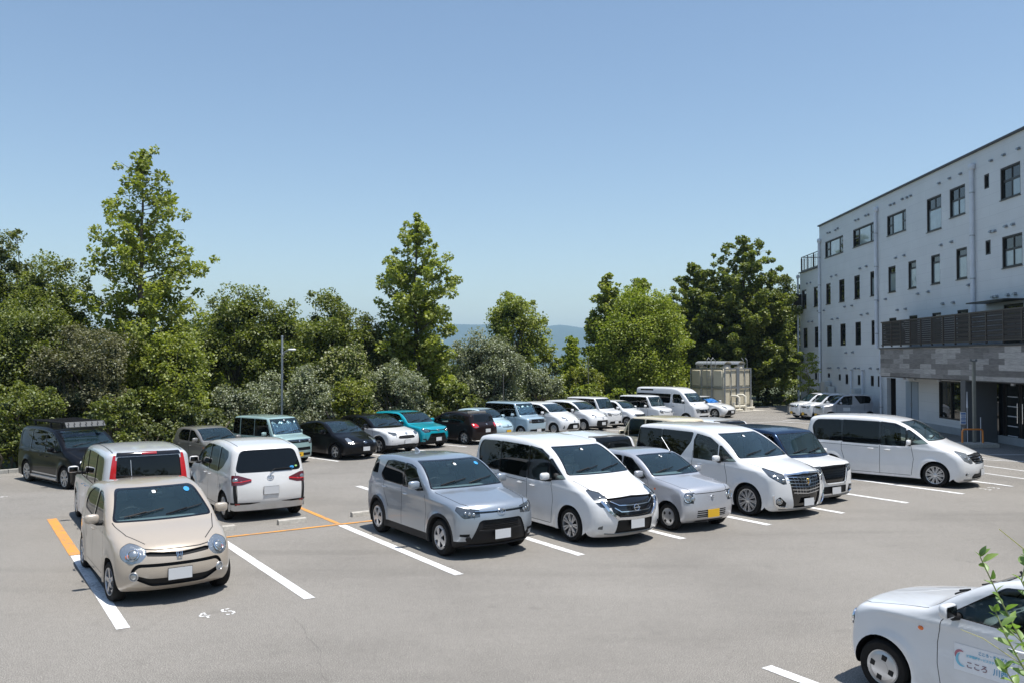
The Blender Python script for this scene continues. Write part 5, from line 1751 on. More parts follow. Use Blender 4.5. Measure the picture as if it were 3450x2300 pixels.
    for sg in (1, -1):
        p, nn = sh.surf('side', mu, mz)
        base = sh.X(Vector((p.x, p.y * sg, p.z)))
        m = MB()
        m.tube([base + Vector((0, -.03 * sg, 0)), base + Vector((.01, .07 * sg, .0)), base + Vector((.01, .13 * sg, .03))], [.04, .032, .025], BLACK, 8)
        c = base + Vector((.0, .145 * sg, .075 * ms))
        # shell: a squashed rounded box, fuller to the front
        vs = []; fs = []; A, B = 14, 9
        for i in range(B + 1):
            f = pi * i / B
            for k in range(A):
                w = 2 * pi * k / A
                def se(v, e): return math.copysign(abs(v) ** e, v)
                x = se(cos(f), .65) * .07
                y = se(cos(w), .55) * se(sin(f), .45) * .104 * ms
                z = se(sin(w), .55) * se(sin(f), .45) * .072 * ms
                if x < 0: x *= .35
                vs.append(c + Vector((x, y + (-.03 * sg) * 0, z)))
        for i in range(B):
            for k in range(A):
                fs.append((i * A + k, (i + 1) * A + k, (i + 1) * A + (k + 1) % A, i * A + (k + 1) % A))
        m.add(vs, fs, mcol)
        m.box(c + Vector((-.0265, 0, 0)), (.006, .165 * ms, .10 * ms), PRIV, bevel=.002)
        m.build('wing_mirror', root, 60)
    # door handles
    for hu, hz in sp.get('handles', []):
        for sg in (1, -1):
            m = MB()
            pts = []
            for k in range(7):
                f = k / 6
                p, nn = sh.surf('side', hu - .085 + .17 * f, hz)
                o = .012 + .026 * sin(pi * min(1, max(0, f))) ** .5
                pts.append(sh.X(Vector((p.x, (p.y + o) * sg, p.z))))
            m.tube(pts, [.008, .013, .015, .015, .015, .013, .008], sp.get('hmat', paintm), 8)
            m.build('door_handle', root, 60)
    # wipers
    wz = sp['ws'][0] + .035
    m = MB()
    for (y0, y1, dz) in ((.08, .62, .13), (-.50, .02, .12)):
        pts = []
        for k in range(7):
            f = k / 6
            yy = y0 + (y1 - y0) * f
            p, nn = sh.surf('front', yy * .98, wz + dz * f * .6)
            pts.append(sh.X(p + nn * .018))
        m.tube(pts, .009, BLACK, 5)
        p, nn = sh.surf('front', y0 - .05, wz - .005); p2, n2 = sh.surf('front', (y0 + y1) / 2, wz + dz * .3)
        m.tube([sh.X(p + nn * .02), sh.X(p2 + n2 * .035)], .011, BLACK, 6)
    m.build('wipers', root, 60)
    if sp.get('rwin') and sp.get('rwiper', True):
        m = MB(); z0 = sp['rwin'][0]
        p, nn = sh.surf('rear', 0, z0 - .03)
        pts = [sh.X(p + nn * .03)]
        for k in range(5):
            p, nn = sh.surf('rear', -.1 - .4 * k / 4, z0 + .03 - .0 * k); pts.append(sh.X(p + nn * .03))
        m.tube(pts, .011, BLACK, 6)
        m.build('rear_wiper', root, 60)
    # number plates
    for fr in (1, 0):
        key = 'plate' if fr else 'rplate'
        if key not in sp: continue
        pz = sp[key]
        ax = 'front' if fr else 'rear'
        us = [sh.surf(ax, yy, pz + dz)[0].x for yy in (0, .16) for dz in (-.08, .08)]
        uu = min(us) - .012 if fr else max(us) + .012
        m = MB()
        yel = sp.get('yel')
        m.box(sh.X((uu, 0, pz)), (.012, .335, .17), BLACK if not sp.get('pframe') else CHROME)
        m.box(sh.X((uu + (-.008 if fr else .008), 0, pz)), (.008, .325, .16), PLATEY if yel else PLATE)
        pl = m.build('number_plate', root)
        if sp.get('ptext') and fr:
            cu = bpy.data.curves.new('digits', 'FONT'); cu.body = sp['ptext']; cu.size = .10; cu.align_x = 'CENTER'; cu.align_y = 'CENTER'; cu.extrude = .0006; cu.offset = .0025
            cu.materials.append(BLACK if yel else pbr('plate_green', (.02, .12, .06), .5))
            tmp = bpy.data.objects.new('digits', cu); COL.objects.link(tmp)
            bpy.context.view_layer.update()
            me = bpy.data.meshes.new_from_object(tmp)
            bpy.data.objects.remove(tmp)
            o = link('plate_digits', me, pl)
            o.location = sh.X((uu - .0132, 0, pz - .015)); o.rotation_euler = (pi / 2, 0, pi / 2)
    # mouldings, rings, bosses: one mesh per side, lens details belong to their lamp
    parts_mb = {}
    def getmb(nm, sg): return parts_mb.setdefault((nm, sg), MB())
    for b in sp.get('bars', []):
        nm, ax, pts, w, t, mk = b[:6]
        mat = ZONE[mk] if isinstance(mk, str) else mk
        o_ = b[6] if len(b) > 6 else .004
        if spans(ax, pts): bar_on(sh, getmb(nm, 0), ax, pts, w, t, mat, o_, sides=(1,))
        else:
            for sg in (1, -1): bar_on(sh, getmb(nm, sg), ax, pts, w, t, mat, o_, sides=(sg,))
    for nm, ax, a, b, rx, rz, th, mk in sp.get('rings', []):
        for sg in (1, -1): ring_on(sh, getmb(nm, sg), ax, a, b, rx, rz, th, ZONE[mk], sides=(sg,))
    for bl in sp.get('balls', []):
        nm, ax, a, b, r, mk, flat = bl[:7]
        for sg in (1, -1): ball_on(sh, getmb(nm, sg), ax, a, b, r, ZONE[mk], flat, rz=bl[7] if len(bl) > 7 else None, sides=(sg,))
    for (nm, sg), mb_ in parts_mb.items():
        if nm in parts and nm in ('headlight', 'tail_light', 'fog_light') and sg != 0 and len(parts[nm]) >= 2:
            mb_.build('lamp_lens', parts[nm][0 if sg > 0 else 1], 50)
        elif nm in parts: mb_.build('slats' if 'grille' in nm or 'intake' in nm else 'trim', parts[nm][0], 50)
        else: mb_.build(nm, root, 50)
    for e in sp.get('emblem', []): emblem(sh, root, *e)
    # cabin
    if sp.get('cabin', True):
        cu_, cz_ = sp['cowl']
        cloth = {'b': BEIGET}.get(sp.get('cloth'), TRIM)
        m = MB()
        m.box((L / 2 - cu_ - .36, 0, cz_ - .12), (.62, W - .30, .14), DASH, Matrix.Rotation(R(4), 4, 'Y'), bevel=.05)
        m.box((L / 2 - cu_ - .05, 0, cz_ - .10), (.30, W - .42, .05), DASH, bevel=.02)
        m.build('dashboard', root, 50)
        sx = L / 2 - cu_ - 1.25
        for sg in (1, -1): seat_mesh(sx, sg * W * .22, cloth, .48, sp.get('sz', 0)).build('seat', root, 50)
        roomy = H > 1.6
        rx = max(sx - .92, -L / 2 + (1.0 if roomy else 1.28))
        seat_mesh(rx, 0, cloth, W - .46, sp.get('sz', 0) - (0 if roomy else .10), 1 if roomy else .85).build('rear_seat', root, 50)
        if sp.get('row3'): seat_mesh(sx - 1.80, 0, cloth, W - .50, sp.get('sz', 0)).build('rear_seat', root, 50)
        m = MB()
        Ms = Matrix.Translation((L / 2 - cu_ - .72, -W * .22, cz_ - .01)) @ Matrix.Rotation(R(-62), 4, 'Y')
        m.tube([Ms @ Vector((.18 * cos(2 * pi * k / 24), .18 * sin(2 * pi * k / 24), 0)) for k in range(25)], .014, BLACK, 6, False)
        m.tube([Ms @ Vector((0, -.17, 0)), Ms @ Vector((0, .17, 0))], .018, BLACK, 6)
        m.tube([Ms @ Vector((0, 0, 0)), Ms @ Vector((0, 0, -.3))], .03, BLACK, 6)
        m.build('steering_wheel', root, 60)
        m = MB()
        zr = sp['ws'][2] - .07
        p, nn = sh.surf('front', 0, zr)
        c = sh.X(p) + Vector((-.10, 0, -.02))
        m.box(c, (.03, .22, .06), BLACK, bevel=.012)
        m.tube([c, c + Vector((.05, 0, .07))], .012, BLACK, 6)
        m.build('inside_mirror', root, 50)
    if sp.get('shade'):                          # folding sunshade set up behind the windscreen
        rs_ = random.Random(len(label)); vs = []; fs = []; nx, nz = 22, 12
        zA, yA, zB, yB = sp['ws'][:4]
        for i in range(nx + 1):
            for j in range(nz + 1):
                f = j / nz * (.80 + .10 * sin(i * .9)); z = zA + .02 + (zB - zA) * f; yy = (-1 + 2 * i / nx) * (yA + (yB - yA) * f - .05)
                p, nn = sh.surf('front', yy if abs(yy) > 1e-4 else 1e-3, z)
                vs.append(sh.X(p - nn * (.05 + rs_.uniform(0, .022) + .012 * (i % 2))))
        for i in range(nx):
            for j in range(nz):
                a = i * (nz + 1) + j; fs.append((a, a + 1, a + nz + 2, a + nz + 1))
        m = MB(); m.add(vs, fs, sp['shade']); m.build('sunshade', root)
    extra = sp.get('extra')
    if extra: extra(sh, root, paintm)
    return root, sh
# ---------------------------------------------------------------- the kinds of car in the car park
def mirpoly(p): return p
SP = {}
# little white and silver keis with a clamshell bonnet
SP['kei'] = dict(L=3.395, W=1.475, H=1.49, belt=.98, tum=.115, wr=.278, fu=.55, ru=3.06, near=True, crown=.03, fbow=.13, rbow=.08, rc=.07, fw=.035,
    prof=[(.14, .19, .02), (.04, .26, .05), (.0, .42, .1), (.015, .60, .1), (.05, .80, .05), (.13, .885, .10), (.55, .965, .3), (.98, 1.03, .08), (1.30, 1.24, .4), (1.66, 1.425, .25), (2.05, 1.485, .5), (2.75, 1.475, .4), (3.12, 1.40, .12), (3.30, 1.0, .2), (3.37, .85, .1), (3.395, .55, .1), (3.38, .30, .05), (3.28, .20, .02)],
    ws=(1.055, .655, 1.405, .545, .05), rwin=(1.0, .56, 1.36, .47), cowl=(.98, 1.03),
    win=[([(1.22, 1.00), (1.25, 1.03), (1.72, 1.345), (1.96, 1.375), (1.98, .985)], 'side', .03),
         ([(2.05, .985), (2.05, 1.378), (2.60, 1.365), (2.86, 1.16), (2.74, 1.02)], 'priv', .07)],
    mir=(1.30, 1.0), handles=[(1.86, .83), (2.72, .86)], wheel='cap4',
    seams=[('side', [(1.13, .28), (1.10, .50), (1.10, .70), (1.14, .92), (1.20, .99)], .008), ('side', [(2.02, .26), (2.03, .98)], .011), ('side', [(2.62, .62), (2.72, .80), (2.80, .98)], .011), ('side', [(1.13, .28), (2.58, .28)], .009),
           ('top', [(.12, .50), (.30, .60), (.98, .665)], .012), ('front', [(0, .775), (.42, .775), (.47, .80)], .014)],
    feat=[('headlight', 'fd', [(.50, .585), (.79, .60), (.83, .70), (.80, .80), (.50, .79)], 'lampd', 'part', .012, .06),
          ('grille', 'front', [(-.2, .30), (.40, .30), (.40, .44), (-.2, .44)], 'b', 'part', .03, .01),
          ('intake', 'front', [(-.2, .195), (.42, .195), (.40, .235), (-.2, .235)], 'b', 'body', 0, .0)],
    bars=[('grille', 'front', [(-.40, .37), (.0, .37), (.40, .37)], .020, .006, 'sil'), ('grille', 'front', [(-.4, .41), (0, .41), (.40, .41)], .012, .006, 'sil'), ('grille', 'front', [(-.4, .33), (.0, .33), (.40, .33)], .012, .006, 'sil')],
    rings=[('headlight', 'fd', .71, .695, .075, .075, .012, 'ch')], balls=[('headlight', 'fd', .71, .695, .065, 'lamp', .35), ('headlight', 'fd', .56, .68, .045, 'lamp', .4), ('side_marker', 'side', .93, .80, .03, 'am', .5, .022)],
    plate=.37, yel=True, pframe=True, rplate=.55, emblem=[('ess', 'front', .69, .05)],
    )
SP['kei']['feat'] += [('tail_light', 'rd', [(.62, .62), (.80, .62), (.80, .86), (.66, .88)], 'red', 'part', .006, .04)]

# compact crossover
SP['suv'] = dict(L=3.995, W=1.695, H=1.62, belt=1.05, tum=.125, wr=.325, fu=.75, ru=3.275, arch=.375, clad=.055, cladz=.33, near=True, crown=.035, fbow=.24, rbow=.16, rc=.09, fw=.04, flare=.035, low=.03, zmax=.62,
    prof=[(.20, .20, .02), (.07, .27, .05), (.02, .40, .08), (.0, .55, .1), (.02, .74, .1), (.07, .90, .06), (.17, .965, .08), (.6, 1.03, .3), (1.10, 1.09, .1), (1.42, 1.32, .4), (1.80, 1.535, .2), (2.25, 1.60, .5), (3.1, 1.59, .4), (3.60, 1.54, .10), (3.72, 1.40, .08), (3.86, 1.08, .08), (3.955, 1.0, .06), (3.99, .75, .15), (3.98, .5, .1), (3.93, .3, .05), (3.80, .22, .02)],
    ws=(1.125, .755, 1.53, .62, .04), rwin=(1.10, .60, 1.47, .55), cowl=(1.1, 1.09),
    win=[([(1.40, 1.075), (1.45, 1.12), (1.80, 1.42), (1.98, 1.475), (2.20, 1.49), (2.20, 1.07)], 'side', .03),
         ([(2.27, 1.07), (2.27, 1.49), (2.75, 1.485), (2.98, 1.46), (3.16, 1.20), (3.12, 1.15), (3.0, 1.09)], 'priv', .04),
         ([(3.36, 1.20), (3.36, 1.44), (3.60, 1.44), (3.68, 1.28), (3.66, 1.20)], 'priv', .02)],
    mir=(1.50, 1.09), handles=[(2.06, .93), (2.95, .96)], wheel='cap5', mirs=1.08,
    seams=[('side', [(1.30, .34), (1.26, .72), (1.32, 1.0)], .012), ('side', [(2.235, .34), (2.235, 1.05)], .012), ('side', [(2.80, .60), (2.98, .86), (3.02, 1.08)], .012),
           ('top', [(.10, .52), (.35, .66), (1.10, .735)], .014)],
    feat=[('bumper_trim', 'front', [(-.2, .17), (.62, .17), (.60, .30), (.44, .66), (.38, .69), (-.2, .69)], 'b', 'part', .018, .03),
          ('headlight', 'fd', [(.48, .745), (.86, .72), (1.10, .86), (1.07, .92), (.50, .86)], 'lampd', 'part', .010, .02),
          ('upper_grille', 'front', [(-.2, .80), (.53, .80), (.53, .83), (-.2, .83)], 'gb', 'part', .012, .0),
          ('vent', 'fd', [(.74, .42), (.80, .42), (.80, .66), (.74, .66)], 'b', 'part', .018, .01),
          ('vent', 'fd', [(.70, .40), (.96, .42), (.96, .46), (.70, .46)], 'b', 'part', .018, .01, {}, 2),
          ('tail_light', 'rd', [(.56, .90), (1.02, .92), (1.02, 1.06), (.60, 1.03)], 'red', 'part', .004, .03),
          ('rear_bumper_trim', 'rear', [(-.2, .2), (.72, .2), (.72, .42), (-.2, .42)], 'b', 'body', 0, .03)],
    bars=[('front_lip', 'front', [(-.66, .235), (-.5, .235), (.0, .225), (.5, .235), (.66, .235)], .05, .012, 'b'),
          ('upper_grille', 'front', [(-.5, .843), (0, .835), (.5, .843)], .012, .006, 'ch')] +
         [('grille_mesh', 'front', [(-.37 - .06 * (.64 - z), z), (.0, z), (.37 + .06 * (.64 - z), z)], .007, .004, 'gb', -.008) for z in (.655, .625, .595, .565, .535)] +
         [('grille_bar', 'front', [(-.44, .50), (0, .50), (.44, .50)], .035, .004, 'b', -.004)],
    rings=[], balls=[('fog_light', 'fd', .76, .37, .052, 'b', .3), ('headlight', 'fd', .64, .79, .030, 'lamp', .5), ('headlight', 'fd', .74, .80, .030, 'lamp', .5), ('headlight', 'fd', .84, .82, .026, 'lamp', .5)],
    plate=.43, rplate=.75, emblem=[('ovals', 'front', .815, .075)])

# small rounded five-door hatch (beige, near left)
SP['hatch'] = dict(L=3.65, W=1.665, H=1.535, belt=.99, tum=.135, wr=.285, fu=.70, ru=3.14, near=True, crown=.04, fbow=.34, rbow=.16, rc=.10, fw=.05, ulen=1.6, zmax=.56,
    prof=[(.16, .20, .02), (.05, .27, .08), (.0, .42, .15), (.0, .55, .15), (.05, .72, .12), (.17, .835, .14), (.5, .955, .4), (.92, 1.045, .10), (1.30, 1.29, .5), (1.68, 1.47, .3), (2.15, 1.53, .5), (2.8, 1.50, .4), (3.28, 1.41, .14), (3.45, 1.1, .2), (3.58, .92, .15), (3.65, .6, .12), (3.63, .35, .08), (3.52, .22, .02)],
    ws=(1.075, .705, 1.445, .565, .07), rwin=(1.02, .58, 1.36, .5), cowl=(.92, 1.035),
    win=[([(1.28, 1.03), (1.62, 1.32), (1.86, 1.40), (2.05, 1.42), (2.05, 1.0)], 'side', .03),
         ([(2.13, 1.0), (2.13, 1.425), (2.55, 1.40), (2.9, 1.28), (3.0, 1.13), (2.93, 1.05)], 'priv', .08)],
    mir=(1.36, 1.02), handles=[(1.92, .86), (2.80, .89)], hmat=None, wheel='dark5', steer=.10,
    seams=[('side', [(1.20, .30), (1.16, .70), (1.20, .98)], .012), ('side', [(2.09, .28), (2.09, 1.0)], .012), ('side', [(2.66, .62), (2.82, .86), (2.90, 1.04)], .012), ('side', [(1.2, .29), (2.62, .29)], .010),
           ('top', [(.28, .42), (.60, .61), (1.05, .72)], .013), ('front', [(0, .775), (.30, .775), (.50, .795)], .013)],
    feat=[('headlight', 'fd', [(.54, .72), (.62, .62), (.85, .595), (1.05, .68), (1.12, .80), (1.04, .862), (.84, .845), (.62, .79)], 'lamp', 'part', .004, .10, {'ymin': .36}),
          ('upper_grille', 'front', [(-.2, .655), (.42, .70), (.44, .745), (.38, .755), (-.2, .715)], 'b', 'part', .03, .01),
          ('lower_grille', 'front', [(-.2, .275), (.36, .275), (.60, .40), (.635, .50), (.56, .60), (-.2, .60)], 'b', 'part', .03, .05),
          ('bumper_bar', 'front', [(-.2, .395), (.40, .395), (.57, .45), (.585, .50), (.53, .555), (-.2, .555)], 'p', 'part', -.004, .04),
          ('tail_light', 'rd', [(.60, .80), (.86, .80), (.86, 1.1), (.66, 1.1)], 'red', 'part', .004, .05)],
    bars=[],
    balls=[('fog_light', 'fd', .74, .43, .052, 'lamp', .4), ('headlight', 'fd', .80, .72, .068, 'lamp', .5), ('headlight', 'fd', .90, .70, .03, 'am', .3)],
    rings=[('fog_light', 'fd', .74, .43, .06, .06, .008, 'sil'), ('headlight', 'fd', .80, .72, .08, .08, .010, 'ch')],
    plate=.44, rplate=.7, emblem=[('box', 'front', .69, .05)])
del SP['hatch']['hmat']

# seven-seat people carriers
def van_spec(**kw):
    d = dict(L=4.77, W=1.74, H=1.865, belt=1.08, tum=.115, wr=.325, fu=.95, ru=3.81, near=True, crown=.04, fbow=.32, rbow=.14, rc=.10, fw=.04, ulen=1.8, zmax=.62, sill=.2, row3=True, sz=.12,
    prof=[(.20, .17, .02), (.07, .25, .08), (.0, .42, .12), (.0, .62, .2), (.06, .82, .12), (.18, .93, .15), (.55, 1.08, .3), (.98, 1.21, .10), (1.50, 1.55, .5), (1.95, 1.76, .4), (2.5, 1.845, .6), (3.3, 1.865, .6), (4.2, 1.83, .4), (4.52, 1.77, .10), (4.62, 1.45, .2), (4.70, 1.1, .1), (4.76, .7, .15), (4.75, .4, .08), (4.66, .22, .02)],
    ws=(1.25, .755, 1.70, .60, .05), rwin=(1.14, .66, 1.62, .58), cowl=(.98, 1.21),
    win=[([(1.14, 1.17), (1.60, 1.50), (1.66, 1.50), (1.66, 1.10)], 'side', .02),
         ([(1.72, 1.07), (1.72, 1.545), (2.0, 1.66), (2.38, 1.70), (2.38, 1.06)], 'side', .03),
         ([(2.44, 1.06), (2.44, 1.70), (3.46, 1.71), (3.46, 1.08)], 'priv', .03),
         ([(3.52, 1.10), (3.52, 1.71), (4.26, 1.68), (4.38, 1.50), (4.30, 1.12)], 'priv', .10)],
    mir=(1.60, 1.11), handles=[(2.20, .93), (2.66, .94)], wheel='al7',
    seams=[('side', [(1.56, .28), (1.50, .72), (1.56, 1.06)], .012), ('side', [(2.41, .26), (2.41, 1.06)], .012), ('side', [(3.42, .60), (3.50, .85), (3.50, 1.08)], .012), ('side', [(2.45, .98), (3.5, 1.0), (4.5, 1.02)], .010), ('side', [(1.58, .27), (3.38, .27)], .010),
           ('top', [(.22, .52), (.50, .66), (.98, .76)], .014)],
    feat=[], bars=[], balls=[], rings=[], plate=.42, rplate=.95, emblem=[])
    d.update(kw); return d
SP['van_v'] = van_spec(
    feat=[('lower_bumper_trim', 'front', [(-.2, .22), (.44, .22), (.42, .50), (-.2, .55)], 'b', 'part', .02, .03),
          ('grille', 'front', [(-.2, .52), (.34, .52), (.50, .64), (.56, .89), (-.2, .93)], 'gb', 'part', .03, .03),
          ('headlight', 'fd', [(.60, .72), (.92, .74), (1.06, .82), (.62, .855)], 'lampd', 'part', .01, .015),
          ('headlight', 'fd', [(.62, .87), (1.10, .86), (1.36, 1.01), (1.32, 1.03), (.66, .935)], 'lampd', 'part', .01, .015, {}, 2),
          ('fog_light', 'fd', [(.74, .33), (1.0, .34), (.98, .38), (.76, .43)], 'lampd', 'part', .012, .01),
          ('tail_light', 'rd', [(.70, .95), (.86, .95), (.86, 1.55), (.74, 1.55)], 'red', 'part', .004, .03)],
    bars=[('grille_frame', 'front', [(-.66, .84), (-.56, .67), (-.40, .535), (0, .525), (.40, .535), (.56, .67), (.66, .84)], .06, .018, 'ch'),
          ('grille_slat', 'front', [(-.50, .84), (-.36, .77), (0, .76), (.36, .77), (.50, .84)], .020, .012, 'ch', -.01),
          ('grille_slat', 'front', [(-.46, .73), (-.34, .655), (0, .65), (.34, .655), (.46, .73)], .020, .012, 'ch', -.01),
          ('front_lip', 'front', [(-.62, .25), (-.45, .235), (0, .245), (.45, .235), (.62, .25)], .03, .008, 'p')],
    balls=[('headlight', 'fd', .80, .80, .035, 'lamp', .5), ('headlight', 'fd', .96, .91, .03, 'lamp', .5)], emblem=[('ringbar', 'front', .71, .068)], pframe=False)
SP['van_h'] = van_spec(ws=(1.25, .755, 1.70, .60, .05), wheel='al10', H=1.86,
    feat=[('grille', 'front', [(-.2, .66), (.36, .66), (.46, .72), (.52, .90), (-.2, .94)], 'b', 'part', .02, .02),
          ('headlight', 'fd', [(.50, .70), (.70, .66), (.98, .74), (1.22, .98), (1.12, 1.0), (.56, .90)], 'lamp', 'part', .006, .03),
          ('lower_grille', 'front', [(-.2, .26), (.44, .26), (.50, .32), (.44, .40), (-.2, .40)], 'b', 'part', .03, .02),
          ('fog_light', 'fd', [(.74, .34), (.95, .36), (.93, .42), (.74, .42)], 'lampd', 'part', .01, .02),
          ('tail_light', 'rd', [(.70, .95), (.86, .95), (.86, 1.55), (.74, 1.55)], 'red', 'part', .004, .03)],
    bars=[('grille', 'front', [(-.46 - .05 * k, .70 + .055 * k), (0, .70 + .06 * k), (.46 + .05 * k * .3, .70 + .055 * k)][:0] or [(-(.40 + .03 * k), .69 + .055 * k), (0, .685 + .06 * k), (.40 + .03 * k, .69 + .055 * k)], .026, .010, 'ch') for k in range(4)] +
         [('front_lip', 'front', [(-.70, .24), (0, .22), (.70, .24)], .035, .012, 'p')],
    balls=[('fog_light', 'fd', .84, .385, .03, 'lamp', .5), ('headlight', 'fd', .72, .78, .05, 'lamp', .4), ('headlight', 'fd', .88, .84, .04, 'lamp', .4)],
    emblem=[('ringbar', 'front', .78, .065)])
SP['van_l'] = van_spec(L=4.93, W=1.85, H=1.88, fu=.93, ru=3.93, wr=.345, tum=.125, belt=1.12,
    prof=[(.16, .17, .02), (.05, .25, .08), (.0, .42, .12), (.0, .70, .2), (.03, .90, .08), (.12, 1.0, .12), (.6, 1.12, .3), (1.10, 1.20, .10), (1.60, 1.54, .5), (2.10, 1.78, .4), (2.6, 1.86, .6), (3.4, 1.88, .6), (4.35, 1.85, .4), (4.68, 1.80, .08), (4.76, 1.45, .2), (4.84, 1.1, .1), (4.92, .7, .15), (4.91, .4, .08), (4.84, .22, .02)],
    ws=(1.25, .80, 1.715, .63, .05), rwin=(1.2, .68, 1.66, .6), cowl=(1.1, 1.2),
    win=[([(1.28, 1.17), (1.72, 1.47), (1.78, 1.47), (1.78, 1.13)], 'side', .02),
         ([(1.84, 1.13), (1.84, 1.50), (2.10, 1.63), (2.52, 1.70), (2.60, 1.55), (2.58, 1.14)], 'side', .03),
         ([(2.72, 1.50), (2.66, 1.72), (3.70, 1.73), (3.70, 1.17), (3.02, 1.15)], 'priv', .06),
         ([(3.75, 1.17), (3.75, 1.73), (4.58, 1.72), (4.62, 1.22)], 'priv', .04)],
    mir=(1.74, 1.13), handles=[(2.36, 1.0), (2.78, 1.02)], hmat=CHROME, wheel='al10',
    seams=[('side', [(1.58, .28), (1.52, .72), (1.60, 1.10)], .012), ('side', [(2.62, .26), (2.62, 1.3)], .012), ('side', [(3.55, .62), (3.70, .90), (3.72, 1.16)], .012), ('side', [(1.6, .27), (3.5, .27)], .010),
           ('top', [(.20, .50), (.50, .70), (1.08, .80)], .014)],
    feat=[('grille', 'front', [(-.2, .24), (.42, .24), (.46, .50), (.58, .94), (.50, .96), (-.2, .97)], 'gb', 'part', .03, .02),
          ('headlight', 'fd', [(.62, .78), (.80, .76), (1.22, .92), (1.42, 1.07), (1.36, 1.08), (.66, .95)], 'lampd', 'part', .010, .02),
          ('vent', 'fd', [(.88, .48), (1.0, .47), (.98, .66), (.88, .66)], 'b', 'part', .02, .03),
          ('vent', 'fd', [(.66, .28), (1.02, .30), (1.02, .44), (.90, .50), (.70, .36)], 'b', 'part', .02, .02, {}, 2),
          ('tail_light', 'rd', [(.50, 1.05), (1.14, 1.05), (1.14, 1.22), (.80, 1.26), (.50, 1.2)], 'red', 'part', .004, .04)],
    bars=[('grille_frame', 'front', [(-.58, .955), (0, .985), (.58, .955)], .05, .012, 'ch')] +
         [('grille', 'front', [(-(.30 + .21 * (z - .52) / .4 + .10), z + .02), (0, z - .015), (.30 + .21 * (z - .52) / .4 + .10, z + .02)], .020, .014, 'ch', -.012) for z in (.56, .63, .70, .77, .84, .905)] +
         [('grille_column', 'front', [(a * .8, .54), (a, .92)], .010, .012, 'ch', -.012) for a in (.10, .20, .30, .40)] +
         [('corner_trim', 'fd', [(1.10, .52), (1.06, .34), (.92, .27), (.70, .26)], .045, .02, 'ch'), ('front_lip', 'front', [(-.7, .22), (0, .20), (.7, .22)], .04, .012, 'p')],
    balls=[('fog_light', 'fd', .92, .40, .045, 'lamp', .4), ('headlight', 'fd', .80, .855, .035, 'lamp', .5), ('headlight', 'fd', .96, .88, .035, 'lamp', .5), ('headlight', 'fd', 1.1, .93, .03, 'lamp', .4)],
    rings=[('fog_light', 'fd', .92, .40, .055, .055, .008, 'ch')], emblem=[('crest', 'front', .80, .085)], plate=.36)
del SP['van_l']['hmat']; SP['van_l']['hmat'] = CHROME
# people carrier with tail lamps up both sides of the rear glass, seen from behind
SP['van_r'] = van_spec(L=4.6, W=1.695, H=1.77, belt=1.0, ru=3.72, fu=.87, tum=.10, wheel='cap8',
    prof=[(.20, .20, .02), (.07, .27, .08), (.0, .42, .12), (.0, .62, .2), (.06, .80, .12), (.18, .90, .15), (.55, 1.02, .3), (.90, 1.12, .10), (1.40, 1.46, .5), (1.85, 1.68, .4), (2.5, 1.75, .6), (3.3, 1.77, .6), (4.2, 1.74, .3), (4.44, 1.71, .05), (4.50, 1.40, .2), (4.54, 1.0, .1), (4.58, .7, .15), (4.57, .4, .08), (4.50, .22, .02)],
    ws=(1.16, .74, 1.62, .60, .05), rwin=(.96, .605, 1.63, .56, .04), cowl=(.9, 1.12), rwsur=False, rwiper=False,
    win=[([(1.10, 1.08), (1.52, 1.38), (1.58, 1.38), (1.58, 1.04)], 'side', .02), ([(1.64, 1.02), (1.64, 1.44), (1.9, 1.57), (2.3, 1.61), (2.3, 1.02)], 'side', .03),
         ([(2.36, 1.02), (2.36, 1.61), (3.4, 1.62), (3.4, 1.02)], 'priv', .03), ([(3.46, 1.02), (3.46, 1.62), (4.16, 1.60), (4.22, 1.52), (4.22, 1.06)], 'priv', .05)],
    feat=[('headlight', 'fd', [(.5, .70), (.95, .72), (1.0, .88), (.55, .84)], 'lamp', 'part', .006, .04), ('grille', 'front', [(-.2, .6), (.48, .6), (.5, .8), (-.2, .8)], 'b', 'part', .02, .02),
          ('tail_light', 'rd', [(.62, .86), (.86, .86), (.83, 1.66), (.62, 1.66)], 'redb', 'part', -.012, .02),
          ('tailgate_spoiler', 'rear', [(-.2, 1.64), (.58, 1.64), (.56, 1.70), (-.2, 1.715)], 'gb', 'part', -.01, .02),
          ('stop_lamp', 'rear', [(-.2, 1.665), (.14, 1.665), (.14, 1.70), (-.2, 1.70)], 'red', 'part', -.016, .01)],
    mir=(1.5, 1.05), handles=[(2.1, .88), (2.6, .90)], hmat=CHROME, rplate=.62, plate=.42,
    seams=[('side', [(1.50, .28), (1.46, .72), (1.52, 1.0)], .012), ('side', [(2.33, .26), (2.33, 1.0)], .012), ('side', [(3.30, .60), (3.42, .85), (3.44, 1.0)], .012), ('top', [(1.9, .62), (4.3, .62)], .02)])
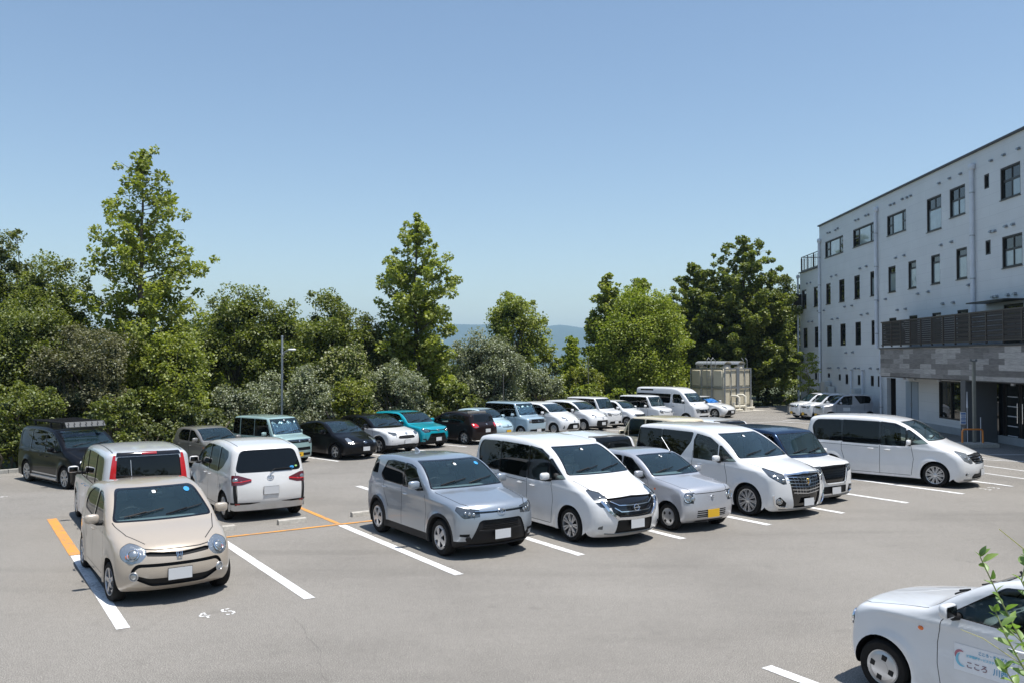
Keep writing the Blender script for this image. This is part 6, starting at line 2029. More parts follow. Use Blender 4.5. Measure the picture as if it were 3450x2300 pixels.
# compact people carrier with boomerang lamps and black corner strakes
SP['mpv'] = van_spec(L=4.24, W=1.695, H=1.675, belt=1.02, tum=.13, wr=.30, fu=.78, ru=3.53, ulen=1.7, row3=False, wheel='cap8', hmat=None,
    prof=[(.18, .19, .02), (.06, .26, .08), (.0, .42, .12), (.0, .60, .2), (.07, .78, .12), (.22, .89, .15), (.6, 1.04, .3), (.95, 1.14, .10), (1.40, 1.42, .5), (1.85, 1.60, .4), (2.4, 1.665, .6), (3.0, 1.665, .5), (3.70, 1.61, .3), (3.93, 1.56, .07), (4.05, 1.25, .2), (4.14, 1.0, .1), (4.22, .7, .15), (4.22, .42, .08), (4.12, .24, .02)],
    ws=(1.175, .74, 1.54, .60, .05), rwin=(1.06, .72, 1.50, .585, .13), cowl=(.95, 1.14),
    win=[([(1.10, 1.12), (1.50, 1.36), (1.55, 1.36), (1.55, 1.06)], 'side', .02), ([(1.60, 1.03), (1.60, 1.40), (1.9, 1.50), (2.2, 1.53), (2.2, 1.0)], 'side', .03),
         ([(2.26, 1.0), (2.26, 1.53), (2.95, 1.53), (2.95, 1.0)], 'priv', .03), ([(3.02, .99), (3.02, 1.53), (3.60, 1.47), (3.66, 1.36), (3.40, 1.14)], 'priv', .05)],
    mir=(1.46, 1.05), handles=[(2.06, .88), (2.44, .88)],
    seams=[('side', [(1.38, .28), (1.34, .72), (1.42, 1.0)], .012), ('side', [(2.23, .26), (2.23, 1.0)], .012), ('side', [(3.05, .60), (3.14, .85), (3.0, 1.0)], .012), ('side', [(1.4, .29), (3.0, .29)], .010),
           ('top', [(.24, .46), (.55, .66), (.95, .74)], .014), ('rear', [(.70, .40), (.72, 1.05)], .012), ('top', [(1.9, .60), (3.7, .585)], .018)],
    feat=[('headlight', 'fd', [(.46, .74), (.80, .74), (1.06, .88), (1.0, .93), (.5, .82)], 'lamp', 'part', .008, .02),
          ('grille', 'front', [(-.2, .28), (.52, .28), (.50, .46), (.36, .58), (-.2, .60)], 'b', 'part', .02, .03),
          ('front_strake', 'fd', [(.82, .78), (.86, .78), (.84, .50), (.78, .50)], 'b', 'body', 0, .0), ('front_strake', 'fd', [(.72, .34), (.96, .32), (.84, .50), (.78, .50)], 'b', 'body', 0, .01),
          ('rear_strake', 'rd', [(.79, .38), (.89, .36), (.95, .80), (.86, .82)], 'b', 'part', -.006, .01),
          ('bumper_strake', 'rear', [(-.3, .385), (.45, .385), (.84, .335), (.84, .44), (.5, .425), (-.3, .425)], 'b', 'part', -.006, .01),
          ('tail_light', 'rd', [(.44, .865), (.70, .80), (1.0, .79), (1.04, 1.0), (.84, 1.0), (.5, .91)], 'dred', 'part', -.006, .02),
          ('tail_reflector', 'rd', [(.72, .375), (.88, .38), (.88, .415), (.72, .41)], 'red', 'part', -.008, .005)],
    bars=[('grille_frame', 'front', [(-.52, .34), (-.48, .48), (-.36, .585), (0, .60), (.36, .585), (.48, .48), (.52, .34)], .03, .01, 'ch'),
          ('tail_light', 'rd', [(.50, .895), (.75, .86), (.98, .86)], .028, .006, 'redb', .006)],
    balls=[('tail_light', 'rd', .90, .90, .06, 'lamp', .2, .05), ('tail_light', 'rd', .74, .87, .035, 'lamp', .2, .03)],
    plate=.42, rplate=.66, emblem=[('ovals', 'rear', .93, .07), ('ovals', 'front', .70, .065)])
del SP['mpv']['hmat']

# tall boxy kei
def box_spec(**kw):
    d = dict(L=3.395, W=1.475, H=1.785, belt=1.02, tum=.065, wr=.28, fu=.60, ru=3.06, near=False, q=.8, crown=.03, fbow=.13, rbow=.07, rc=.08, fw=.03, rwid=.02, ulen=1.3, zmax=.6, sz=.12,
    prof=[(.12, .20, .02), (.03, .28, .05), (.0, .45, .1), (.01, .72, .1), (.04, .92, .06), (.12, .99, .08), (.40, 1.05, .2), (.62, 1.09, .06), (.98, 1.62, .12), (1.10, 1.73, .16), (1.6, 1.78, .4), (2.9, 1.77, .3), (3.25, 1.72, .10), (3.32, 1.3, .2), (3.36, 1.0, .1), (3.395, .6, .1), (3.38, .35, .05), (3.30, .22, .02)],
    ws=(1.13, .665, 1.66, .61, .05), rwin=(1.08, .60, 1.62, .57), cowl=(.62, 1.09), cowlu=.3,
    win=[([(.86, 1.06), (1.06, 1.48), (1.06, 1.06)], 'side', .02), ([(1.11, 1.04), (1.11, 1.58), (1.16, 1.66), (1.82, 1.66), (1.82, 1.03)], 'side', .03),
         ([(1.88, 1.03), (1.88, 1.66), (2.70, 1.66), (2.70, 1.03)], 'priv', .03), ([(2.78, 1.06), (2.78, 1.66), (3.18, 1.64), (3.20, 1.06)], 'priv', .03)],
    mir=(1.06, 1.06), handles=[(1.64, .92), (2.05, .92)], wheel='cap5',
    seams=[('side', [(.98, .28), (.98, .98)], .012), ('side', [(1.85, .26), (1.85, 1.02)], .012), ('side', [(2.74, .60), (2.74, 1.02)], .012)],
    feat=[('headlight', 'fd', [(.50, .74), (.78, .74), (.80, .92), (.50, .92)], 'lamp', 'part', .008, .03),
          ('grille', 'front', [(-.2, .78), (.46, .78), (.46, .90), (-.2, .90)], 'b', 'part', .015, .01),
          ('lower_grille', 'front', [(-.2, .28), (.46, .28), (.46, .42), (-.2, .42)], 'b', 'part', .02, .01)],
    bars=[('grille', 'front', [(-.45, .84), (0, .84), (.45, .84)], .03, .01, 'ch')], balls=[('headlight', 'fd', .64, .83, .06, 'lamp', .4)], rings=[], plate=.36, yel=True, rplate=.6, emblem=[])
    d.update(kw); return d
SP['box_mint'] = box_spec(near=True, q=1.0,
    feat=[('headlight', 'fd', [(.50, .74), (.80, .74), (.82, .93), (.50, .93)], 'lamp', 'part', .008, .05), ('grille', 'front', [(-.2, .80), (.47, .80), (.47, .93), (-.2, .93)], 'b', 'part', .015, .01),
          ('lower_grille', 'front', [(-.2, .50), (.58, .50), (.56, .62), (-.2, .62)], 'b', 'part', .02, .02), ('lower_grille', 'front', [(-.2, .30), (.58, .30), (.56, .40), (-.2, .40)], 'b', 'part', .02, .02, {}, 2)],
    bars=[('grille', 'front', [(-.46, z), (0, z), (.46, z)], .014, .01, 'ch') for z in (.825, .865, .905)], emblem=[('ess', 'front', .865, .045)], ptext='84')
SP['box_blue'] = box_spec(emblem=[('box', 'front', .82, .05)], yel=False,
    bars=[('grille', 'front', [(-.45, z), (0, z), (.45, z)], .03, .012, 'ch') for z in (.80, .88)],
    feat=[('headlight', 'fd', [(.48, .74), (.74, .74), (.74, .93), (.48, .93)], 'lamp', 'part', .008, .03), ('grille', 'front', [(-.2, .72), (.46, .72), (.46, .93), (-.2, .93)], 'b', 'part', .015, .03),
          ('lower_grille', 'front', [(-.2, .26), (.60, .26), (.56, .42), (-.2, .42)], 'b', 'part', .02, .02)])
SP['box_white'] = box_spec(yel=False,
    feat=[('headlight', 'fd', [(.42, .70), (.70, .74), (.84, .90), (.70, .93), (.48, .86)], 'lamp', 'part', .008, .05), ('lower_grille', 'front', [(-.2, .28), (.55, .28), (.50, .42), (-.2, .42)], 'b', 'part', .02, .02)],
    bars=[('grille', 'front', [(-.40, .86), (-.2, .80), (0, .785), (.2, .80), (.40, .86)], .02, .01, 'ch')])
SP['box_custom'] = box_spec(L=3.71, W=1.64, H=1.745, near=True, q=1.0, yel=False, wheel='al7', ru=3.10, fu=.62, wr=.30,
    prof=[(.12, .17, .02), (.03, .25, .05), (.0, .45, .1), (.01, .72, .1), (.04, .92, .06), (.12, 1.0, .08), (.45, 1.06, .2), (.74, 1.10, .06), (1.12, 1.55, .12), (1.26, 1.68, .16), (1.8, 1.735, .4), (3.1, 1.73, .3), (3.55, 1.68, .10), (3.63, 1.3, .2), (3.67, 1.0, .1), (3.71, .6, .1), (3.69, .35, .05), (3.60, .22, .02)],
    ws=(1.14, .74, 1.61, .67, .05), cowl=(.74, 1.10), belt=1.04,
    win=[([(.98, 1.08), (1.18, 1.42), (1.18, 1.08)], 'side', .02), ([(1.23, 1.06), (1.23, 1.52), (1.30, 1.61), (1.95, 1.61), (1.95, 1.05)], 'side', .03),
         ([(2.0, 1.05), (2.0, 1.61), (2.85, 1.61), (2.85, 1.05)], 'priv', .03), ([(2.93, 1.08), (2.93, 1.60), (3.42, 1.58), (3.44, 1.08)], 'priv', .03)],
    feat=[('grille', 'front', [(-.2, .52), (.36, .52), (.50, .92), (-.2, .94)], 'gb', 'part', .025, .03), ('headlight', 'fd', [(.53, .74), (.82, .78), (.90, .92), (.56, .93)], 'lampd', 'part', .008, .02),
          ('fog_light', 'fd', [(.58, .27), (.86, .27), (.88, .44), (.64, .46)], 'b', 'part', .02, .04), ('lower_grille', 'front', [(-.2, .26), (.44, .26), (.42, .44), (-.2, .44)], 'b', 'part', .02, .02)],
    bars=[('grille', 'front', [(-(.34 + .12 * (z - .56) / .36), z), (0, z), (.34 + .12 * (z - .56) / .36, z)], .018, .006, 'gb') for z in (.60, .66, .72, .78, .84, .90)] +
         [('grille_frame', 'front', [(-.52, .90), (-.40, .53), (-.3, .49), (0, .485), (.3, .49), (.40, .53), (.52, .90)], .022, .014, 'ch'), ('corner_trim', 'fd', [(.60, .45), (.88, .44), (.90, .30), (.70, .25)], .02, .012, 'ch'), ('front_lip', 'front', [(-.68, .205), (0, .195), (.68, .205)], .05, .016, 'p')],
    balls=[('fog_light', 'fd', .74, .36, .035, 'lamp', .5), ('headlight', 'fd', .66, .84, .032, 'lamp', .5), ('headlight', 'fd', .78, .85, .032, 'lamp', .5)], plate=.33)

# dark liftback with a high tail
SP['lift'] = dict(L=4.46, W=1.745, H=1.49, belt=.98, tum=.145, wr=.31, fu=.92, ru=3.62, q=.9, crown=.035, fbow=.34, rbow=.2, rc=.09, fw=.06, ulen=1.9, zmax=.55,
    prof=[(.22, .18, .02), (.08, .25, .08), (.0, .42, .12), (.02, .60, .12), (.14, .73, .12), (.5, .88, .3), (1.02, 1.0, .10), (1.6, 1.30, .6), (2.05, 1.455, .4), (2.5, 1.49, .5), (3.1, 1.43, .5), (3.9, 1.20, .3), (4.28, 1.09, .06), (4.40, .95, .06), (4.45, .65, .12), (4.43, .4, .08), (4.34, .24, .02)],
    ws=(1.04, .74, 1.40, .575, .06), rwin=(1.13, .56, 1.36, .5), cowl=(1.02, 1.0),
    win=[([(1.34, 1.02), (1.64, 1.20), (1.69, 1.20), (1.69, .99)], 'side', .02), ([(1.74, .98), (1.74, 1.24), (2.1, 1.37), (2.42, 1.39), (2.42, .97)], 'side', .03), ([(2.49, .97), (2.49, 1.39), (3.0, 1.35), (3.42, 1.20), (3.36, 1.04)], 'priv', .04)],
    mir=(1.62, .99), handles=[(2.28, .86), (3.12, .88)], wheel='al5',
    seams=[('side', [(1.44, .3), (1.42, .7), (1.5, .97)], .012), ('side', [(2.45, .28), (2.45, .97)], .012), ('top', [(.3, .5), (.6, .68), (1.0, .74)], .012)],
    feat=[('headlight', 'fd', [(.52, .64), (.90, .66), (1.22, .84), (1.12, .87), (.66, .79)], 'lamp', 'part', .004, .03), ('lower_grille', 'front', [(-.2, .24), (.60, .24), (.55, .36), (-.2, .36)], 'b', 'part', .02, .02), ('grille', 'front', [(-.2, .60), (.44, .62), (.44, .645), (-.2, .63)], 'b', 'part', .02, .0),
          ('fog_light', 'fd', [(.84, .34), (.96, .34), (.96, .50), (.86, .48)], 'lamp', 'part', .004, .02)],
    plate=.44, emblem=[('ovals', 'front', .68, .08)])
SP['suv_white'] = dict(SP['suv'], L=4.18, W=1.765, H=1.58, near=False, q=.9, wheel='al5', clad=.07, cladz=.38,
    prof=[(.22, .20, .02), (.08, .27, .05), (.02, .40, .08), (.0, .60, .15), (.06, .80, .14), (.22, .92, .14), (.7, 1.01, .3), (1.18, 1.08, .1), (1.55, 1.30, .4), (1.95, 1.50, .25), (2.35, 1.575, .5), (3.0, 1.565, .4), (3.65, 1.47, .10), (3.86, 1.25, .08), (4.02, 1.02, .08), (4.14, .9, .06), (4.17, .7, .15), (4.16, .5, .1), (4.10, .3, .05), (3.98, .22, .02)],
    ws=(1.11, .77, 1.50, .62, .05), fu=.86, ru=3.42, cowl=(1.18, 1.08), mir=(1.62, 1.06), mircol=GLOSSB,
    win=[([(1.50, 1.05), (1.90, 1.36), (2.1, 1.44), (2.32, 1.47), (2.32, 1.04)], 'side', .03), ([(2.39, 1.04), (2.39, 1.47), (2.9, 1.45), (3.32, 1.30), (3.30, 1.16), (3.12, 1.06)], 'priv', .06)],
    rwin=(1.06, .6, 1.40, .52),
    feat=[('upper_grille', 'front', [(-.2, .62), (.40, .64), (.46, .68), (.38, .76), (-.2, .78)], 'b', 'part', .02, .03), ('lower_grille', 'front', [(-.2, .24), (.56, .24), (.62, .30), (.46, .40), (-.2, .42)], 'b', 'part', .02, .03),
          ('headlight', 'fd', [(.54, .80), (.80, .76), (1.12, .86), (1.20, .92), (.66, .88)], 'lampd', 'part', .006, .03), ('fog_light', 'fd', [(.80, .40), (.86, .38), (.90, .56), (.82, .58)], 'lamp', 'part', .006, .01)],
    bars=[], balls=[], plate=.50, emblem=[('ovals', 'front', .84, .07)])
# plain hatch used for the small cars further back; seen from behind it carries a roof spoiler
def hatch_spec(**kw):
    d = dict(SP['hatch'], near=False, q=.8, rings=[], steer=0)
    d.update(kw); return d
SP['hatch_blue'] = hatch_spec(L=3.395, W=1.475, H=1.525, yel=True, fu=.62, ru=3.0, cowl=(.80, 1.03),
    prof=[(.14, .20, .02), (.04, .27, .08), (.0, .42, .15), (.0, .55, .15), (.05, .72, .12), (.16, .83, .14), (.4, .94, .3), (.80, 1.03, .10), (1.15, 1.28, .5), (1.5, 1.46, .3), (2.0, 1.52, .5), (2.6, 1.50, .4), (3.08, 1.42, .14), (3.22, 1.1, .2), (3.33, .92, .15), (3.395, .6, .12), (3.37, .35, .08), (3.28, .22, .02)],
    ws=(1.07, .64, 1.44, .52, .07), W_=0,
    win=[([(1.12, 1.03), (1.46, 1.32), (1.68, 1.40), (1.86, 1.42), (1.86, 1.0)], 'side', .03), ([(1.93, 1.0), (1.93, 1.425), (2.4, 1.40), (2.72, 1.28), (2.82, 1.13), (2.75, 1.05)], 'priv', .08)], mir=(1.2, 1.02), handles=[(1.72, .86), (2.6, .89)], seams=[],
    feat=[('headlight', 'fd', [(.48, .66), (.70, .66), (.82, .86), (.74, .90), (.52, .80)], 'lamp', 'part', .004, .05), ('grille', 'front', [(-.2, .60), (.34, .64), (.36, .67), (-.2, .66)], 'b', 'part', .02, .01), ('lower_grille', 'front', [(-.2, .26), (.5, .26), (.46, .36), (-.2, .36)], 'b', 'part', .02, .02)],
    bars=[], balls=[], emblem=[('ovals', 'front', .72, .05)], plate=.42)
SP['hatch_white'] = dict(SP['hatch_blue'], yel=False, plate=.38,
    feat=[('headlight', 'fd', [(.48, .62), (.70, .64), (.84, .84), (.76, .88), (.50, .80)], 'lamp', 'part', .004, .03), ('grille', 'front', [(-.2, .60), (.44, .62), (.46, .76), (-.2, .74)], 'b', 'part', .02, .02), ('lower_grille', 'front', [(-.2, .26), (.5, .26), (.46, .34), (-.2, .34)], 'b', 'part', .02, .02)],
    bars=[('grille', 'front', [(-.43, z), (0, z), (.43, z)], .014, .01, 'ch') for z in (.65, .70)], emblem=[])
SP['hatch_rear'] = hatch_spec(L=4.2, W=1.695, H=1.535, q=.9, fu=.85, ru=3.45, wr=.31, wheel='al6', rwin=(1.06, .60, 1.40, .52, .06),
    prof=[(.16, .20, .02), (.05, .27, .08), (.0, .42, .15), (.0, .6, .15), (.07, .74, .12), (.2, .84, .14), (.6, .96, .4), (1.1, 1.04, .10), (1.55, 1.31, .5), (2.0, 1.49, .3), (2.5, 1.535, .5), (3.1, 1.51, .4), (3.72, 1.42, .05), (3.80, 1.38, .04), (3.98, 1.02, .1), (4.14, .92, .1), (4.2, .6, .12), (4.18, .35, .08), (4.07, .22, .02)],
    ws=(1.08, .71, 1.45, .57, .07), cowl=(1.1, 1.04), mir=(1.6, 1.02), handles=[(2.25, .86), (3.1, .89)], seams=[('side', [(2.40, .3), (2.40, 1.0)], .012)],
    win=[([(1.50, 1.03), (1.9, 1.32), (2.1, 1.40), (2.36, 1.43), (2.36, 1.0)], 'side', .03), ([(2.44, 1.0), (2.44, 1.43), (3.0, 1.42), (3.30, 1.34), (3.50, 1.16), (3.40, 1.04)], 'priv', .06)],
    feat=[('tail_light', 'rd', [(.52, .84), (.80, .78), (1.02, .86), (1.12, 1.0), (.80, .99)], 'redb', 'part', -.004, .03)],
    bars=[('roof_spoiler', 'rear', [(-.60, 1.44), (0, 1.46), (.60, 1.44)], .10, .07, 'p'), ('tail_light', 'rd', [(.62, .84), (.86, .84)], .04, .006, 'lamp')], balls=[], rplate=.66, emblem=[('ringbar', 'rear', .94, .05)])
del SP['hatch_rear']['plate']
SP['wagon_rear'] = dict(SP['hatch_rear'], L=4.4, W=1.695, H=1.50, belt=.98, ru=3.5, rwin=(1.10, .62, 1.42, .55, .06), wheel='cap8',
    prof=[(.16, .20, .02), (.05, .27, .08), (.0, .42, .15), (.0, .6, .15), (.07, .72, .12), (.2, .82, .14), (.6, .93, .4), (1.15, 1.0, .10), (1.6, 1.27, .5), (2.1, 1.44, .3), (2.6, 1.50, .5), (3.3, 1.485, .4), (4.02, 1.43, .04), (4.08, 1.39, .03), (4.22, 1.06, .1), (4.34, .94, .1), (4.4, .6, .12), (4.38, .35, .08), (4.27, .22, .02)],
    ws=(1.05, .71, 1.41, .57, .07), cowl=(1.15, 1.0),
    win=[([(1.54, 1.0), (1.94, 1.28), (2.1, 1.35), (2.4, 1.385), (2.4, .98)], 'side', .03), ([(2.48, .98), (2.48, 1.385), (3.12, 1.38), (3.12, 1.0)], 'side', .03), ([(3.2, 1.0), (3.2, 1.38), (3.62, 1.35), (3.86, 1.16), (3.80, 1.06)], 'side', .06)],
    feat=[('tail_light', 'rd', [(.56, .96), (.80, .92), (1.0, .96), (1.02, 1.14), (.74, 1.18)], 'red', 'part', -.012, .03)],
    bars=[('roof_spoiler', 'rear', [(-.62, 1.425), (0, 1.44), (.62, 1.425)], .05, .03, 'p')], emblem=[])
# cream-roofed box, glazed all round
SP['box_cream'] = box_spec(H=1.70, L=3.395, prof=[(.12, .20, .02), (.03, .28, .05), (.0, .45, .1), (.01, .72, .1), (.04, .92, .06), (.12, .99, .08), (.50, 1.05, .2), (.82, 1.09, .06), (1.15, 1.5, .12), (1.30, 1.64, .16), (1.8, 1.69, .4), (2.9, 1.68, .3), (3.24, 1.64, .10), (3.32, 1.3, .2), (3.36, 1.0, .1), (3.395, .6, .1), (3.38, .35, .05), (3.30, .22, .02)],
    ws=(1.13, .665, 1.60, .60, .05), cowl=(.82, 1.09), rwin=(1.08, .60, 1.55, .57), cloth='b',
    win=[([(1.06, 1.06), (1.20, 1.42), (1.20, 1.06)], 'side', .02), ([(1.25, 1.04), (1.25, 1.50), (1.32, 1.58), (1.95, 1.585), (1.95, 1.03)], 'side', .03),
         ([(2.05, 1.03), (2.05, 1.585), (2.75, 1.58), (2.75, 1.03)], 'side', .05), ([(2.86, 1.10), (2.86, 1.57), (3.20, 1.55), (3.22, 1.10)], 'side', .04)])
# tall delivery-style minibus
SP['bus'] = van_spec(L=4.85, W=1.72, H=2.25, belt=1.25, tum=.10, fu=.78, ru=3.50, wr=.33, q=.9, ulen=1.2, fbow=.20, rwid=.02, zmax=.8, sz=.35, wheel='cap8',
    prof=[(.14, .24, .02), (.04, .32, .05), (.0, .48, .1), (.0, .80, .2), (.05, 1.05, .1), (.12, 1.14, .1), (.30, 1.25, .1), (.42, 1.33, .06), (1.0, 1.86, .3), (1.35, 2.12, .3), (1.8, 2.23, .4), (2.6, 2.25, .5), (4.5, 2.23, .2), (4.72, 2.17, .12), (4.80, 1.3, .3), (4.84, .7, .1), (4.83, .4, .05), (4.75, .28, .02)],
    ws=(1.37, .76, 1.86, .69, .05), rwin=(1.35, .64, 1.85, .6), cowl=(.42, 1.33), cowlu=.2,
    win=[([(.86, 1.26), (1.28, 1.80), (1.72, 1.82), (1.78, 1.75), (1.78, 1.30)], 'side', .05), ([(2.0, 1.30), (1.96, 1.82), (4.55, 1.84), (4.60, 1.36), (2.1, 1.26)], 'priv', .05)],
    mir=(.95, 1.36), handles=[(1.72, 1.08)], hmat=BLACK,
    seams=[('side', [(1.88, .3), (1.88, 1.9)], .012), ('side', [(.9, .75), (.86, 1.26)], .012)],
    feat=[('side_vent', 'side', [(3.3, 2.0), (4.3, 2.0), (4.3, 2.10), (3.3, 2.10)], 'pv', 'part', .01, .02), ('headlight', 'fd', [(.46, .70), (.78, .70), (.92, .94), (.50, .96)], 'lamp', 'part', .006, .03),
          ('grille', 'front', [(-.2, .68), (.42, .68), (.48, .92), (-.2, .92)], 'b', 'part', .02, .02), ('lower_grille', 'front', [(-.2, .42), (.46, .42), (.50, .54), (-.2, .54)], 'b', 'part', .02, .02)],
    bars=[('grille', 'front', [(-.40, .70), (-.36, .90), (0, .88), (.36, .90), (.40, .70)], .04, .012, 'ch')], plate=.36, emblem=[('ringbar', 'front', .80, .06)])
# low white saloon
SP['saloon'] = dict(SP['lift'], L=4.4, W=1.695, H=1.46, q=.8, wheel='dark5', fu=.86, ru=3.46,
    prof=[(.22, .18, .02), (.08, .25, .08), (.0, .40, .12), (.02, .58, .12), (.10, .73, .10), (.5, .88, .3), (1.25, .98, .10), (1.75, 1.26, .5), (2.15, 1.42, .4), (2.6, 1.455, .5), (3.1, 1.40, .4), (3.75, 1.12, .2), (4.1, 1.08, .1), (4.34, 1.03, .06), (4.39, .7, .12), (4.38, .4, .08), (4.28, .24, .02)],
    ws=(1.02, .70, 1.37, .56, .06), rwin=(1.10, .56, 1.36, .5), cowl=(1.25, .98), emblem=[],
    feat=[('headlight', 'fd', [(.48, .66), (.80, .68), (1.08, .80), (1.0, .82), (.5, .73)], 'lamp', 'part', .004, .02), ('lower_grille', 'front', [(-.2, .24), (.60, .24), (.40, .56), (-.2, .58)], 'b', 'part', .02, .03)])
# kei wagons beside the building
SP['kei_wagon'] = box_spec(H=1.65, prof=[(.12, .20, .02), (.03, .28, .05), (.0, .45, .1), (.01, .72, .1), (.04, .90, .06), (.12, .96, .08), (.50, 1.03, .2), (.78, 1.08, .06), (1.15, 1.38, .3), (1.45, 1.57, .2), (1.9, 1.64, .4), (2.9, 1.63, .3), (3.24, 1.57, .10), (3.32, 1.2, .2), (3.36, 1.0, .1), (3.395, .6, .1), (3.38, .35, .05), (3.30, .22, .02)],
    ws=(1.11, .665, 1.54, .58, .05), cowl=(.78, 1.08), rwin=(1.05, .58, 1.5, .55),
    win=[([(.98, 1.04), (1.18, 1.26), (1.24, 1.26), (1.24, 1.04)], 'side', .02), ([(1.29, 1.03), (1.29, 1.34), (1.46, 1.50), (1.98, 1.54), (1.94, 1.02)], 'side', .03),
         ([(2.18, 1.46), (2.12, 1.54), (2.60, 1.54), (3.06, 1.50), (3.14, 1.34), (3.06, 1.12), (2.38, 1.08)], 'priv', .05)],
    mir=(1.2, 1.04))
SP['kei_wagon']['feat'] = SP['kei_wagon']['feat'] + [('door_panel', 'side', [(1.38, .62), (1.84, .62), (1.84, .84), (1.38, .84)], pbr('panel_white', (.78, .79, .80), .4), 'part', -.004, .01)]
SP['kei_wagon2'] = dict(SP['kei_wagon'], win=[([(.98, 1.04), (1.18, 1.26), (1.24, 1.26), (1.24, 1.04)], 'side', .02), ([(1.29, 1.03), (1.29, 1.34), (1.46, 1.50), (1.98, 1.54), (1.94, 1.02)], 'side', .03), ([(2.05, 1.02), (2.05, 1.54), (2.60, 1.54), (3.02, 1.48), (3.08, 1.3), (2.9, 1.06)], 'side', .05)],
    bars=[], feat=[('headlight', 'fd', [(.46, .70), (.74, .72), (.92, .90), (.80, .92), (.48, .86)], 'lamp', 'part', .006, .03), ('grille', 'front', [(-.2, .72), (.38, .74), (.38, .82), (-.2, .82)], 'b', 'part', .02, .02), ('lower_grille', 'front', [(-.2, .28), (.5, .28), (.46, .38), (-.2, .38)], 'b', 'part', .02, .02)])
# black four-wheel-drive van with a roof rack
SP['van_b'] = van_spec(L=4.73, W=1.795, H=1.85, q=.9, wr=.35, fu=.92, ru=3.77, wheel='al7', belt=1.1,
    feat=[('headlight', 'fd', [(.5, .80), (.95, .82), (1.0, .92), (.55, .9)], 'lamp', 'part', .006, .04), ('grille', 'front', [(-.2, .45), (.48, .45), (.5, .9), (-.2, .92)], 'b', 'part', .02, .02), ('side_garnish', 'side', [(1.42, .36), (3.3, .36), (3.3, .40), (1.42, .40)], 'sil', 'body', 0, .01)],
    bars=[('side_step', 'side', [(1.42, .28), (3.3, .28)], .07, .05, 'sil')])
for k_ in ('van_b',): SP[k_]['balls'] = []; SP[k_]['rings'] = []

for k_, b_ in (('suv', [0]), ('van_v', [0, 1, 2]), ('van_h', [0, 1, 2]), ('van_l', [2]), ('van_r', [0, 1, 2]), ('mpv', [0, 1, 2]), ('box_mint', [0]), ('box_blue', [0, 1, 2]), ('box_white', [0, 1, 2]), ('box_custom', [0, 1, 2]), ('lift', [0, 1]), ('suv_white', [0]), ('hatch_rear', [0]), ('wagon_rear', [0]), ('van_b', [0, 1, 2]), ('saloon', [0, 1])):
    SP[k_]['bpil'] = b_
FOIL = pbr('foil_sunshade', (.62, .68, .72), .28, .6, var=.2, vscale=8)
FOILB = pbr('blue_sunshade', (.03, .22, .62), .4)
SP['box_mint']['shade'] = FOIL; SP['box_blue']['shade'] = FOIL; SP['saloon']['shade'] = FOILB
# ---------------------------------------------------------------- the parked cars
WHITE = paint('paint_white', (.70, .71, .72), 0, .35)
PEARL = paint('paint_pearl_white', (.73, .73, .725), .0, .32)
WHITEY = paint('paint_warm_white', (.65, .645, .63), 0, .35)
SILV = paint('paint_silver', (.37, .41, .455), .6, .33)
SILVK = paint('paint_light_silver', (.50, .51, .54), .5, .34)
SILVW = paint('paint_whitish_silver', (.66, .67, .69), .2, .34)
BEIGE = paint('paint_beige', (.46, .395, .32), .15, .32)
GREY = paint('paint_warm_grey', (.27, .26, .245), .45, .34)
MINT = paint('paint_mint', (.30, .43, .42), .15, .34)
TEAL = paint('paint_teal', (.0, .33, .42), .2, .28)
PBLK = paint('paint_black', (.004, .004, .005), 0, .3)
BRBLK = paint('paint_dark_brown', (.014, .009, .009), 0, .3)
LBLUE = paint('paint_light_blue', (.36, .48, .56), .2, .34)
PBLUE = paint('paint_pale_blue', (.45, .60, .68), .15, .34)
CREAM = paint('paint_cream', (.66, .58, .42), 0, .36)
NAVY = paint('paint_navy', (.012, .028, .065), .35, .22)

def put(key, pm, wheelpt, psi, side, name, label, cat='car', group='cars parked in the lot', over=None, ref='f'):
    """psi: heading in degrees, counter-clockwise from +X. wheelpt: ground contact of the outer face of a wheel;
    ref f/r front or rear wheel; side +1 left, -1 right wheel of the car"""
    sp = dict(SP[key]); sp.update(over or {})
    a = R(psi); h = Vector((cos(a), sin(a))); l = Vector((-sin(a), cos(a)))
    u = sp['fu'] if ref == 'f' else sp['ru']
    c = Vector(wheelpt) - h * (sp['L'] / 2 - u) - l * (side * (sp['W'] / 2 - .02))
    root, sh = make_car(sp, pm, (c.x, c.y), a, name, label, cat, group)
    root.location.z = zg(c.x, c.y)
    return root, sh
def putc(key, pm, c, psi, name, label, cat='car', group='cars parked in the lot', over=None):
    sp = dict(SP[key]); sp.update(over or {})
    root, sh = make_car(sp, pm, c, R(psi), name, label, cat, group)
    root.location.z = zg(*c)
    return root, sh
FR = -56.54          # nose towards the aisle
AW = FR + 180
# first row, noses to the camera; the wheel nearest the camera is the right front one
put('hatch', BEIGE, (-5.80, 12.36), FR + 1.2, -1, 'parked_hatchback', 'beige hatchback with round headlamps and empty bumper, nearest car at lower left')
put('suv', SILV, (-1.27, 15.20), FR + 1, -1, 'parked_crossover', 'silver compact crossover with black wheel arches beside the empty bay')
put('van_v', PEARL, (1.11, 16.36), FR, -1, 'parked_people_carrier', 'pearl white people carrier with a deep chrome V grille next to the silver crossover')
put('kei', SILVK, (3.18, 17.45), FR, -1, 'parked_kei_car', 'small silver kei hatchback with yellow number plate and rounded square headlamps')
put('van_l', PEARL, (5.24, 19.08), FR, -1, 'parked_people_carrier', 'large white luxury people carrier with a tall chrome mesh grille')
put('box_custom', PEARL, (6.79, 20.68), FR, -1, 'parked_boxy_car', 'boxy white car with a dark blue roof and black framed grille', over=dict(twotone=(NAVY, 1.075)))
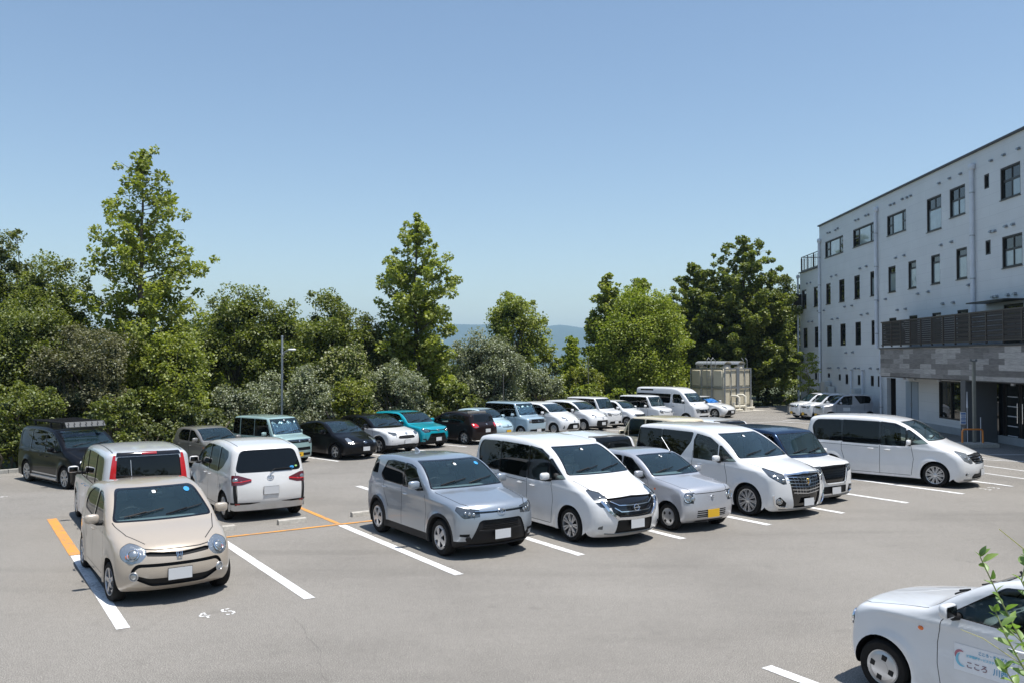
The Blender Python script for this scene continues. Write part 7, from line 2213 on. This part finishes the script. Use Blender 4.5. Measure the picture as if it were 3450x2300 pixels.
put('van_h', PEARL, (11.52, 23.33), FR + 14, -1, 'parked_people_carrier', 'long white people carrier with horizontal chrome grille, rightmost of the front row')
# second row, backs to the first
put('van_r', SILVW, (-9.63, 18.96), AW, 1, 'parked_people_carrier', 'silver white people carrier seen from behind with tall red tail lamps, behind the beige hatchback')
put('mpv', WHITEY, (-6.27, 18.63), AW, 1, 'parked_people_carrier', 'white compact people carrier seen from behind with black bumper strakes', ref='r')
put('wagon_rear', WHITE, (1.68, 22.6), AW, 1, 'parked_wagon', 'white wagon seen from behind between the two white people carriers, red tail lamp showing', ref='r')
put('box_cream', CREAM, (4.75, 25.95), AW, 1, 'parked_boxy_car', 'cream roofed boxy kei car with see-through windows behind the luxury people carrier', ref='r', over=dict())
put('wagon_rear', WHITE, (6.3, 28.2), AW, 1, 'parked_wagon', 'white wagon with a black edged roof spoiler behind the blue roofed boxy car', ref='r')
# back row under the trees
put('van_b', PBLK, (-15.82, 27.92), -40, -1, 'parked_van', 'black van with a flat roof rack under the trees at the left edge', ref='r')
put('kei', GREY, (-10.8, 30.5), -42, -1, 'parked_kei_car', 'warm grey kei hatchback parked between the black van and the mint boxy car')
put('box_mint', MINT, (-9.0, 32.42), -37, -1, 'parked_boxy_car', 'mint green boxy kei car with chrome slatted grille and yellow plate')
put('lift', PBLK, (-7.02, 33.95), -43, -1, 'parked_liftback', 'glossy black liftback with five spoke wheels next to the mint boxy car')
put('suv_white', PEARL, (-5.62, 36.15), -42, -1, 'parked_crossover', 'white crossover with a black roof between the black liftback and the teal crossover', over=dict(twotone=(PBLK, 1.04)))
put('suv', TEAL, (-4.38, 38.13), -42, -1, 'parked_crossover', 'bright teal compact crossover in the back row', over=dict(near=False, q=.85))
put('hatch_rear', BRBLK, (-2.23, 39.86), 138, 1, 'parked_hatchback', 'dark brown black hatchback with roof spoiler parked tail outward', ref='r')
put('hatch_blue', PBLUE, (-1.1, 42.1), -42, -1, 'parked_kei_car', 'pale blue rounded kei car behind the tail of the dark hatchback')
put('box_blue', LBLUE, (0.45, 43.6), -43, -1, 'parked_boxy_car', 'light blue boxy kei car with chrome grille in the back row')
put('mpv', WHITE, (2.2, 45.2), -43, -1, 'parked_people_carrier', 'white compact people carrier facing out, next to the light blue boxy car', over=dict(near=False, q=.8))
put('mpv', WHITE, (3.95, 47.4), -44, -1, 'parked_people_carrier', 'white people carrier with black wheel arches and black grille in the back row', over=dict(near=False, q=.8, H=1.69, clad=.05, cladz=.3, feat=[('headlight', 'fd', [(.46, .74), (.80, .74), (1.0, .86), (.96, .92), (.5, .84)], 'lamp', 'part', .008, .03), ('grille', 'front', [(-.2, .30), (.46, .30), (.50, .42), (.46, .60), (-.2, .60)], 'b', 'part', .02, .05)], bars=[('upper_grille', 'front', [(-.44, .80), (0, .77), (.44, .80)], .012, .006, 'b')], balls=[], seams=[]))
putc('box_white', WHITE, (4.8, 50.4), -44, 'parked_boxy_car', 'white boxy car, third white one to the right of the light blue boxy car')
putc('hatch_white', WHITE, (6.5, 51.6), -45, 'parked_kei_car', 'low white kei hatchback between the two white boxy cars of the back row')
putc('box_white', WHITE, (8.25, 52.9), -46, 'parked_boxy_car', 'white boxy car directly left of the tall white minibus')
putc('bus', WHITE, (10.1, 54.0), -46, 'parked_minibus', 'tall white minibus with a high roof and one narrow upper window', 'minibus', over=dict(H=2.16))
put('saloon', WHITE, (13.65, 57.6), -47, -1, 'parked_saloon', 'low white saloon with a dark grille between the minibus and the water tank pipes')
# beside the building, noses to the left
put('kei_wagon2', WHITE, (18.62, 54.31), 184, 1, 'parked_kei_car', 'white kei wagon farthest of the three beside the building')
put('kei_wagon2', WHITE, (18.95, 53.1), 184, 1, 'parked_kei_car', 'white kei car in the middle of the three beside the building', over=dict(H=1.55))
put('kei_wagon', SILVK, (19.35, 51.95), 184, 1, 'parked_kei_car', 'silver kei wagon with a white door panel, nearest of the three beside the building')
# lower right corner
AD, ADs = put('kei', WHITE, (3.86, 8.96), AW, 1, 'parked_kei_car', 'white kei hatchback with a blue lettered door sign in the lower right corner', over=dict(q=1.35, fu=.50))

# roof rack on the black van
def roof_rack():
    van = [o for o in bpy.data.objects if o.name.startswith('parked_van')][0]
    r = empty('roof_rack', (0, 0, 0), 0); r.parent = van
    r.location = (0, 0, 1.86)
    m = MB()
    for y in (-.62, .62): m.box((-.45, y, .12), (2.3, .05, .05), BLACK)
    for k in range(9): m.box((-1.5 + k * .27, 0, .12), (.06, 1.24, .03), BLACK)
    for x in (-1.4, -.2, .6):
        for y in (-.62, .62): m.box((x, y, .03), (.06, .05, .18), BLACK)
    m.build('rack_frame', r)
    m = MB(); SG = pbr('rack_wind_plate', (.07, .075, .08), .5, .2)
    m.box((.84, 0, .06), (.03, 1.22, .22), SG, Matrix.Rotation(R(-42), 4, 'Y'), bevel=.01)
    for k in range(7): m.box((.90, -.54 + k * .18, .10), (.012, .03, .09), BLACK, Matrix.Rotation(R(-42), 4, 'Y'))
    m.build('wind_deflector', r)
roof_rack()

def shark_fin(root_name, x, z, mat):
    pass
def add_fin(label_word, x, z, mat, y=0):
    for o in list(COL.objects):
        if o.parent is None and label_word in str(o.get('label', '')):
            m = MB(); pts = [(-.11, 0), (.10, 0), (.02, .05), (-.07, .075), (-.11, .06)]
            M = Matrix.Translation((x, y + .012, z)) @ Matrix(((1, 0, 0, 0), (0, 0, -1, 0), (0, 1, 0, 0), (0, 0, 0, 1)))
            m.prism(pts, .024, mat, M); m.build('aerial', o, 30); return
add_fin('silver compact crossover', -1.15, 1.585, SILV)
def add_aerial(word, x, y, z, dx, L_=.35):
    for o in list(COL.objects):
        if o.parent is None and word in str(o.get('label', '')):
            m = MB(); m.tube([(x, y, z), (x + dx, y, z + L_)], .006, STEEL, 5); m.lathe([(.0, .03), (.03, .0)], BLACK, 10, Matrix.Translation((x, y, z))); m.build('aerial', o); return
add_aerial('beige hatchback', -1.1, -.1, 1.475, -.10, .28)
add_aerial('small silver kei', .0, .45, 1.43, -.28, .30)
add_aerial('black liftback', -.9, 0, 1.45, -.1, .2)
# inspection stickers on the screens
STW = pbr('sticker_white', (.80, .82, .84), .4); STB = pbr('sticker_blue', (.05, .30, .62), .4); STG = pbr('sticker_green', (.30, .55, .20), .4)
def sticker(word, key, items, over=None):
    sp = dict(SP[key]); sp.update(over or {}); sh = Shell(sp)
    for o in list(COL.objects):
        if o.parent is None and word in str(o.get('label', '')):
            for ax, y, z, w, mat in items:
                vs = []; n = 12
                for k in range(n):
                    a = 2 * pi * k / n; e = .5 if mat is STW else 1
                    yy = y + w * math.copysign(abs(cos(a)) ** e, cos(a)); zz_ = z + w * .62 * math.copysign(abs(sin(a)) ** e, sin(a))
                    p, nn = sh.surf(ax, yy, zz_); vs.append(sh.X(p + nn * .004))
                m = MB(); m.add(vs, [tuple(range(n))], mat); m.build('sticker', o)
            return
sticker('beige hatchback', 'hatch', [('front', -.04, 1.40, .028, STW), ('front', .46, 1.40, .045, STB)])
sticker('silver compact crossover', 'suv', [('front', 0.02, 1.47, .028, STW), ('front', .50, 1.46, .040, STB)])
sticker('deep chrome V', 'van_v', [('front', .02, 1.65, .028, STW)])
sticker('small silver kei', 'kei', [('front', .02, 1.37, .028, STW)])
sticker('large white luxury', 'van_l', [('front', .02, 1.66, .03, STW)])
sticker('with black bumper strakes', 'mpv', [('rear', -.50, 1.11, .05, STB), ('rear', -.60, 1.13, .03, STG)])
sticker('mint green boxy', 'box_mint', [('front', .02, 1.62, .028, STW)])
def stickers(word, sp_key, items):
    for o in list(COL.objects):
        if o.parent is None and word in str(o.get('label', '')):
            return o

# lettered magnetic sign on the door of the near white car
def door_sign():
    sh = Shell(dict(SP['kei'], q=1.0))
    u0, u1, z0, z1 = 1.27, 1.86, .50, .75
    m = MB(); vs = []; fs = []; nx, nz = 14, 8
    SGN = pbr('sign_magnet', (.80, .81, .83), .35, coat=.3)
    def sp_(u, z, o):
        p, n = sh.surf('side', u, z); return sh.X(p + n * o)
    for i in range(nx + 1):
        for j in range(nz + 1):
            vs.append(sp_(u0 + (u1 - u0) * i / nx, z0 + (z1 - z0) * j / nz, .004))
    for i in range(nx):
        for j in range(nz):
            a = i * (nz + 1) + j; fs.append((a, a + 1, a + nz + 2, a + nz + 1))
    m.add(vs, fs, SGN); r = m.build('door_sign', AD, 60)
    INK = pbr('ink_brown', (.24, .14, .16), .5); INB = pbr('ink_blue', (.10, .34, .52), .5); ING = pbr('ink_cyan', (.22, .55, .70), .5)
    def text(s, u, z, size, mat):
        cu = bpy.data.curves.new('t', 'FONT'); cu.body = s; cu.size = size; cu.resolution_u = 3; cu.offset = .0012
        tmp = bpy.data.objects.new('t', cu); COL.objects.link(tmp); bpy.context.view_layer.update()
        me = bpy.data.meshes.new_from_object(tmp); bpy.data.objects.remove(tmp)
        for v in me.vertices:
            v.co = sp_(u + v.co.x, z + v.co.y, .008)
        me.materials.clear(); me.materials.append(mat)
        link('lettering', me, r)
    text('こころ・そらグループ', 1.50, .695, .034, INB)
    text('訪問看護サービスステーション', 1.39, .645, .026, ING)
    text('こころ', 1.385, .55, .070, INK)
    text('川西', 1.64, .553, .068, INB)
    sw = MB()
    def arc(c, ra, a0, a1, w, mat):
        vs = []; fs = []; n = 18
        for k in range(n + 1):
            a = a0 + (a1 - a0) * k / n; ww = w * sin(pi * k / n) ** .7 / 2 + .001
            vs += [sp_(c[0] + (ra + ww) * cos(a), c[1] + (ra + ww) * sin(a), .008), sp_(c[0] + (ra - ww) * cos(a), c[1] + (ra - ww) * sin(a), .008)]
        for k in range(n): fs.append((k * 2, k * 2 + 1, k * 2 + 3, k * 2 + 2))
        sw.add(vs, fs, mat)
    arc((1.335, .635), .052, R(60), R(200), .022, pbr('ink_rose', (.45, .16, .20), .5)); arc((1.36, .61), .062, R(120), R(285), .024, ING)
    sw.build('emblem', r)
door_sign()

# ---------------------------------------------------------------- leafy shoots close to the camera at the lower right
def shoots():
    rnd = random.Random(5)
    root = empty('leafy_shrub', (3.05, 4.4, 0), 0, 'leafy green shoots reaching up in front of the lower right corner', 'plant')
    st = MB(); SM = pbr('shoot_stem', (.26, .30, .12), .7); DRY = pbr('dry_stalk', (.48, .46, .16), .7)
    C_ = []; D_ = []; 
    LM = leaf_mat('leaf_shoot', (.10, .19, .04), (.20, .32, .07), (.30, .42, .12), .45, .25)
    lf = MB()
    def leaf3(p, d, L_, seed):
        rr = random.Random(seed); d = Vector(d).normalized(); nr = Vector((rr.gauss(0, .5), rr.gauss(0, .5) - .3, 1)).normalized()
        s = d.cross(nr).normalized(); n = s.cross(d)
        w = L_ * .23; pts = []
        rows = [(0, .05), (.2, .7), (.45, 1.0), (.7, .75), (.9, .3), (1.0, .0)]
        vs = []
        for f, k in rows:
            c = p + d * L_ * f - n * L_ * .22 * f * f
            vs += [c - s * w * k + n * w * .35 * k, c, c + s * w * k + n * w * .35 * k]
        fs = []
        for i in range(len(rows) - 1):
            fs += [(i * 3, i * 3 + 1, i * 3 + 4, i * 3 + 3), (i * 3 + 1, i * 3 + 2, i * 3 + 5, i * 3 + 4)]
        lf.add(vs, fs, LM)
    # stems: base (x, y, z) -> tip, in the shrub's own space
    o = Vector((3.05, 4.4, 0))
    def P(px, py, d):    # helper used once to lay the stems out at a real distance from the lot's edge
        x = (px - 1176) / 1961.5 * d; z = CAM_H + (823.5 - py) / 1961.5 * d
        return Vector((x, d, z)) - o
    stems = [([(2420, 1640), (2345, 1480), (2290, 1370), (2262, 1310), (2246, 1275)], 4.6), ([(2480, 1600), (2400, 1450), (2340, 1330), (2352, 1280)], 4.5), ([(2460, 1720), (2360, 1560), (2300, 1450), (2280, 1400)], 4.4),
             ([(2500, 1700), (2420, 1560), (2350, 1480), (2310, 1440)], 4.7), ([(2420, 1740), (2370, 1640), (2330, 1580), (2300, 1530)], 4.35)]
    k = 0
    for pts, d in stems:
        Pp = [P(a, b, d + rnd.uniform(-.1, .1)) for a, b in pts]
        base = Vector((Pp[0].x + .1, Pp[0].y + .1, 0)); Pp = [base] + Pp
        st.tube(Pp, [.009] + [.006 - .0009 * i for i in range(len(Pp) - 1)], SM, 6)
        for a, b in zip(Pp[1:-1], Pp[2:]):
            n = max(2, int((b - a).length / .034))
            for q in range(n):
                f = q / n; k += 1
                p = a + (b - a) * f; ax = (b - a).normalized()
                ang = k * 2.4
                side = Vector((cos(ang), sin(ang), .35)); 
                leaf3(p, side + ax * .6, rnd.uniform(.055, .095), k)
        for q in range(4):
            k += 1; leaf3(Pp[-1], Vector((rnd.gauss(0, .5), rnd.gauss(0, .5), 1)), rnd.uniform(.04, .07), k)
    for pts, d in (([(2520, 1690), (2400, 1560), (2250, 1460), (2200, 1440)], 4.5), ([(2420, 1310), (2352, 1262), (2290, 1212)], 4.5)):
        st.tube([P(a, b, d) for a, b in pts], [.004, .003, .002, .0015][:len(pts)], DRY, 5)
    st.build('stems', root, 60); lf.build('leaves', root, 60)
shoots()
# ---------------------------------------------------------------- the air: far hills fade to blue
def haze():
    m, nt, out = mat_new('haze_air')
    v = nt.nodes.new('ShaderNodeVolumePrincipled')
    v.inputs['Color'].default_value = (.54, .80, 1.0, 1)
    v.inputs['Density'].default_value = 1.3e-4
    v.inputs['Anisotropy'].default_value = .2
    nt.links.new(v.outputs[0], out.inputs['Volume'])
    b = MB(); b.box((0, 0, (420 - 97) / 2), (36000, 36000, 517), m)
    o = b.build('haze'); tag(o, kind='stuff')
haze()
